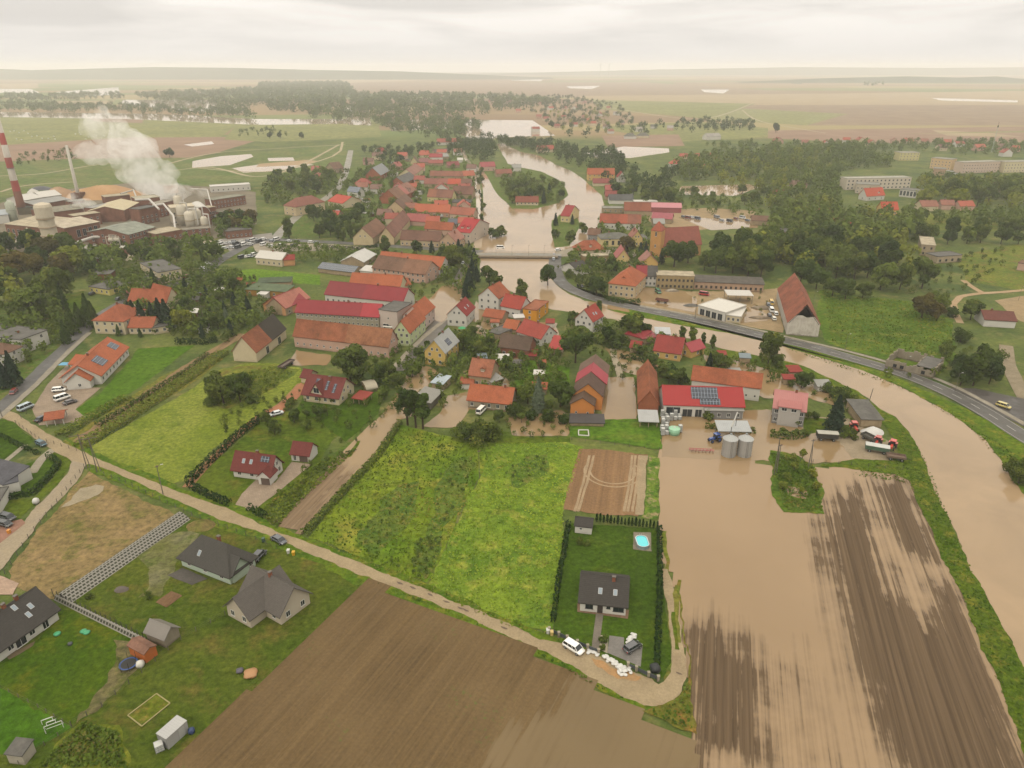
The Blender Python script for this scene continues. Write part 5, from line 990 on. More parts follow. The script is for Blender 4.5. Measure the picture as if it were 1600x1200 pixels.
def car(kind,px,to,colr,label,group=None,lo=None,cat='car',z=0):
    p=G(*px); q=G(*to); a=math.atan2(q.y-p.y,q.x-p.x); d=carparts(kind); L,W,zl=d['L'],d['W'],d['zl']; cp=carpaint(colr); lo=PPM(px[1])<3.6 if lo is None else lo
    p.z=.19+z; nm={'van':'van'}.get(kind,'car')
    if lo:
        k=('locar',kind,colr)
        if k not in CACHE:
            m=MB(); 
            for src,mi in ((d['body'],0),(d['cab'],1),(d['roof'],0)): m.solid(src.v,src.f,mi)
            for x in (-L*.31,L*.31):
                for y in (-W/2+.1,W/2-.1): m.tube((x,y-.1,.33),(x,y+.1,.33),.33,n=8,m=2)
            m.box(L/2-.1,L/2+.01,-W*.38,-W*.2,zl-.5,zl-.36,3).box(L/2-.1,L/2+.01,W*.2,W*.38,zl-.5,zl-.36,3)
            CACHE[k]=m.mesh(nm,[cp,GLS,TYRE,LAMP])
        o=bpy.data.objects.new(nm,CACHE[k]); COL.objects.link(o); o.location=p; o.rotation_euler=(0,0,a); return tag(o,label,cat,group)
    t=thing(nm,label,cat,p,a,group); b=ob('body',d['body'],cp,t,True); ob('roof',d['roof'],cp,t); ob('window',d['cab'],GLS,t)
    for x in (-L*.31,L*.31):
        for y in (-W/2+.1,W/2-.1):
            w=ob('wheel',d['wheel'],None,t); w.location=(x,y,.33); w.rotation_euler=(R(90),0,0); ob('rim',d['rim'],None,w)
    for s in (-1,1):
        ob('headlight',MB().box(L/2-.28,L/2-.06,s*W*.33-.16,s*W*.33+.16,zl-.42,zl-.27),LAMP,t); ob('taillight',MB().box(-L/2-.02,-L/2+.1,s*W*.36-.11,s*W*.36+.11,zl-.35,zl-.1),TAIL,t)
        ob('mirror',MB().box(.75,.9,s*(W/2+.02)-.1,s*(W/2+.02)+.1,zl,zl+.16),cp,t)
    return t
car('suv',(896,1016),(912,1026),'#d8d6d0','white off roader on the lane before the pool bungalow fence')
car('hatch',(988,1015),(1003,1006),'#4a4a4c','dark grey hatchback on the paved drive of the pool bungalow')
car('sedan',(436,847),(447,853),'#4c5055','grey saloon parked on the lane by the mint bungalow')
car('suv',(405,872),(414,863),'#3a3c40','dark off roader in the drive between mint and beige bungalows')
car('suv',(93,612),(104,611),'#d8d6d0','white off roader against the gable of the L shaped house')
car('van',(98,625),(110,621),'#d5d3cd','white van, middle of the three vehicles on the paved yard')
car('sedan',(110,631),(120,628),'#4a3f3c','dark brown car beside the white van on the paved yard')
car('van',(41,640),(55,634),'#a9b6bd','pale blue grey van at the corner of the paved yard')
car('sedan',(66,657),(76,652),'#2c3038','black car under the edge of the orange carport')
car('hatch',(65,696),(72,699),'#2f5560','teal car parked on the grass by the lane')
car('suv',(13,812),(24,815),'#26292c','black estate car, upper of two on the brick parking')
car('hatch',(8,822),(18,824),'#383a3a','charcoal car, lower of two on the brick parking')
car('hatch',(22,615),(15,622),'#7c2f2a','dark red car driving on the left asphalt road')
car('hatch',(103,534),(112,527),'#3f4043','dark car driving up the left asphalt road')
car('suv',(1567,637),(1580,641),'#b8a860','pale yellow car standing on the wet forecourt')
car('sedan',(432,649),(424,651),'#b9bcbc','silver car at the end of the red gravel drive')
car('hatch',(907,449),(914,451),'#34373a','dark car alone behind the road hedge')
car('hatch',(872,392),(882,391),'#d8d6d0','white car at the right end of the bridge')
car('hatch',(866,401),(867,406),'#59606a','grey car, upper of two on the road bend')
car('hatch',(865,407),(866,412),'#8d9298','light car, lower of two on the road bend')
car('hatch',(724,406),(721,412),'#41464c','dark car on the village street before the flood')
car('hatch',(723,413),(720,419),'#c9cbca','silver car standing at the flood edge of the street')
car('van',(782,393),(790,393),'#d8d6d0','white van driving across the bridge',z=1.55,cat='van')
car('van',(608,513),(618,514),'#d6d2c8','white camper beside the pinkish white cube',cat='van')
car('van',(752,645),(757,640),'#d2cfc6','white caravan in front of the low stone cottage',cat='van')
car('suv',(292,434),(298,431),'#8a2c34','red car near the cream two storey block',None)
car('hatch',(302,435),(308,431),'#c4c6c6','silver car behind the red one at the cream block')
for i,(x,y) in enumerate([(144,461),(164,458),(172,457),(186,469)]): car('hatch',(x,y),(x+6,y-3),'#34383c' if i!=1 else '#45484c','dark car in the yard of the pale yellow bungalow','cars at the pale yellow bungalow')
cs=['#d8d6d0','#d2d2ce','#c4c6c6','#3a3d42','#d8d6d0','#9da2a6']
for i,(x,y) in enumerate([(345,384),(353,382),(360,381),(369,383),(378,379),(388,378),(395,377),(352,389),(362,388),(372,388),(345,379),(366,379),(381,384),(391,383),(400,376),(378,404),(384,403),(391,402),(398,400),(324,414),(317,421),(405,379),(412,375),(425,378),(432,376),(441,384),(452,378),(460,386),(486,380),(495,381),(412,384),(424,386)]):
    car('hatch' if i%3 else 'van',(x,y),(x+5,y-1.5+i%3),cs[i%6],'parked car in the crowded car park below the factory','cars in the factory car park')
for i,(x,y) in enumerate([(478,329),(496,317),(536,284),(450,350),(484,309),(481,313)]): car('hatch',(x,y),(x+5,y-5),cs[(i+2)%6],'small car beside the far asphalt road','cars beside the far asphalt road')
for i,(x,y) in enumerate([(566,314),(571,317),(560,320),(575,325),(568,334),(556,337)]): car('van',(x,y),(x+6,y+1),'#d5d2ca','white van parked among gardens right of the vermilion roofed house','white vans in the gardens')
for i,(x,y) in enumerate([(1205,487),(1212,492),(1202,495),(1209,500),(1200,478)]): car('hatch' if i else 'van',(x,y),(x-3,y-6),['#d8d6d0','#d2d2ce','#34373c','#c9c6b8','#53565a'][i],'car parked along the wall of the derelict red barn','cars at the derelict red barn')
for i,(x,y) in enumerate([(1068,340),(1075,342),(1082,341),(1090,343),(1128,346),(1140,347),(1150,343),(1160,342),(1168,346),(1120,341)]): car('van' if i%2 else 'hatch',(x,y),(x+5,y+1),['#3a3d42','#7c3a34','#c9cbca','#2f3f58','#8a8d90'][i%5],'wreck or machine parked in the scrap yard beyond the church','vehicles of the scrap yard')
for i,(x,y) in enumerate([(1482,268),(1488,269),(1494,268),(1486,272),(1493,273)]): car('hatch',(x,y),(x+5,y),cs[i],'car parked between the apartment blocks','cars between the apartment blocks')
# tractors, trailers, silos
def tractor(px,to,colr,label):
    p=G(*px); q=G(*to); a=math.atan2(q.y-p.y,q.x-p.x); t=thing('tractor',label,'tractor',(p.x,p.y,.18),a); cp=carpaint(colr)
    ob('hood',MB().box(.3,2.1,-.38,.38,.75,1.35).solid([(.3,-.38,1.35),(2.1,-.38,1.35),(2.1,.38,1.35),(.3,.38,1.35),(.3,-.3,1.5),(2.0,-.3,1.42),(2.0,.3,1.42),(.3,.3,1.5)],[(0,1,5,4),(1,2,6,5),(2,3,7,6),(3,0,4,7),(4,5,6,7)]),cp,t)
    ob('cab',MB().box(-1.2,.28,-.7,.7,1.0,2.35),GLS,t); ob('roof',MB().box(-1.35,.4,-.8,.8,2.36,2.52),cp,t)
    for s in (-1,1):
        ob('fender',MB().box(-1.5,-.1,s*.95-.25,s*.95+.25,1.62,1.72),cp,t)
        w=ob('wheel',MB().tube((-.8,s*.95-.24,.8),(-.8,s*.95+.24,.8),.8,n=16),TYRE,t); ob('rim',MB().tube((-.8,s*.95-.26,.8),(-.8,s*.95+.26,.8),.4,n=10),cp,w)
        w=ob('wheel',MB().tube((1.6,s*.8-.17,.5),(1.6,s*.8+.17,.5),.5,n=14),TYRE,t); ob('rim',MB().tube((1.6,s*.8-.19,.5),(1.6,s*.8+.19,.5),.25,n=8),cp,w)
    ob('exhaust',MB().tube((.9,.3,1.4),(.9,.3,2.3),.05),BLK,t)
tractor((1117,690),(1108,692),'#2a4a8c','blue tractor beside the two grain silos'); tractor((1334,672),(1340,680),'#b8402c','red tractor at the open end of the machinery shed'); tractor((1370,695),(1366,701),'#a83a2c','old red tractor with loader near the white covered heap'); tractor((1393,701),(1389,708),'#c0402e','red tractor next to the green trailer')
def trailer(px,to,L,side,colr,label,load=None,cover=None):
    p=G(*px); q=G(*to); a=math.atan2(q.y-p.y,q.x-p.x); t=thing('trailer',label,'trailer',(p.x,p.y,.18),a); m=flat(colr,.7,.4)
    b=MB(); b.box(-L/2,L/2,-1.15,1.15,.95,1.05)
    for bb in ((-L/2,L/2,-1.15,-1.08),(-L/2,L/2,1.08,1.15),(-L/2,-L/2+.07,-1.08,1.08),(L/2-.07,L/2,-1.08,1.08)): b.box(*bb,1.05,1.05+side)
    for i in range(1,5):
        for s in (-1.19,1.15): b.box(-L/2+L*i/5-.04,-L/2+L*i/5+.04,s,s+.04,1.05,1.05+side)
    ob('bed',b,m,t); ob('drawbar',MB().tube((L/2,-.4,.9),(L/2+1.4,0,.7),.05).tube((L/2,.4,.9),(L/2+1.4,0,.7),.05),BLK,t)
    for x in (-L*.3,L*.3):
        for s in (-1,1): w=ob('wheel',MB().tube((x,s*.9-.14,.45),(x,s*.9+.14,.45),.45,n=12),TYRE,t); ob('rim',MB().tube((x,s*.9-.16,.45),(x,s*.9+.16,.45),.22,n=8),RIMM,w)
    if cover: ob('cover',MB().ext([(-1.2,1.06+side),(1.2,1.06+side),(1.2,1.2+side),(0,1.4+side),(-1.2,1.2+side)],-L/2-.05,L/2+.05,'x'),flat(cover,.6,.2),t)
trailer((1369,707),(1386,710),6.4,1.1,'#4c6650','green farm trailer with a white tarpaulin cover',cover='#c9c9c2'); trailer((1399,719),(1412,721),5,.5,'#7c6656','brown low sided trailer behind the green one'); trailer((1291,688),(1306,689),6,1.4,'#3c3a36','dark box trailer with pale rim in the flooded yard',cover='#b8b4a8'); trailer((1358,689),(1366,693),5,.7,'#5d5a50','grey empty trailer near the old red tractor'); trailer((448,573),(462,564),8,.5,'#6a5a50','long flat wagon with junk beside the half timbered barn')
for i,(x,lb) in enumerate([(1138,'left galvanised grain silo with cone roof standing in flood water'),(1162,'right galvanised grain silo with cone roof standing in flood water')]):
    p=G(x,711); t=thing('grain_silo',lb,'silo',p,0,'grain silos'); b=MB(); prof=[(2.05,-.3)]
    for k in range(14): prof+=[(2.05+.05*(k%2),.05+k*.42)]
    b.lathe(prof,n=28); ob('wall',b,RM('#a9a9a4',.7,.45,.35),t,True); ob('roof',MB().lathe([(2.2,5.5),(.35,6.75),(.35,6.95)],n=28),RM('#b5b8b8',.6,.4,.2),t); ob('hatch',MB().lathe([(.36,6.95),(.3,7.15)],n=12),flat('#8f9494'),t); ob('ladder',MB().path([(-.2,-2.2,0),(-.2,-2.2,5.6)],.03,4).path([(.2,-2.2,0),(.2,-2.2,5.6)],.03,4),BLK,t)
a,b,L,ang=frame((1122,688),(1170,689)); t=thing('shelter','pale sheet canopy behind the two grain silos','shelter',a,ang); t.matrix_basis=Matrix.Translation(a)@Matrix.Rotation(ang,4,'Z'); blk(t,Matrix.Identity(4),L,5,3.2,'m',3.9,RM('#b0b4b6',.6),flat('#8a8478'),nowall=True)
p=G(1140,690); t=thing('grain_auger','long white grain auger tube rising over the silo canopy','auger',p,0); ob('tube',MB().tube((0,0,5),(2.2,3,8.5),.2),WHITE,t); ob('stand',MB().tube((0,0,0),(0,0,5),.08).tube((2.2,3,0),(2.2,3,8.4),.07),BLK,t)
a,b,L,ang=frame((1077,706),(1115,708)); t=thing('harrow','long red disc harrow parked in the flood water','harrow',a,ang); fr=MB().box(0,L,-.06,.06,.7,.82).box(0,L,.9,1.02,.7,.82)
for i in range(8): fr.box(i*L/7-.05,i*L/7+.05,.06,.9,.7,.8)
ob('frame',fr,carpaint('#a8323a'),t)
for i in range(14): ob('disc',MB().tube((i*L/14+.2,-.1 if i%2 else 1.0,.35),(i*L/14+.25,-.1 if i%2 else 1.0,.35),.38,n=12),flat('#8a4a44',.5),t)
# white tank cubes on the barn yard
ib=MB().box(-.5,.5,-.5,.5,.15,1.15)
ibm=ib.mesh('tank',flat('#cfcfc8',.4,.15)); cg=MB()
for z in (.15,.5,.85,1.14):
    for s in (-1,1): cg.box(-.53,.53,s*.53-.02,s*.53+.02,z,z+.04).box(s*.53-.02,s*.53+.02,-.51,.51,z,z+.04)
for x in (-.53,-.18,.18,.53):
    for s in (-1,1): cg.box(x-.02,x+.02,s*.555-.015,s*.555+.015,.02,1.2)
cgm=cg.mesh('cage',flat('#9a9c9c',.4,.2)); t0=thing('tank_container','white caged tank cube stored before the solar barn','tank',(0,0,0),0,'white tank cubes on the farmyard'); ob('tank',ibm,None,t0); ob('cage',cgm,None,t0); first=True; rnd=random.Random(4)
for r in range(7):
    for k in range(5):
        x,y=1035+k*6.6+rnd.uniform(-1,1),652+r*4.6+rnd.uniform(-.6,.6)
        if 1043<x<1062 and 660<y<680: continue
        p=G(x,y); 
        if first: t0.location=(p.x,p.y,.15); t0.rotation_euler=(0,0,rnd.uniform(0,.5)); first=False
        else: dup(t0,(p.x,p.y,.15),rnd.uniform(-.3,.6))
        if (r+k)%3==0: dup(t0,(p.x,p.y,1.35),rnd.uniform(-.2,.2),label='white caged tank cube on top of another one before the solar barn')
p=G(1053,678); t=thing('round_tank','mint green round liquid tank among the white cubes','tank',p); ob('wall',MB().lathe([(1.75,-.2),(1.75,2.0)],n=24),flat('#8fbf9c',.4,.1),t,True); ob('lid',MB().lathe([(1.78,2.0),(.5,2.25)],n=24),flat('#9ccba8',.4,.1),t); ob('cap',MB().lathe([(.35,2.25),(.35,2.4)],n=12),flat('#d8d8d0'),t)
# pool
p=G(1003,851); t=thing('swimming_pool','oval above ground pool with turquoise water','pool',p,R(2))
def oval(r,dz,n=36): return [( (1.0+r)*math.cos(q)*1.15, ((1.0+r)*math.sin(q)+ (1.05 if math.sin(q)>0 else -1.05)),dz) for q in [2*math.pi*i/n for i in range(n)]]
def ringm(r0,r1,z0,z1):
    A=oval(r0,z0);B=oval(r1,z1); n=len(A); return MB().solid(A+B,[(i,(i+1)%n,n+(i+1)%n,n+i) for i in range(n)])
ob('wall',ringm(.2,.2,-.1,1.1),flat('#8f9a9c',.5,.1),t); ob('rim',ringm(.1,.28,1.1,1.12),flat('#c9d4d6',.5,.05),t)
pw=NT('pool_water',.05,.6); pw.col(c('#4fc0c8',1.3)); ob('water',MB().poly(oval(.1,1.0)),pw.m,t)
ob('ladder',MB().path([(-.2,2.4,0),(-.2,2.3,1.6)],.03,5).path([(.2,2.4,0),(.2,2.3,1.6)],.03,5),flat('#d8d8d4'),t)
# sandbags
sb=MB(); vs=[]
for j,(z,k) in enumerate([(0,.8),(.09,1.05),(.18,1),(.24,.6)]):
    for i in range(10): q=2*math.pi*i/10; vs.append((.42*k*math.copysign(abs(math.cos(q))**.7,math.cos(q)),.26*k*math.copysign(abs(math.sin(q))**.7,math.sin(q)),z))
sb.solid(vs,[(j*10+i,j*10+(i+1)%10,(j+1)*10+(i+1)%10,(j+1)*10+i) for j in range(3) for i in range(10)]+[tuple(range(9,-1,-1)),tuple(range(30,40))]); sbm=sb.mesh('sandbag',flat('#d8d6d0',.7,.08),True)
def bags(pts,label,group,r=.5,n=3,k=1.25):
    rnd=random.Random(len(pts))
    for x,y in pts:
        g0=G(x,y)
        for i in range(n):
            o=bpy.data.objects.new('sandbag',sbm); COL.objects.link(o); o.location=(g0.x+rnd.uniform(-r,r),g0.y+rnd.uniform(-r,r),.2+.2*(i//2)); o.rotation_euler=(rnd.uniform(-.2,.2),rnd.uniform(-.2,.2),rnd.uniform(0,3)); o.scale=(k,k,k); tag(o,label,'sandbag',group)
bags([(947,1028),(953,1031),(958,1035),(963,1038),(968,1042),(971,1046),(970,1050),(973,1054),(980,1049),(985,1049),(967,1047)],'white sandbag in the heap on the lane before the drive','sandbags on the lane')
bags([(983,1003),(988,999),(991,995),(986,1001)],'white sandbag in the heap behind the dark grey hatchback','sandbags behind the parked hatchback')
bags([(922,1019),(927,1021),(932,1023)],'white sandbag laid across the small garden gate','sandbags at the garden gate',.35,2,1.3)
# front fence of the bungalow: stone posts and grey panels
fp=[(858,988),(873,995),(886,1001),(902,1008),(918,1015),(935,1022),(981,1043),(994,1049),(1013,1058),(1028,1064)]
g0=G(*fp[0]); t=thing('garden_fence','fence of stone posts and grey panels along the lane before the pool bungalow','fence',g0)
for i,q in enumerate(fp):
    p=G(*q)-g0; ob('post',MB().box(p.x-.22,p.x+.22,p.y-.22,p.y+.22,0,1.25).box(p.x-.28,p.x+.28,p.y-.28,p.y+.28,1.25,1.33),PL('#a39a86',.5),t)
    if i and i not in (6,):
        a_=G(*fp[i-1])-g0; d=(p-a_).normalized(); nr=Vector((-d.y,d.x,0))*.03; a2=a_+d*.25; b2=p-d*.25
        m=MB().solid([a2-nr+Vector((0,0,.3)),b2-nr+Vector((0,0,.3)),b2+nr+Vector((0,0,.3)),a2+nr+Vector((0,0,.3)),a2-nr+Vector((0,0,1.15)),b2-nr+Vector((0,0,1.15)),b2+nr+Vector((0,0,1.15)),a2+nr+Vector((0,0,1.15))],[(3,2,1,0),(4,5,6,7),(0,1,5,4),(1,2,6,5),(2,3,7,6),(3,0,4,7)]); ob('panel',m,flat('#4a5054',.5,.1),t)
def bin_(px,colr,label):
    p=G(*px); t=thing('wheelie_bin',label,'bin',(p.x,p.y,.12)); ob('body',MB().solid([(-.26,-.3,0),(.26,-.3,0),(.26,.3,0),(-.26,.3,0),(-.32,-.38,.95),(.32,-.38,.95),(.32,.38,.95),(-.32,.38,.95)],[(3,2,1,0),(4,5,6,7),(0,1,5,4),(1,2,6,5),(2,3,7,6),(3,0,4,7)]),flat(colr,.5,.05),t); ob('lid',MB().box(-.34,.34,-.4,.42,.96,1.03),flat(colr,.4,.05),t)
bin_((856,990),'#cfcdc6','white cabinet bin at the left end of the bungalow fence'); bin_((862,993),'#c9b070','sand yellow bin at the left end of the bungalow fence'); bin_((451,865),'#d2d0c8','white bin at the mint bungalow drive'); bin_((459,868),'#d8a828','yellow bin at the mint bungalow drive'); bin_((15,834),'#d8903a','orange bin beside the two black cars'); bin_((412,847),'#3f5a50','dark green bin near the grey saloon')
def bag(px,r,h,colr,label,nm='bag',cat='bag'):
    p=G(*px); m=MB().lathe([(r*.8,0),(r,h*.35),(r*.95,h*.75),(r*.4,h)],n=14)
    for i,v in enumerate(m.v): k=1+.12*math.sin(i*1.7); m.v[i]=(v[0]*k,v[1]*k,v[2])
    o=ob(nm,m,flat(colr,.6,.1),None,True); o.location=(p.x,p.y,.15); tag(o,label,cat)
bag((57,787),.8,1.5,'#d4d2ca','big white bag on the verge of the left lane'); bag((220,1042),.75,1.3,'#d6d2c6','white ball shaped tank beside the trampoline','tank','tank'); bag((1023,1049),1.0,1.5,'#2c2f30','black tarped heap at the right end of the fence','heap','heap'); bag((300,1146),.55,1.1,'#34456c','blue barrel behind the white container','barrel','barrel'); bag((110,1068-60),.45,.5,'#4a4e50','grey pot on the lawn of the long bungalow','pot','pot'); bag((375,1050),.7,.5,'#5c5660','grey mound left of the reddish mound','mound','mound'); bag((392,1055),1.3,.7,'#b5885c','reddish sand mound at the ploughed field edge','mound','mound')
for x,y,l in ((90,992,'green saucer toy nearest the long bungalow'),(131,988,'left one of the twin green toys on the lawn'),(136,990,'right one of the twin green toys on the lawn')):
    p=G(x,y); o=ob('toy',MB().lathe([(.55,0),(.7,.25),(.45,.4)],n=14),flat('#3f9c6a',.4,.05),None,True); o.location=(p.x,p.y,.12); tag(o,l,'toy')
# trampoline
p=G(202,1042); t=thing('trampoline','round trampoline with blue rim and net posts','trampoline',p); ob('mat',MB().lathe([(1.35,.8),(1.35,.82)],n=24),BLK,t)
ob('rim',MB().solid([(r*math.cos(2*math.pi*i/24),r*math.sin(2*math.pi*i/24),.84) for r in (1.35,1.65) for i in range(24)],[(i,(i+1)%24,24+(i+1)%24,24+i) for i in range(24)]),flat('#2f4f8c',.5,.05),t)
for i in range(6): q=i*math.pi/3; ob('leg',MB().tube((1.6*math.cos(q),1.6*math.sin(q),0),(1.62*math.cos(q),1.62*math.sin(q),2.5),.04),BLK,t)
# container, tank cube
a,b,L,ang=frame((264,1172),(296,1143)); t=thing('container','long white storage container with ribbed roof beside a cube tank','container',a,ang); ob('body',MB().box(0,L,0,2.4,.1,2.5),RM('#a9aba8',.3,.5,.2),t); ob('roof',MB().box(-.05,L+.05,-.05,2.45,2.51,2.6),RM('#b9bbb9',.45,.5,.12),t); ob('door',MB().box(L*.55,L*.55+1.1,-.06,0,.2,2.2),flat('#b0b0aa'),t)
p=G(250,1172); t=dup(t0,(p.x,p.y,.1),.6,label='white tank cube at the lower end of the container'); t['group']='' ; del t['group']; t.scale=(1.25,1.25,1.25)
# football goals
for px,w,rz,l in (((75,1130),1.6,R(30),'upper of three small white football goals'),((81,1133),1.3,R(30),'middle and smallest of three white football goals'),((86,1142),2.6,R(30),'largest of three white football goals')):
    p=G(*px); t=thing('football_goal',l,'goal',(p.x,p.y,.12),rz,'football goals'); h=w*.6; ob('frame',MB().path([(-w/2,0,0),(-w/2,0,h),(w/2,0,h),(w/2,0,0)],.06,5).path([(-w/2,0,h),(-w/2,1,0),(w/2,1,0),(w/2,0,h)],.05,5),flat('#d8d8d2',.5,.05),t)
# raised bed edge
bp=[G(*q) for q in [(200,1119),(245,1085),(266,1100),(222,1136)]]; m=MB()
for i in range(4): m.tube(bp[i]+Vector((0,0,.2)),bp[(i+1)%4]+Vector((0,0,.2)),.12,n=4)
tag(ob('bed_edging',m,flat('#a89c6c',.8,.3)),'pale timber edging around the vegetable bed on the lawn','edging')
m=MB(); bp=[G(*q) for q in [(904,673),(919,673),(920,682),(904,681)]]
for i in range(4): m.tube(bp[i]+Vector((0,0,.25)),bp[(i+1)%4]+Vector((0,0,.25)),.22,n=4)
tag(ob('sandbox',m,flat('#d0ccc4',.7,.1)),'white framed sand pit on the lawn below the stepped barn','sandbox')
# block retaining bank and block fence
@cached
def blocks():
    t=NT('planter_blocks',.9,.2); p=t.obj(); br=t.n('TexBrick'); t.L(p,br.inputs['Vector']); br.inputs['Scale'].default_value=1.0; br.inputs['Brick Width'].default_value=.9; br.inputs['Row Height'].default_value=.62; br.inputs['Mortar Size'].default_value=.16; br.inputs['Mortar Smooth'].default_value=.2; br.inputs['Color1'].default_value=c('#4a4a3a'); br.inputs['Color2'].default_value=c('#3a3a30'); br.inputs['Mortar'].default_value=c('#98948a')
    t.col(br.outputs[0]); t.bump(br.outputs[1],1.0,.25); return t.m
def bank(label,A,B,w,h,nm='block_bank'):
    a,b,L,ang=frame(A,B); o=ob(nm,MB().solid([(0,0,0),(L,0,0),(L,w,0),(0,w,0),(0,w*.7,h),(L,w*.7,h),(L,w,h),(0,w,h)],[(0,1,5,4),(4,5,6,7),(6,2,3,7),(0,4,7,3),(1,2,6,5)]),blocks()); o.location=(a.x,a.y,.1); o.rotation_euler=(0,0,ang); tag(o,label,'wall'); return o
bank('sloped bank of grey planter blocks between brown lot and wet lawn',(112,943),(298,812),3.4,1.5)
bank('low wall of grey planter blocks between two lawns',(84,938),(224,1008),.9,.9,'block_wall')
a,b,L,ang=frame((84,935),(222,1003)); 
def wirefence(label,pts,h=1.4,gap=3.0,colr='#5a564e',wires=3,nm='wire_fence'):
    q=[G(x,y) for x,y in pts]; t=thing(nm,label,'fence',q[0]); o0=q[0]; wm=flat(colr,.7,.1); W=MB()
    for a,b in zip(q[:-1],q[1:]):
        n=max(1,round((b-a).length/gap))
        for i in range(n+1):
            if i==n and b is not q[-1]: continue
            p=a.lerp(b,i/n)-o0; ob('post',MB().box(p.x-.05,p.x+.05,p.y-.05,p.y+.05,-.1,h),wm,t)
        for k in range(wires): z=h*(.3+.65*k/max(1,wires-1)); W.tube(a-o0+Vector((0,0,z)),b-o0+Vector((0,0,z)),.012,n=3)
    ob('wire',W,wm,t)
wirefence('wire fence with dark posts along the brown dry lot',[(132,731),(82,796),(45,842),(8,897)]); wirefence('wire fence below the lane at the brown dry lot',[(140,735),(187,752),(250,782),(300,806),(385,838),(432,858)]); wirefence('wire fence between lawn and the container meadow',[(112,1135),(160,1105),(222,1052),(283,1000),(352,962)],1.3,3.2)
wirefence('dark post row on the block wall between two lawns',[(84,932),(225,1000)],2.0,1.6,'#3c3a38',2,'post_fence'); wirefence('low timber fence around the football lawn',[(0,1075),(60,1106),(112,1137),(70,1165),(30,1195)],1.0,2.4,'#6a6256',2,'board_fence')
wirefence('thin fence along the orange roofed house drive',[(50,640),(25,662),(62,688),(120,705)],1.3,3); wirefence('field fence at the top of the green meadows',[(785,682),(850,684),(915,690),(1030,704)],1.2,4); wirefence('fence on the bank above the flooded field',[(1250,722),(1330,727),(1410,735)],1.2,4)
# poles
def pole(px,h,label,arm=0,lamp=False,lean=0,double=False,nm='power_pole',cat='pole',r=.14):
    p=G(*px); t=thing(nm,label,cat,p,R(20)); m=flat('#6e675c',.85,.3); ob('shaft',MB().tube((0,0,-.3),(lean*h,0,h),r,r*.65,7),m,t)
    if arm: 
        ob('crossarm',MB().box(-arm/2,arm/2,-.08,.08,h-.5,h-.36),m,t)
        for x in (-arm*.45,0.18,arm*.45): ob('insulator',MB().lathe([(.05,h-.36),(.09,h-.25),(.05,h-.12)],cx=x,n=8),flat('#8a5a48',.3),t)
    if double: ob('brace',MB().tube((.9,0,-.2),(.05,0,h-1),r*.9,r*.7,6),m,t)
    if lamp: ob('lamp_arm',MB().tube((0,0,h-.2),(1.2,0,h),.05),m,t); ob('lamp_head',MB().box(.9,1.6,-.12,.12,h-.05,h+.08),flat('#b8b8b4',.4),t)
pole((136,732),11,'left wooden power pole with long crossarm at the lane fork',4.5,double=True); pole((152,737),11,'right wooden power pole with long crossarm at the lane fork',4.2,double=True); pole((255,773),9,'single wooden pole with lamp beside the lane',.8,True); pole((4,652),9,'dark leaning pole at the left border of the lane',0,lean=-.05)
pole((749,748),9,'thin bare pole on the border of the two green meadows',.8,r=.09); pole((1356,633),6,'leaning pole at the levee by the machinery shed',0,lean=.12); pole((1209,742),12,'tall power pole left of the fruit tree island',1.4,double=True); pole((1213,738),9,'short pole beside the tall pole at the fruit tree island',1,double=False); pole((1263,730),9,'power pole at the right edge of the fruit tree island',1.2,double=True); pole((319,508),9,'power pole with wide crossarm among garden trees',3.2); pole((1086,498),7,'pole at the corner of the white service hall',.8); pole((560,600),7,'pole between big tree and cream villa',.8)
for i,(x,y) in enumerate([(1320,548),(1492,612),(1591,470),(1270,478),(1412,585)]): pole((x,y),7,['lamp post at the road opposite the levee trees','lamp post at the wet forecourt corner','lamp post by the sandy track bend','lamp post beside the derelict red barn','lamp post before the roofless ruin'][i],0,True,nm='lamp_post',cat='lamp post',r=.08)
for i,(x,y) in enumerate([(775,404),(800,404),(826,404),(850,404)]): pole((x,y),8,'slim lamp post standing along the bridge parapet',0,True,nm='lamp_post',cat='lamp post',r=.07)
for o in [o for o in COL.objects if o.parent is None and o.get('label','').startswith('slim lamp post')]: o['group']='bridge lamp posts'
# bridge
a=G(746,404); b=G(872,405); L=(b-a).length; ang=math.atan2(b.y-a.y,b.x-a.x); t=thing('bridge','concrete road bridge with railings over the brown river','bridge',a,ang)
ob('deck',MB().box(0,L,0,9,.65,1.55),PL('#9a8c78',.5),t); ob('roadway',MB().box(-2,L+2,1.6,7.4,1.5,1.58),asphalt('#8a8478'),t)
for y in (.15,8.85):
    rl=MB().box(0,L,y-.05,y+.05,2.45,2.55).box(0,L,y-.04,y+.04,2.0,2.06)
    for i in range(int(L/2)+1): rl.box(i*2-.04,i*2+.04,y-.04,y+.04,1.55,2.5)
    ob('railing',rl,flat('#a8a090',.6,.2),t)
for f in (.25,.5,.75): ob('pier',MB().box(f*L-.6,f*L+.6,.6,8.4,-1,.75),PL('#9c8f7c',.6),t)
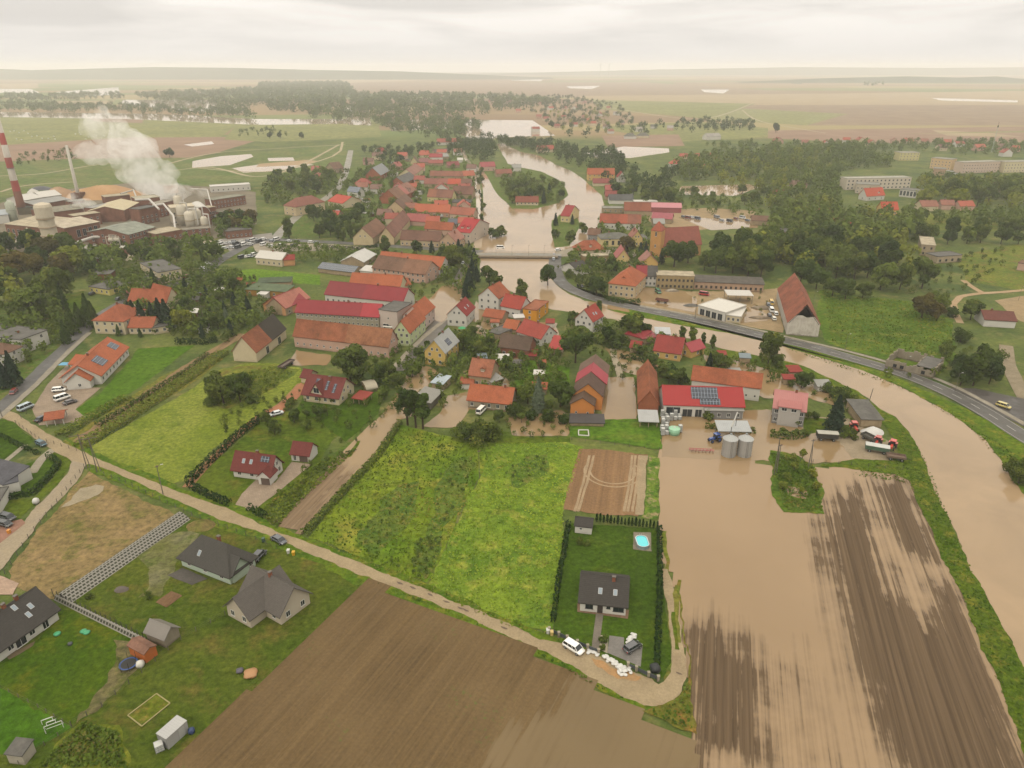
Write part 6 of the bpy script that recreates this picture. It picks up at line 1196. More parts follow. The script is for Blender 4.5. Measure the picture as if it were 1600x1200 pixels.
# small things of the flooded yards
p=G(722,520); t=thing('parasol','green parasol in the garden beside the flooded street','parasol',p); ob('canopy',MB().lathe([(1.7,2.2),(.9,2.6),(.05,2.85)],n=8),flat('#3fa068',.7,.05),t); ob('pole',MB().tube((0,0,0),(0,0,2.8),.04),BLK,t)
p=G(104,577); t=thing('canopy','small blue canopy at the rear of the L shaped orange roofed house','canopy',p); ob('roof',MB().solid([(-2,-1.4,2.2),(2,-1.4,2.2),(2,1.4,2.2),(-2,1.4,2.2),(0,0,2.9)],[(0,1,4),(1,2,4),(2,3,4),(3,0,4)]),flat('#6aa8c8',.6,.05),t)
for x in (-1.9,1.9):
    for y in (-1.3,1.3): ob('leg',MB().tube((x,y,0),(x,y,2.2),.04),BLK,t)
def heap(px,rx,ry,h,m,label,nm='heap',seed=1,n=22):
    p=G(*px); mb=MB(); rr=[1,.86,.62,.35,.1]; vs=[]
    for j,k in enumerate(rr):
        for i in range(n): q=2*math.pi*i/n; z=mnoise.noise(Vector((math.cos(q)*2,math.sin(q)*2,j*.7+seed)))*.3; vs.append((rx*k*math.cos(q)*(1+z*.5),ry*k*math.sin(q)*(1+z*.5),h*(1-k**1.6)*(1+z*.5)+(.0 if j==0 else .02)))
    mb.solid(vs,[(j*n+i,j*n+(i+1)%n,(j+1)*n+(i+1)%n,(j+1)*n+i) for j in range(4) for i in range(n)]+[tuple(range(4*n,5*n))]); o=ob(nm,mb,m,None,True); o.location=(p.x,p.y,.1); tag(o,label,'heap'); return o
heap((1363,676),3.6,2.4,1.9,flat('#d4d2cc',.6,.1),'white sheet covered heap beside the machinery shed',seed=2); heap((1374,688),2,1.5,1,flat('#7a8a3a',.9,.3),'heap of green cuttings near the white covered heap',seed=3)
heap((314,822),3.6,2.6,1.2,DRY,'dry grass heap at the end of the planter block bank',seed=4); heap((1080,478),4,2,1,GRD,'dark rubble heap in the flooded yard before the white hall',seed=5); heap((1190,482),5,2.5,1.3,PL('#8a7c68',.7),'scrap heap between white canopy and derelict red barn',seed=6); heap((1050,455),4,1.6,1.2,PL('#a59a88',.6),'pale scrap heap under the derelict stone block',seed=7); heap((190,922),1.6,1.0,.9,flat('#6a6058',.8,.3),'small heap of boards and barrow on the lawn',seed=8); heap((1190,497),6,2.4,.8,PL('#8f7f6a',.8),'low mud heap right of the white service hall',seed=9)
car('van',(1028,458),(1033,462),'#3c7a58','green loader in the yard under the derelict stone block',cat='loader'); car('van',(1100,462),(1108,463),'#a83a3a','red machine in the flooded yard left of the white canopy',cat='machine'); car('van',(1205,476),(1208,482),'#c8a030','yellow loader at the derelict red barn',cat='loader')
trailer((1034,473),(1046,475),6,.6,'#7a4a3c','rusty flat trailer in the flooded yard by the main road'); trailer((1128,480),(1140,481),6,.8,'#5a5a58','grey trailer under the white canopy')
for i,(x,y) in enumerate([(16,206),(22,205),(30,208),(38,205),(44,209),(50,214),(58,213),(66,217),(76,217),(84,214),(86,218),(118,210),(124,208),(126,211),(138,215),(142,222),(150,213),(158,217),(163,213),(168,215),(26,218),(34,219),(174,209),(134,218)]):
    p=G(x,y); o=ob('bale',MB().lathe([(.7,0),(.95,.2),(.95,1.3),(.6,1.5)],n=10),flat('#e0ded6',.5,.05),None,True); o.location=p; tag(o,'white wrapped bale scattered in the far green meadow','bale','bales in the far meadow')
def turbine(px,h,label):
    p=G(*px); t=thing('wind_turbine',label,'wind turbine',p,0,'wind turbines'); m=flat('#dcdcd8',.5,.02); ob('tower',MB().tube((0,0,0),(0,0,h),h*.025,h*.014,10),m,t); ob('nacelle',MB().box(-h*.03,h*.03,-h*.05,h*.04,h-h*.02,h+h*.03),m,t); r_=ob('rotor',MB().lathe([(h*.02,-.5),(h*.01,h*.02)],n=8),m,t); r_.location=(0,-h*.06,h); r_.rotation_euler=(R(90),0,0)
    for k in range(3): q=2*math.pi*k/3+px[0]; ob('blade',MB().tube((0,0,0),(math.cos(q)*h*.45,math.sin(q)*h*.45,0),h*.014,h*.003,5),m,r_)
turbine((938,121),120,'left of two pale wind turbines at the skyline'); turbine((951,121),120,'right of two pale wind turbines at the skyline')
p=G(1549,238); t=thing('antenna_mast','slender lattice mast among the houses right of the apartment blocks','mast',p); m=MB()
for s in ((-.7,-.7),(.7,-.7),(0,.8)): m.tube((s[0],s[1],0),(s[0]*.3,s[1]*.3,34),.12,.08,4)
for k in range(16): z=k*2.1; f=1-.7*z/34; m.tube((-.7*f,-.7*f,z),(.7*f,-.7*f,z+2),.05,n=3).tube((.7*f,-.7*f,z),(0,.8*f,z+2),.05,n=3)
ob('lattice',m,flat('#b8c4b8'),t); ob('antenna',MB().tube((0,0,34),(0,0,38),.15).box(-.5,.5,-.5,.5,31,33.5),BLK,t)
# ------------------------------------------------------------------ factory
def FB(nm,label,A,B,w,he,rt='f',hr=None,rc=TAN,wc=None,**kw): return H(nm,label,A,B,w,he,rt,hr,rc,wc or BR('#8f6452',.45),cat='factory building',**kw)
patch('factory_yard',[(-60,335),(60,300),(210,285),(330,292),(400,300),(400,350),(340,372),(250,392),(160,408),(100,405),(-60,380)],gravel('#857a66','#6f6654',.08),2,.6)
FB('factory_hall','brick factory hall with cream roof left of the white tower silo',(14,374),(68,380),24,10,'m',11.5,TAN,win=(7,2,0),ws=(2.0,2.8),hd='left factory hall')
FB('factory_hall','brick factory hall with tall dark windows right of the tower silo',(107,384),(161,373),20,11,'m',12.5,FE('#bdb09a'),wins=[(.36,4,2.4,4.6),(.53,4.2,2.4,4.6),(.7,4.4,2.4,4.6),(.86,4.6,2.4,4.6)],hd='tall windowed factory hall')
FB('factory_hall','brick factory hall with green grey low gable roof and window rows',(206,391),(247,378),(163,380),9.5,'g',12.5,FE('#8f9284'),win=(8,3,4),ws=(1.5,1.7),hd='green roofed factory hall')
FB('factory_hall','square brick block with tan flat roof under the white vessels',(247,386),(288,378),15,8,'f',None,TAN,win=(5,2,0))
FB('factory_hall','windowless brick tower block with tan roof before the steam',(217,331),(253,327),15,9.5,'f',None,FE('#b5ad98'))
FB('factory_hall','brick hall with cream gable roof in the middle of the factory',(197,346),(220,333),(160,338),8,'g',11,RM('#cdbd98',1,.6,.3))
FB('factory_hall','brick hall with white barrel roof and arched end wall',(311,353),(331,351),24,9,'round',13,WHT,ax='v',hd='arched factory hall')
FB('factory_hall','long brick wing with flat roof at the right end of the factory',(335,327),(385,319),12,7,'f',None,FE('#8d8a78'),win=(10,2,0))
FB('factory_hall','small brick block with grey roof beside the arched hall',(338,353),(366,351),10,6,'f',None,GRD,win=(4,2,0))
FB('factory_hall','low brick building with grey roof nearest the car park',(355,374),(395,370),10,5,'f',None,GRD,win=(6,1,1))
FB('factory_hall','long white flat building at the back right of the factory',(330,301),(392,297),12,5,'f',None,WHT,W_W,win=(8,1,0))
FB('factory_hall','brick hall with pale roof behind the cream gable roof',(166,320),(205,316),12,6,'f',None,TAN)
FB('factory_hall','grey roofed brick hall left of the smoke with long skylights',(86,347),(160,337),22,7,'g',9,FE('#8c8674'),sky=[(.25,.5),(.45,.5),(.65,.5)])
FB('factory_hall','narrow hall with light grey lean roof beside the dark platform',(58,333),(112,323),12,6,'m',7.5,GRY)
FB('factory_hall','dark flat plant building at the foot of the striped chimney',(30,336),(56,334),9,5,'f',None,FE('#5a5a50'),PL('#6a6250',.5))
FB('factory_hall','first hall with crumpled white sheet roof behind the chimney',(42,323),(68,318),20,5,'g',8,WHT,W_W,ax='u')
FB('factory_hall','second hall with white sheet roof further right of the chimney',(68,318),(98,314),22,5,'g',8,WHT,W_W,ax='u')
FB('factory_hall','pale blue grey hall at the left border behind the left hall',(-30,353),(16,348),20,6,'g',8,RM('#a9b2b8',1,.5,.2),W_W)
FB('factory_hall','low grey metal block in front of the tall windowed hall',(100,404),(145,403),9,5.5,'f',None,RM('#a8a496'),RM('#9ca09c',.8,.5,.3),hd='grey metal block')
FB('factory_hall','small orange tan block inside the white steam',(257,303),(278,302),8,7,'f',None,TAN,PL('#c99a68',.3))
FB('gatehouse','small brick gatehouse with white top by the belt trees',(189,398),(208,397),6,4,'f',None,WHT)
FB('factory_hall','white boxy process building among pipes',(272,352),(312,348),14,12,'f',None,PL('#cfc2a8',.5),PL('#cfc4ae',.5),win=(5,3,0))
for i,(A,B,w,he,m,l) in enumerate([((120,356),(160,350),10,8,TAN,'narrow brick block with tan roof behind the tall windowed hall'),((222,352),(250,346),10,11,GRD,'grey topped brick block behind the green roofed hall'),((150,345),(182,338),9,9,GRY,'light roofed block under the cream gable roof'),((252,340),(275,334),9,10,FE('#9c9484'),'brick block beside the tallest white vessel'),((60,346),(88,342),9,8,GRD,'dark roofed block behind the left factory hall'),((288,372),(330,368),8,5,FE('#8c8474'),'low brick annex in front of the evaporator vessels'),((186,376),(203,374),6,5,WHT,'small white block at the steel frame'),((325,345),(340,342),8,9,TAN,'brick stair block right of the arched hall'),((110,330),(135,327),8,7,FE('#7a7468'),'dark block at the foot of the slim chimney'),((135,414),(170,412),6,3,GRY,'low shed in front of the grey metal block'),((290,392),(332,390),5,3,WHT,'white gate building at the car park entry'),((345,345),(372,341),7,6,FE('#7d7868'),'grey roofed brick block below the long wing')]):
    FB('factory_hall',l,A,B,w,he,rc=m,win=(4,2,0),ws=(1.3,1.6))
p=G(36,334); t=thing('chimney_stack','tall red and white banded factory chimney','chimney',p); hC=72
@cached
def bands():
    t=NT('chimney_bands',.8,.2); s=t.n('SeparateXYZ'); t.L(t.obj(),s.inputs[0]); f=t.math('DIVIDE',s.outputs[2],72.0); R_,W_,B_=c('#a84a44'),c('#d8d0c4'),c('#8a5a48')
    a=t.ramp(f,[(0,B_),(.235,R_),(.345,W_),(.465,R_),(.575,W_),(.70,R_),(.82,W_)],'CONSTANT'); t.col(t.mix(t.math('MULTIPLY',t.rf(t.noise(t.mapv(t.obj(),(.5,.5,.08)),1,4),.4,.7),.35),a,c('#7a6a5c'))); return t.m
ob('shaft',MB().lathe([(3.2,-1),(2.8,10),(2.3,36),(1.8,hC)],n=24),bands(),t,True); ob('cap',MB().lathe([(1.95,hC-2.5),(1.95,hC+.2),(1.4,hC+.2)],n=24),flat('#4a4440'),t); ob('platform',MB().lathe([(3.1,34),(3.1,34.3)],n=20),flat('#7a7068'),t)
p=G(124,312); t=thing('chimney_stack','slim pale steel chimney in the factory','chimney',p); ob('shaft',MB().lathe([(1.7,-1),(1.4,10),(1.1,44)],n=18),RM('#c9c4b8',.8,.5,.3),t,True); ob('base',MB().box(-4,4,-4,4,-.2,6),BR('#7a5a48'),t)
p=G(86,398); t=thing('tower_silo','round white tower silo with ribbed collars','silo',p); prof=[(4.4,-1)]
ob('shaft',MB().lathe([(4.5,-1),(4.3,22)],n=28),PL('#cfc2aa',.3),t); ob('head',MB().lathe([(4.4,22),(4.8,22.6),(4.8,28.5),(4.2,30),(1,31)],n=28),PL('#d2c5ae',.25),t)
for z in (6,11.5,16.5,21.5): ob('collar',MB().lathe([(4.9,z),(4.9,z+.7)],n=28),PL('#b8a58a',.5),t)
p=G(22,346); t=thing('tower_silo','small pale green silo tower left of the striped chimney','silo',p); ob('shaft',MB().lathe([(3,-1),(3,13),(1,15)],n=18),PL('#b8bca8',.5),t,True); ob('collar',MB().lathe([(3.2,8),(3.2,8.5)],n=18),flat('#a0a090'),t)
for i,(x,y,r,h,l) in enumerate([(287,352,3.2,13,'left white evaporator vessel in the factory'),(300,358,3.6,11,'front white evaporator vessel in the factory'),(311,357,3.2,12,'middle white evaporator vessel beside the arched hall'),(283,343,3,16,'tallest white vessel behind the process building'),(322,362,2.4,9,'small rusty white vessel below the arched end wall')]):
    p=G(x,y); t=thing('process_vessel',l,'vessel',p); ob('shell',MB().lathe([(r,-.5),(r,h),(r*.6,h+1.4)],n=20),PL('#d4cbb8',.45),t,True); ob('collar',MB().lathe([(r*1.06,h*.55),(r*1.06,h*.6)],n=20),PL('#b8a88c',.5),t); ob('pipe',MB().path([(0,0,h+1),(0,0,h+3),(r*1.6,-r*.5,h+3),(r*1.6,-r*.5,h*.3)],.45,7),WHT,t)
def pipe(label,pts,r,nm='pipe',m=WHT):
    q=[G(x,y)+Vector((0,0,z)) for x,y,z in pts]; tag(ob(nm,MB().path(q,r,8),m),label,'pipe')
pipe('white pipe bridge over the green roofed factory hall',[(218,345,15),(240,346,16),(254,356,13)],.7); pipe('bent white pipe at the evaporator vessels',[(245,352,14),(262,352,15),(275,358,9),(275,366,1)],.7); pipe('thin white pipe right of the arched hall',[(302,316,11),(328,322,13),(332,330,4)],.5); pipe('white conveyor pipe in front of the tall windowed hall',[(100,402,6),(150,388,7),(185,386,7)],.9); pipe('white pipe on the small brick hall behind the steam',[(192,318,8),(212,314,9),(216,322,7)],.6)
t=thing('conveyor','long pale inclined conveyor at the left factory hall','conveyor',G(17,392)); e=G(50,377)+Vector((0,0,9))-G(17,392); s0=Vector((0,0,1)); ob('tube',MB().tube(s0,e,.9,n=4),PL('#c4b9a4',.4),t)
for f in (.35,.7): q=s0.lerp(e,f); ob('support',MB().tube((q.x,q.y,0),q,.2),BLK,t)
p=G(180,392); t=thing('steel_rack','pale steel frame with tank before the green roofed hall','machine',p); fr=MB()
for x in (-4,0,4):
    for y in (0,4): fr.box(x-.2,x+.2,y-.2,y+.2,0,9)
for z in (4,8.8): fr.box(-4.2,4.2,-.2,.2,z,z+.3).box(-4.2,4.2,3.8,4.2,z,z+.3)
ob('frame',fr,PL('#cfc6b4',.3),t); ob('tank',MB().tube((-3.4,2,6.4),(3.4,2,6.4),1.4,n=14),PL('#d4cbb8',.3),t)
heap((163,306),34,24,9,gravel('#c09a70','#b08a62',.1),'broad tan heap of chips behind the factory',seed=11,n=40); heap((93,307),14,12,8,gravel('#b89a7c','#a8886a',.1),'smaller tan heap beside the slim chimney',seed=12,n=30)
heap((58,308),11,8,4,flat('#45444a',.6,.2),'dark tarped mound behind the striped chimney',seed=13); heap((52,301),5,4,3.4,WHT,'white tarped mound on the dark mound',seed=14); heap((66,296),12,7,3,flat('#4a4a50',.6,.2),'second dark tarped mound further back',seed=15)
patch('concrete_strip',[(75,395),(165,398),(200,395),(250,398),(330,372),(340,378),(255,408),(130,408)],gravel('#b5a890','#a0937c',.15),4,.5)
# drifting steam from the evaporators
def steam(label,chain,dens,seed):
    mb=MB(); rnd=random.Random(seed)
    for (x,y,z,r) in chain:
        ce=G(x,y)+Vector((0,0,z))
        for k in range(3):
            o=Vector((rnd.uniform(-.5,.5),rnd.uniform(-.5,.5),rnd.uniform(-.4,.4)))*r; rr=r*rnd.uniform(.6,.9); vs=[];n=12
            for j in range(7):
                th=math.pi*j/6
                for i in range(n):
                    ph=2*math.pi*i/n; d=Vector((math.sin(th)*math.cos(ph),math.sin(th)*math.sin(ph),math.cos(th))); q=ce+o+d*rr*(1+.35*mnoise.noise(d*1.8+ce*.05+o)); vs.append(q)
            mb.solid(vs,[(j*n+i,(j+1)*n+i,(j+1)*n+(i+1)%n,j*n+(i+1)%n) for j in range(6) for i in range(n)])
    bm_=__import__('bmesh').new(); me=mb.mesh('steam',[]); bm_.from_mesh(me); bm_.free()
    o=ob('steam_plume',me,None); me.materials.clear()
    rm=o.modifiers.new('join','REMESH'); rm.mode='VOXEL'; rm.voxel_size=1.6
    t=NT('steam'); t.t.nodes.remove(t.b); nz=t.noise(t.mapv(t.pos(),(1,1,1)),.06,6,.7,1.0); den=t.math('MULTIPLY',t.rf(nz,.4,.72),dens)
    v=t.n('VolumePrincipled'); v.inputs['Color'].default_value=(1,.99,.97,1); v.inputs['Anisotropy'].default_value=.3; t.L(den,v.inputs['Density']); t.t.links.new(v.outputs[0],t.o.inputs['Volume']); me.materials.append(t.m); tag(o,label,'steam'); o['kind']='stuff'
steam('white steam',[(250,318,6,12),(240,318,14,15),(252,318,20,14),(232,318,26,17),(222,318,34,16),(238,318,34,14),(210,318,44,15),(218,318,52,12),(203,318,60,10),(196,318,68,8),(265,318,14,10),(282,318,10,9),(298,318,9,7),(312,318,8,5),(190,318,40,9),(178,318,34,7),(165,318,38,9),(150,318,40,8),(185,318,56,10),(172,318,60,9),(228,318,48,14),(325,316,8,5),(258,312,8,13),(205,318,30,13)],.11,3)
steam('white steam',[(128,338,6,5),(136,338,9,6),(146,340,8,6),(153,342,5,4),(120,334,12,5)],.12,5)
# ------------------------------------------------------------------ vegetation
def quads(name,P,N,S,tone,mat,rng,extra=None,aspect=1.0):
    """leaf faces at P facing N with half size S"""
    n=len(P); a=np.cross(N,rng.normal(size=(n,3))); a/=np.linalg.norm(a,axis=1)[:,None]+1e-9; b=np.cross(N,a)
    S=S[:,None]; V=np.stack([P-a*S-b*S*aspect,P+a*S-b*S*aspect*.8,P+a*S*.8+b*S*aspect,P-a*S*.9+b*S*aspect*.9],1).reshape(-1,3)
    me=bpy.data.meshes.new(name); me.vertices.add(4*n); me.vertices.foreach_set('co',V.astype(np.float32).ravel())
    me.loops.add(4*n); me.loops.foreach_set('vertex_index',np.arange(4*n,dtype=np.int32)); me.polygons.add(n)
    me.polygons.foreach_set('loop_start',np.arange(0,4*n,4,dtype=np.int32)); me.polygons.foreach_set('loop_total',np.full(n,4,dtype=np.int32))
    me.update(); at=me.attributes.new('tone','FLOAT','POINT'); at.data.foreach_set('value',np.repeat(tone,4).astype(np.float32)); me.materials.append(mat); me.validate(); return me
def lobes(kind,rng,h):
    L=[]
    if kind=='R':
        w=h*rng.uniform(.36,.46); L.append((np.array([0,0,h*.58]),h*.27))
        for i in range(13):
            a=rng.uniform(0,6.28); z=rng.uniform(.32,.86)*h; rr=w*math.sqrt(max(.05,1-((z/h-.55)/.45)**2))*rng.uniform(.45,.85); L.append((np.array([math.cos(a)*rr,math.sin(a)*rr,z]),h*rng.uniform(.10,.19)))
    elif kind=='O':
        for i in range(12):
            a=rng.uniform(0,6.28); z=(.18+.74*i/11)*h; rr=h*.09*rng.uniform(.2,1.3); L.append((np.array([math.cos(a)*rr,math.sin(a)*rr,z]),h*rng.uniform(.11,.17)*(1-.5*abs(i/11-.4))))
    elif kind=='B':
        for i in range(12):
            a=rng.uniform(0,6.28); z=rng.uniform(.2,.72)*h; rr=h*.5*rng.uniform(.1,1)*(1.15-z/h); L.append((np.array([math.cos(a)*rr,math.sin(a)*rr,z]),h*rng.uniform(.17,.28)))
    elif kind=='F':
        for i in range(8):
            a=rng.uniform(0,6.28); z=rng.uniform(.45,.8)*h; rr=h*.3*rng.uniform(.2,1); L.append((np.array([math.cos(a)*rr,math.sin(a)*rr,z]),h*rng.uniform(.14,.22)))
    elif kind=='P':
        for i in range(11):
            a=rng.uniform(0,6.28); z=rng.uniform(.45,.93)*h; rr=h*.2*rng.uniform(.2,1)*(1.4-z/h); L.append((np.array([math.cos(a)*rr,math.sin(a)*rr,z]),h*rng.uniform(.07,.13)))
    return L
def crown(kind,seed,h,nq,qs,mat):
    rng=np.random.default_rng(seed)
    if kind in 'ST':
        t=rng.uniform(0,1,nq)**(.75); z=h*(.05+.95*t); tiers=.75+.35*np.abs(np.sin(t*(14 if kind=='S' else 5)*math.pi)) if kind=='S' else np.ones(nq)
        R0=h*(.25 if kind=='S' else .16); prof=(1-t)**(.85) if kind=='S' else np.clip(1.05-t,0,1)**.45*np.clip(t*6+.5,0,1)
        a=rng.uniform(0,6.283,nq); lump=1+.18*np.sin(a*5+z*3); r=R0*prof*tiers*lump*rng.uniform(.55,1.05,nq)
        P=np.stack([np.cos(a)*r,np.sin(a)*r,z],1); N=np.stack([np.cos(a),np.sin(a),np.full(nq,.55 if kind=='S' else .2)],1)+rng.normal(size=(nq,3))*.45
        tone=np.clip(rng.uniform(0,.85,nq)*.6+.4*(.5+.5*np.sin(a*4+z)),0,1)
    else:
        L=lobes(kind,rng,h); wts=np.array([r**2 for _,r in L]); ch=rng.choice(len(L),nq,p=wts/wts.sum()); C=np.array([l[0] for l in L])[ch]; Rr=np.array([l[1] for l in L])[ch]
        D=rng.normal(size=(nq,3)); D[:,2]=np.abs(D[:,2])*np.where(rng.uniform(size=nq)<.72,1,-1); D/=np.linalg.norm(D,axis=1)[:,None]
        P=C+D*(Rr*rng.uniform(.72,1.12,nq))[:,None]; P[:,2]=np.maximum(P[:,2],h*.06); N=D+rng.normal(size=(nq,3))*.55
        lt=rng.uniform(0,.7,len(L)); tone=np.clip(lt[ch]+rng.uniform(0,.35,nq)*.9,0,1)
    N/=np.linalg.norm(N,axis=1)[:,None]; S=qs*rng.uniform(.6,1.25,nq)
    return quads('crown',P,N,S,tone,mat,rng)
def trunk(kind,h,seed):
    rnd=random.Random(seed); mb=MB(); r=h*.022+.05; top=h*(.95 if kind in 'ST' else .6 if kind!='P' else .85)
    k=Vector((rnd.uniform(-.2,.2),rnd.uniform(-.2,.2),top*.5)); mb.tube((0,0,-.4),k,r,r*.75,7); mb.tube(k,(k.x*1.5,k.y*1.5,top),r*.75,r*.25,7)
    if kind in 'ROFP':
        for i in range(6):
            a=rnd.uniform(0,6.28); z=h*rnd.uniform(.25,.5); l=h*rnd.uniform(.18,.3); mb.tube((0,0,z),(math.cos(a)*l,math.sin(a)*l,z+l*.8),r*.45,r*.12,5)
    return mb
LEAF={'g':leaf('#46582a','#6e7d38','#86893f'),'d':leaf('#33461f','#55682f'),'y':leaf('#66742c','#929a42','#9d964a'),'s':leaf('#243527','#3d5240'),'b':leaf('#4d5a4a','#728070'),'o':leaf('#4f4a2a','#6f6638','#7d6a3e'),'t':leaf('#22381c','#3a5226')}
KDEF={'R':('broadleaf_tree','leafy broadleaf tree','tree'),'O':('broadleaf_tree','tall narrow broadleaf tree','tree'),'S':('spruce_tree','pointed dark spruce','tree'),'P':('pine_tree','pine with bare trunk','tree'),'B':('bush','dense rounded bush','bush'),'F':('fruit_tree','small orchard tree','tree'),'T':('thuja','narrow thuja shrub','shrub')}
TM={}
def tmesh(kind,colr,var,det):
    k=(kind,colr,var,det)
    if k not in TM:
        nq={'hi':{'R':2600,'O':1700,'S':1900,'P':1300,'B':1800,'F':900,'T':700},'mid':{'R':900,'O':650,'S':650,'P':500,'B':700,'F':400,'T':250}}[det][kind]
        qs={'hi':{'R':.30,'O':.28,'S':.26,'P':.26,'B':.28,'F':.3,'T':.2},'mid':{'R':.55,'O':.5,'S':.46,'P':.45,'B':.5,'F':.5,'T':.36}}[det][kind]
        cm_=crown(kind,sum(map(ord,kind+colr))*13+var,10.0,nq,qs,LEAF[colr]); tm_=trunk(kind,10.0,var).mesh('trunk',bark())
        TM[k]=(cm_,tm_)
    return TM[k]
TREES=[]
def tree(kind,x,y,h,colr='g',label=None,group=None,ground=None,one=None):
    p=ground if ground is not None else G(x,y); px=PPM(PX(p)[1])*h; det='hi' if px>26 else 'mid'
    nm,ph,cat=KDEF[kind]; cm_,tm_=tmesh(kind,colr,random.randrange(4),det); s=h/10.0; sx=s*random.uniform(.88,1.12); rz=random.uniform(0,6.28)
    if one is None: one=px<30
    if one:
        k=('one',cm_.name,tm_.name)
        if k not in TM:
            me=cm_.copy(); a=np.empty(len(me.vertices)*3,np.float32); bm_=__import__('bmesh').new(); bm_.from_mesh(cm_); t2=tm_.copy(); t2.materials.clear(); bm_.from_mesh(t2)
            n=len(cm_.polygons); bm_.faces.ensure_lookup_table()
            for f in bm_.faces[n:]: f.material_index=1
            bm_.to_mesh(me); bm_.free(); me.materials.append(bark()); me.name=nm; TM[k]=me
        t=bpy.data.objects.new(nm,TM[k]); COL.objects.link(t); t.location=p; t.rotation_euler=(0,0,rz); t.scale=(sx,sx,s); tag(t,label,cat,group)
    else:
        t=thing(nm,label,cat,p,rz,group); t.scale=(sx,sx,s); ob('crown',cm_,None,t)
        if kind not in 'T': ob('trunk',tm_,None,t)
    TREES.append((t,p,kind,h,colr)); return t
def T(kind,colr,*xyh):
    for x,y,h in xyh: tree(kind,x,y,h,colr)
def inpoly(q,x,y):
    ins=False
    for i in range(len(q)):
        (x1,y1),(x2,y2)=q[i],q[(i+1)%len(q)]
        if (y1<=y)!=(y2<=y) and x<x1+(y-y1)*(x2-x1)/(y2-y1): ins=not ins
    return ins
def spots(poly,n,seed,gap=4.0,tries=40):
    rnd=random.Random(seed); g=[G(x,y) for x,y in poly]; q=[(p.x,p.y) for p in g]; x0,x1=min(a for a,_ in q),max(a for a,_ in q); y0,y1=min(b for _,b in q),max(b for _,b in q); out=[]
    for _ in range(n*tries):
        if len(out)>=n: break
        x,y=rnd.uniform(x0,x1),rnd.uniform(y0,y1)
        if inpoly(q,x,y) and all((x-a)**2+(y-b)**2>gap*gap for a,b in out): out.append((x,y))
    return out
def grove(poly,n,hs,kinds,label,group,seed,gap=5):
    rnd=random.Random(seed)
    for x,y in spots(poly,n,seed,gap):
        k,cl=rnd.choice(kinds); tree(k,0,0,rnd.uniform(*hs),cl,label,group,Vector((x,y,0)))
# --- single trees
T('R','g',(350,630,11),(376,629,10),(547,597,15),(590,601,8),(609,592,7),(899,567,14),(987,528,11),(895,508,6),(1200,570,12.5),(1125,584,9),(1252,606,7),(765,447,10.5),(775,451,8),(712,424,14),(700,416,10),(890,381,9),(868,373,6))
T('R','d',(875,636,10.5),(856,446,11.5),(1250,447,15),(1275,452,13),(1053,417,15.5),(1075,411,13),(955,428,9),(932,463,10.5),(1520,603,13),(1545,600,10),(1535,582,11),(1500,602,9),(1005,527,7),(950,538,8))
T('R','g',(1320,469,11),(1347,466,9),(1300,463,10),(1375,453,15),(1405,453,14),(1440,451,16),(1118,427,15),(1145,427,14),(1168,431,17),(1188,434,15),(1100,423,11))
T('R','o',(980,401,12),(1440,497,12),(1463,502,9))
T('R','y',(288,521,11),(302,516,8),(825,631,8),(1462,489,10))
T('B','g',(335,633,6),(392,631,5),(386,606,7),(735,689,7.5),(753,691,8.5),(769,689,8),(722,686,6.5),(560,601,5),(770,372,8),(781,369,8),(1215,573,6.5),(1292,612,4),(1305,622,5),(1320,629,6),(1332,634,5),(1578,737,5),(1591,757,6),(1600,745,7),(893,405,6),(890,434,5),(905,441,5),(925,449,7))
T('B','d',(830,656,4),(857,659,5),(881,661,4),(805,651,6),(962,545,5),(1500,535,7),(575,452,4),(1495,582,8),(1487,495,6),(370,505,5),(310,440,4))
T('P','d',(637,664,13.5),(650,668,12.5),(661,670,12))
T('S','s',(1302,675,12.5),(1107,583,8),(738,432,10),(733,456,12),(745,441,9),(728,466,10),(741,412,9),(868,353,9),(894,351,7),(1033,413,9),(1000,403,9),(1008,404,10),(722,406,9),(212,507,11),(224,511,12),(240,506,10),(253,511,13),(263,513,13),(204,501,9),(25,602,13),(9,606,11))
T('S','b',(841,644,12.5),(355,508,8))
T('S','d',(100,483,12),(115,522,13),(140,503,13),(149,512,12),(126,511,11),(105,537,10),(186,525,5),(220,527,4),(242,452,11))
T('O','g',(603,403,13.5),(816,473,12),(1066,533,6.5),(1082,535,7),(1098,539,5.5),(1113,545,6),(452,373,14.5),(935,499,9))
T('R','g',(1516,500,9),(1240,398+0,16),(1478,560,7),(460,660,5),(478,672,4),(498,655,5),(430,680,5),(418,665,5))
T('F','y',(1253,718,3.4),(1240,736,3.2),(1228,752,2.8),(1268,748,3.2),(1222,766,2.8),(1276,769,3.2),(1252,773,2.4),(1238,721,2.6));T('F','g',(815,661,4),(860,645,5),(800,585,5),(845,580,5),(480,655,4),(512,650,4),(520,632,3),(1245,668,2.5),(1262,655,3))
T('B','g',(232,935,2),(140,935,1.6),(944,1003,2),(942,1015,1.6),(905,850,2.2),(918,852,1.8),(455,632,3),(450,640,2.5),(1273,655,3),(1224,680,3),(1243,680,2.5),(1258,681,2.5),(1320,682,4),(1330,684,3.5),(1105,655,4))
T('R','d',(960,545,6),(972,540,5),(1040,545,4),(1003,555,4),(975,515,6))
T('R','g',(655,560,5),(668,548,4),(690,600,4),(725,545,7),(740,552,8),(752,560,7),(735,530,6),(765,545,6),(790,575,5),(690,535,4),(645,590,5),(620,605,6),(600,625,5),(780,660,5),(1015,575,6),(1035,590,5),(1045,600,5),(1060,600,6))
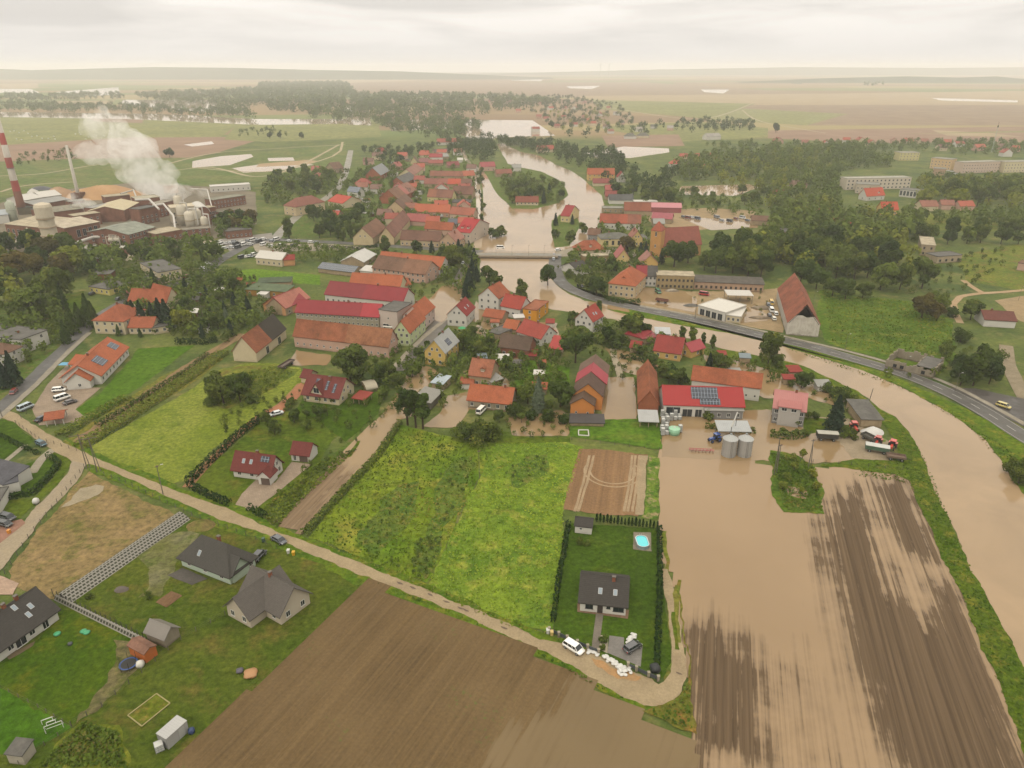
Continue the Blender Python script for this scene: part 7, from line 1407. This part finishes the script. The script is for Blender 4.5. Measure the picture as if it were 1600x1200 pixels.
# --- groves whose trees nothing tells apart
G1=[('R','g'),('R','d'),('R','g'),('O','g')]
grove([(-20,395),(110,385),(118,440),(95,500),(40,505),(-20,500)],22,(11,17),[('R','g'),('R','d'),('R','y'),('R','o')],'big leafy tree in the wood below the factory at the left border','trees of the wood below the factory',1,7)
grove([(118,395),(200,405),(330,388),(345,412),(250,418),(135,432)],18,(6.5,10),G1,'leafy tree in the belt between the factory and the cream block','trees of the belt below the factory',2,6)
grove([(290,455),(400,450),(410,500),(350,535),(290,525)],24,(4,8),[('R','g'),('R','d'),('B','g'),('S','s')],'garden tree among the plots left of the crimson roofed block','trees of the left garden plots',3,5)
grove([(395,345),(345,345),(350,372),(395,366)],8,(9,13),[('R','o'),('R','d')],'bronze green tree between the factory and the car park','trees at the factory car park',4,6)
grove([(490,345),(560,338),(572,378),(500,380)],16,(8,12),G1,'leafy tree in the grove left of the cream gabled barn','trees of the grove at the road bend',5,6)
grove([(410,283),(490,268),(520,285),(495,305),(440,318),(405,300)],20,(8,12),G1,'leafy tree around the square brick house in the far gardens','trees around the square brick house',6,8)
grove([(795,285),(845,283),(883,292),(884,310),(845,322),(800,318)],16,(7,11),[('R','g'),('R','d'),('S','s')],'leafy tree on the flooded river island','trees on the river island',7,6)
grove([(745,262),(752,262),(756,300),(756,360),(750,380),(747,330)],18,(4,6.5),[('R','g'),('O','d')],'street tree in the row along the flooded canal','trees along the canal',8,5)
grove([(560,250),(640,240),(650,262),(620,300),(565,262)],16,(6,9),G1,'garden tree in the plots left of the old village','trees of the old village gardens',9,7)
grove([(640,395),(735,393),(730,412),(690,408),(640,402)],9,(6,9),[('R','d'),('S','s')],'dark tree along the road in front of the low farmhouse','trees along the road to the bridge',10,5)
grove([(1110,395),(1200,385),(1215,410),(1190,425),(1120,420)],14,(13,18),[('R','g'),('R','d')],'large tree in the park between the church and the red ruin barn','trees of the church park',11,7)
grove([(1210,395),(1285,388),(1345,400),(1420,415),(1430,440),(1290,440),(1240,430)],24,(12,17),[('R','g'),('R','d'),('R','d')],'large tree in the wood behind the derelict red barn','trees behind the derelict red barn',12,8)
grove([(1375,372),(1500,362),(1600,362),(1600,385),(1490,384),(1420,385)],14,(8,13),[('R','g'),('R','d')],'tree in the belt beyond the derelict meadow block','trees beyond the derelict meadow block',13,9)
grove([(960,305),(1040,300),(1060,322),(990,316),(960,314)],14,(9,14),[('R','d'),('R','g')],'tall tree behind the charcoal store on the right bank','trees behind the charcoal store',14,8)
grove([(905,345),(925,362),(935,375),(922,378),(905,360)],4,(5,7),[('R','g'),('B','g')],'riverside tree left of the red orange stable','trees at the flood edge by the stable',15,6)
grove([(1060,305),(1190,302),(1215,320),(1180,328),(1060,320)],14,(6,9),[('R','g'),('B','g')],'bushy tree along the flooded strip behind the builders yard','trees along the flooded strip',16,8)
grove([(1420,320),(1480,312),(1600,300),(1600,330),(1490,330),(1430,328)],9,(16,21),[('R','y'),('R','g')],'broad pale green tree right of the vermilion cottage','broad pale trees right of the cottage',17,14)
# --- the remaining hundreds: woods, one object each mass
MULT={'undergrowth':1.6}
def woodland(name,label,polys,colr,seed,nq=110):
    rng=np.random.default_rng(seed); PP=[];NN=[];SS=[];TT=[]
    for poly,n,h0,h1,gap in polys:
        for x,y in spots(poly,int(n*MULT.get(name,1)),seed+n,gap,12):
            h=rng.uniform(h0,h1); con=rng.uniform()<.12; m=nq
            d=rng.normal(size=(m,3)); d/=np.linalg.norm(d,axis=1)[:,None]; d[:,2]=np.abs(d[:,2])*np.where(rng.uniform(size=m)<.8,1,-1)
            lob=1+.3*np.sin(np.arctan2(d[:,1],d[:,0])*rng.integers(3,6)+rng.uniform(0,6)+d[:,2]*4); r=rng.uniform(.78,1.05,m)*lob
            w=h*(rng.uniform(.34,.5) if not con else .2); hh=h*.5
            P=np.stack([x+d[:,0]*w*r,y+d[:,1]*w*r,h*.5+d[:,2]*hh*r],1); P[:,2]=np.maximum(P[:,2],.3)
            N=d+rng.normal(size=(m,3))*.4; PP.append(P);NN.append(N);SS.append(h*rng.uniform(.05,.1,m)*(70/nq)**.4); TT.append(np.clip(rng.uniform(0,.5)+rng.uniform(0,.4,m),0,1))
    P=np.concatenate(PP);N=np.concatenate(NN);N/=np.linalg.norm(N,axis=1)[:,None]
    me=quads(name,P,N,np.concatenate(SS),np.concatenate(TT),LEAF[colr],rng); o=bpy.data.objects.new(name,me); COL.objects.link(o); tag(o,kind='stuff')
woodland('woodland','',[([(1050,258),(1200,240),(1345,235),(1390,250),(1385,262),(1310,268),(1300,300),(1305,335),(1200,345),(1195,320),(1180,285),(1060,286)],330,6,15,9),([(1200,345),(1300,345),(1420,350),(1450,375),(1340,392),(1290,385),(1210,392)],130,7,16,9),([(1440,285),(1500,288),(1640,284),(1640,310),(1460,312)],90,7,12,8),([(1100,228),(1220,226),(1640,222),(1640,246),(1500,243),(1440,238),(1400,238),(1150,240)],220,6,10,9),([(1430,345),(1640,335),(1640,362),(1500,360)],60,7,12,9)],'g',31)
woodland('woodland','',[([(740,215),(800,222),(870,225),(900,240),(960,240),(1000,285),(1060,262),(1060,300),(960,298),(905,262),(860,245),(790,230)],170,6,13,8),([(700,222),(770,225),(776,245),(760,258),(700,240)],60,8,12,8),([(800,165),(870,150),(960,160),(1000,200),(1120,185),(1160,192),(1150,204),(1000,215),(960,205),(900,228),(830,180)],230,7,13,11),([(1085,196),(1175,192),(1180,205),(1090,206)],40,8,12,11),([(560,236),(640,232),(690,228),(660,245),(600,256)],50,6,9,9)],'d',32)
woodland('woodland','',[([(405,132),(540,130),(560,150),(700,150),(840,155),(870,165),(715,185),(600,185),(570,193),(440,180),(400,160)],1500,14,22,8),([(200,150),(410,140),(420,160),(380,172),(250,160)],420,12,20,9),([(-80,150),(190,148),(200,155),(80,160),(-80,160)],220,10,18,9),([(-80,160),(60,165),(200,166),(400,175),(400,186),(200,178),(-80,174)],300,10,17,9),([(570,185),(720,188),(760,200),(700,222),(610,205)],160,9,15,8),([(1345,131),(1380,128),(1380,134),(1350,136)],26,10,16,20)],'g',33,60)
woodland('scrub','',[([(400,300),(430,288),(540,262),(545,280),(500,300),(440,320),(410,320)],60,3,8,8),([(370,205),(440,200),(450,215),(370,215)],20,5,9,12),([(30,245),(110,235),(120,250),(30,260)],30,4,8,12)],'g',34,50)
T('R','d',(1212,207,16),(422,217,11),(438,217,11),(471,217,10),(265,246,12),(1240,222,5),(862,200,13))
woodland('woodland','',[([(1070,265),(1200,245),(1300,245),(1290,340),(1430,355),(1440,400),(1215,395),(1195,320)],70,8,14,9),([(1430,290),(1640,290),(1640,345),(1440,340)],30,8,14,10),([(820,170),(960,165),(1000,205),(880,215)],40,7,11,12),([(-20,395),(110,385),(118,440),(40,505),(-20,500)],8,9,14,9),([(1110,395),(1420,400),(1430,440),(1240,430)],14,9,14,10)],'y',38,130)
woodland('undergrowth','',[([(130,440),(290,420),(400,440),(430,500),(350,540),(300,530),(215,520),(190,470)],150,1.5,4.5,4),([(-40,480),(100,480),(95,530),(40,570),(-40,600)],90,2,5,4.5),([(640,560),(720,520),(760,505),(830,530),(880,560),(880,600),(800,640),(730,600),(690,640),(640,650),(600,650)],130,1.2,3.6,4),([(890,540),(960,520),(1020,560),(1060,590),(1030,640),(980,600),(945,590)],60,1,3,4),([(400,640),(470,610),(600,600),(625,640),(560,690),(440,800),(420,790),(520,690),(480,640)],90,1,2.8,4),([(1080,550),(1200,560),(1320,620),(1330,660),(1260,610),(1120,590)],60,1.2,3,4.5),([(870,420),(960,420),(960,470),(900,450)],45,1.5,4,4),([(560,270),(640,255),(660,300),(620,380),(560,372),(500,340),(480,345),(470,332),(540,290)],150,2,6,6),([(640,275),(745,275),(745,345),(640,345)],70,2,5,6),([(345,400),(560,395),(640,400),(720,400),(700,450),(660,470),(560,400)],90,1.5,4,4),([(765,265),(880,290),(880,318),(800,318)],60,2,5,5),([(1290,440),(1480,470),(1560,420),(1590,390),(1490,400),(1400,460)],60,1.5,4,6),([(1380,590),(1480,600),(1560,600),(1580,560),(1500,540)],30,1.5,4,5),([(350,640),(420,600),(450,620),(350,700)],25,1.5,3,4),([(790,660),(885,640),(890,680),(800,685)],22,1,2.4,3),([(1020,455),(1200,455),(1215,500),(1200,505)],10,1,2,5)],'g',35,80)
woodland('garden_growth','',[([(560,270),(640,255),(655,300),(620,380),(560,372),(500,345),(540,290)],170,2.5,7,4),([(430,280),(520,270),(530,295),(470,335),(410,320)],80,4,10,6),([(650,245),(745,240),(748,380),(640,345)],120,2.5,6,5),([(130,432),(290,415),(400,440),(430,495),(350,540),(300,525),(215,515),(190,470)],170,2.5,7,4),([(-40,500),(95,480),(100,530),(40,575),(-40,600)],90,3,8,5),([(640,570),(720,520),(800,545),(880,560),(890,590),(800,640),(735,600),(690,630)],130,2,5,4),([(690,395),(745,400),(735,470),(690,440)],50,3,7,4),([(890,512),(940,510),(985,520),(1060,540),(1020,560),(880,530)],50,2,5,4),([(1100,556),(1225,578),(1330,632),(1260,615),(1110,570)],30,2,4,5),([(905,395),(1010,400),(1030,425),(940,440),(880,430)],70,2.5,7,4),([(940,340),(1010,345),(1015,400),(930,400)],50,3,7,5),([(1000,320),(1060,300),(1190,320),(1190,345),(1100,335)],60,3,7,6),([(400,385),(520,390),(590,395),(560,415),(480,412)],60,2,6,4),([(560,560),(640,545),(680,560),(640,600),(590,605)],60,2,5,4),([(770,262),(882,290),(882,318),(800,320)],60,3,7,5),([(120,392),(335,386),(345,412),(250,418),(130,430)],60,4,10,5),([(340,352),(400,350),(395,368),(345,372)],20,5,10,5)],'g',36,70)
woodland('weed_clumps','',[([(560,845),(585,800),(625,760),(660,755),(650,800),(620,840),(590,868)],22,.5,1.2,1.8),([(680,770),(705,730),(735,715),(740,740),(715,790),(690,830),(672,850)],22,.5,1.2,1.8),([(640,880),(650,850),(690,835),(685,870),(665,905)],28,.6,1.4,1.5),([(600,870),(640,890),(660,905),(630,895)],12,.6,1.2,1.3),([(790,740),(820,715),(850,712),(850,740),(810,765)],14,.6,1.2,2),([(500,830),(560,770),(620,690),(700,690),(690,760),(560,860)],20,.4,.9,4)],'g',37,60)
# --- hedges (one thing each)
def hedge(label,pts,w,h,colr='t',closed=False,group=None,dens=26,name='hedge'):
    rng=np.random.default_rng(len(pts)*7+int(pts[0][0])); g=[G(x,y) for x,y in pts]; PP=[];NN=[]
    for a,b in zip(g[:-1],g[1:]):
        d=b-a; L=d.length; d=d.normalized(); nr=Vector((-d.y,d.x,0)); n=int(L*(2*h+w)*dens/4)+4
        s=rng.uniform(0,L,n); f=rng.uniform(0,2*h+w,n); lat=np.where(f<h,-w/2,np.where(f<2*h,w/2,rng.uniform(-w/2,w/2,n))); z=np.where(f<h,f,np.where(f<2*h,f-h,h)); lum=.14*np.sin(s*2.2)+rng.normal(0,.08,n)
        nl=np.where(f<h,-1,np.where(f<2*h,1,0)); lat=lat+nl*lum; z=np.maximum(.05,z*(1+.08*np.sin(s*3))+np.where(nl==0,lum,0))
        PP.append(np.stack([a.x+d.x*s+nr.x*lat,a.y+d.y*s+nr.y*lat,z],1)); NN.append(np.stack([nr.x*nl,nr.y*nl,np.where(nl==0,1,.25)],1)+rng.normal(size=(n,3))*.4)
    P=np.concatenate(PP);N=np.concatenate(NN);N/=np.linalg.norm(N,axis=1)[:,None]; o0=g[0]; P[:,0]-=o0.x; P[:,1]-=o0.y
    me=quads(name,P,N,rng.uniform(.12,.28,len(P)),rng.uniform(0,1,len(P)),LEAF[colr],rng); o=bpy.data.objects.new(name,me); COL.objects.link(o); o.location=o0; tag(o,label,name.replace('_',' '),group)
hedge('tall dark thuja hedge along the red dirt path',[(294,758),(330,722),(372,684),(420,648)],1.4,2.2)
hedge('clipped thuja hedge beside the lane in front of the maroon roofed house',[(296,760),(325,776),(360,791)],1.3,1.8)
hedge('short clipped hedge piece right of the maroon house gate',[(388,796),(402,803),(415,809)],1.3,1.6)
hedge('dark hedge around the lawn of the white modern house',[(76,714),(93,726),(80,745),(52,773),(0,783),(-30,786)],1.2,1.5)
hedge('low hedge between two lawns at the left border',[(-20,672),(10,686),(30,697),(62,711)],1.0,1.0)
hedge('thin dark hedge on the left side of the pool lawn',[(888,820),(880,870),(873,905),(864,975)],.8,1.5)
hedge('thin dark hedge on the right side of the pool lawn',[(1030,828),(1031,900),(1028,1000),(1026,1040)],.9,1.5)
hedge('long weedy hedge between green meadow and ploughed strip',[(475,838),(545,762),(590,715),(625,662)],1.6,1.5,'g')
hedge('row of young trees bordering the orange roofed house lawn',[(152,668),(200,640),(250,608),(300,578),(325,555)],1.4,1.7,'d')
hedge('tall yellowish weed strip along the dirt track',[(125,700),(180,668),(250,622),(300,588),(350,552)],4.5,1.6,'y',name='weed_strip')
hedge('second yellowish weed strip left of the dirt track',[(95,683),(140,655),(200,622)],3.5,1.5,'y',name='weed_strip')
hedge('trimmed hedge along the parking of the road bend',[(500,387),(560,390),(590,386)],1.6,1.6)
hedge('dark hedge in front of the low orange roofed house',[(275,537),(320,538),(340,534)],2,2.2)
hedge('curved clipped hedge in the flooded garden left of the mottled barn',[(968,560),(1000,563),(1020,575),(1028,590)],1.6,1.5)
hedge('thick clipped hedge right of the mottled barn',[(1043,575),(1055,590),(1072,603)],3,2.2)
hedge('garden hedge before the tall red roofed riverbank house',[(915,530),(935,536),(958,545)],2,2.4,'d')
hedge('hedge of dark shrubs under the mansard villa',[(945,468),(970,474),(1000,473)],2,1.8,'d')
hedge('green hedge along the grey wall under the solar barn',[(1102,668),(1140,672),(1180,676)],2,1.3,'g')
hedge('dark hedge below the grey pink roofed house',[(1203,682),(1235,686),(1256,682)],2,2,'g')
# thuja row at the pool lawn: single shrubs
p0,p1=G(932,815),G(1027,826)
for i in range(18):
    f=i/17; p=p0.lerp(p1,f); t=tree('T',0,0,random.uniform(1.8,2.7),'t','young dark thuja in the row at the back of the pool lawn','thuja row behind the pool',p)
# --- small sheds and greenhouses of the gardens
for gi,(lab,grp,poly,n) in enumerate([('tiny garden shed among the flooded plots by the river','tiny sheds of the flooded plots',[(700,500),(860,500),(880,600),(800,640),(690,600)],16),('tiny garden shed in the plots left of the old village','tiny sheds of the old village plots',[(560,260),(650,250),(660,320),(600,370),(500,345)],16),('tiny garden shed among the trees left of the crimson roofs','tiny sheds left of the crimson roofs',[(300,430),(400,440),(420,490),(300,530),(140,470)],12),('tiny shed in the farmyards behind the old village rows','tiny sheds of the village farmyards',[(640,300),(740,300),(745,375),(650,375)],10),('tiny shed in the flooded gardens behind the levee','tiny sheds behind the levee',[(1090,555),(1220,575),(1320,625),(1100,600)],7)]):
    rr=random.Random(90+gi)
    for x,y in spots(poly,n,90+gi,7):
        px=PX((x,y,0)); w_=rr.uniform(2.5,5)*PPM(px[1])/2
        H('shed',lab,(px[0]-w_,px[1]),(px[0]+w_,px[1]+rr.uniform(-1,1)),rr.uniform(2,4),rr.uniform(1.9,2.4),'m',2.8,[GRY,WHT,REDT,GRD,RM('#7f8f98'),OR_][rr.randrange(6)],[W_S,W_W,flat('#7a5a40',.8,.3)][rr.randrange(3)],cat='shed',grp=grp)
# --- tall grass, weeds and reeds
def tufts(name,items,colr,seed):
    rng=np.random.default_rng(seed); PP=[];SS=[]
    for poly,n,h in items:
        pts=np.array(spots(poly,n,seed,.01,3)); z=rng.uniform(.05,h,len(pts)); PP.append(np.c_[pts,z]); SS.append(rng.uniform(.12,.3,len(pts))*(h+.4))
    P=np.concatenate(PP); N=rng.normal(size=P.shape); N[:,2]=np.abs(N[:,2])+.3; N/=np.linalg.norm(N,axis=1)[:,None]
    ton=np.array([.45+.55*mnoise.noise(Vector((p[0]*.12,p[1]*.12,seed)))+.55*mnoise.noise(Vector((p[0]*.035,p[1]*.035,seed+9))) for p in P]); me=quads(name,P,N,np.concatenate(SS),np.clip(ton+rng.uniform(-.25,.25,len(P)),0,1),LEAF[colr],rng); o=bpy.data.objects.new(name,me); COL.objects.link(o); tag(o,kind='stuff')
LEAF['m']=leaf('#5f7f2a','#94a440'); LEAF['n']=leaf('#4a6424','#82923a','#94884a')
tufts('tall_grass',[([(482,838),(545,765),(622,668),(700,684),(776,692),(762,720),(720,805),(668,910),(625,897),(560,868)],4500,.5),([(1285,455),(1420,472),(1488,505),(1488,555),(1380,555),(1300,535)],4500,.8),([(335,592),(440,572),(460,585),(400,622),(345,638)],1500,.8),([(405,800),(500,724),(560,700),(540,720),(480,775),(432,826)],1800,.7)],'n',41)
tufts('tall_grass',[([(670,910),(720,805),(777,692),(880,692),(910,702),(880,800),(880,860),(864,985),(800,973)],4500,.5)],'m',42)
tufts('tall_grass',[([(1330,742),(1420,756),(1460,842),(1500,925),(1560,1070),(1602,1180),(1620,1080),(1575,1000),(1522,900),(1492,832),(1440,707),(1405,665),(1405,715)],5000,.4),([(1230,546),(1415,610),(1512,666),(1590,755),(1600,720),(1500,650),(1400,600),(1250,548)],2200,.4)],'n',45)
tufts('verge_weeds',[([(575,906),(700,955),(880,1038),(1000,1108),(1080,1145),(1078,1060),(1060,1092),(1035,1110),(1000,1106),(930,1072),(800,1000)],3200,.6),([(1203,706),(1270,730),(1286,800),(1226,798)],1600,.7),([(60,1200),(130,1130),(185,1145),(200,1200)],1500,.6)],'n',43)
tufts('verge_weeds',[([(480,838),(560,868),(668,910),(800,975),(860,988),(862,994),(800,982),(560,878)],1500,.5)],'y',44)
# ------------------------------------------------------------------ labels of trees by their neighbours
def relation(p):
    best=min(HANDLES,key=lambda h:(h[0]-p).length-h[2]*.5); d=p-best[0]; u=Vector((best[0].x,best[0].y,0)).normalized(); al=d.dot(u); la=d.x*u.y-d.y*u.x
    r='behind' if al>abs(la) else 'in front of' if -al>abs(la) else ('right of' if la>0 else 'left of'); return r,best[1],d.length
ORD=['nearest','second nearest','third nearest','fourth nearest','fifth nearest','sixth nearest','seventh nearest','eighth nearest','ninth nearest','tenth nearest']
buck={}
CN={'g':'green','d':'dark green','y':'yellowish green','s':'dark','b':'blue grey','o':'bronze green','t':'dark'}
for (t,p,k,h,cl) in TREES:
    if t.get('label'): continue
    r,hd,dist=relation(p); ph=KDEF[k][1]
    if k in 'RBF': ph={'R':'broadleaf tree','B':'rounded bush','F':'small orchard tree'}[k]; ph=CN[cl]+' '+ph
    buck.setdefault((ph,r,hd),[]).append((dist,t))
for (ph,r,hd),L in buck.items():
    L.sort(key=lambda q:q[0])
    for i,(d,t) in enumerate(L):
        t['label']=(f'{ph} {r} the {hd}' if len(L)==1 else f'{ORD[i]} {ph} {r} the {hd}')
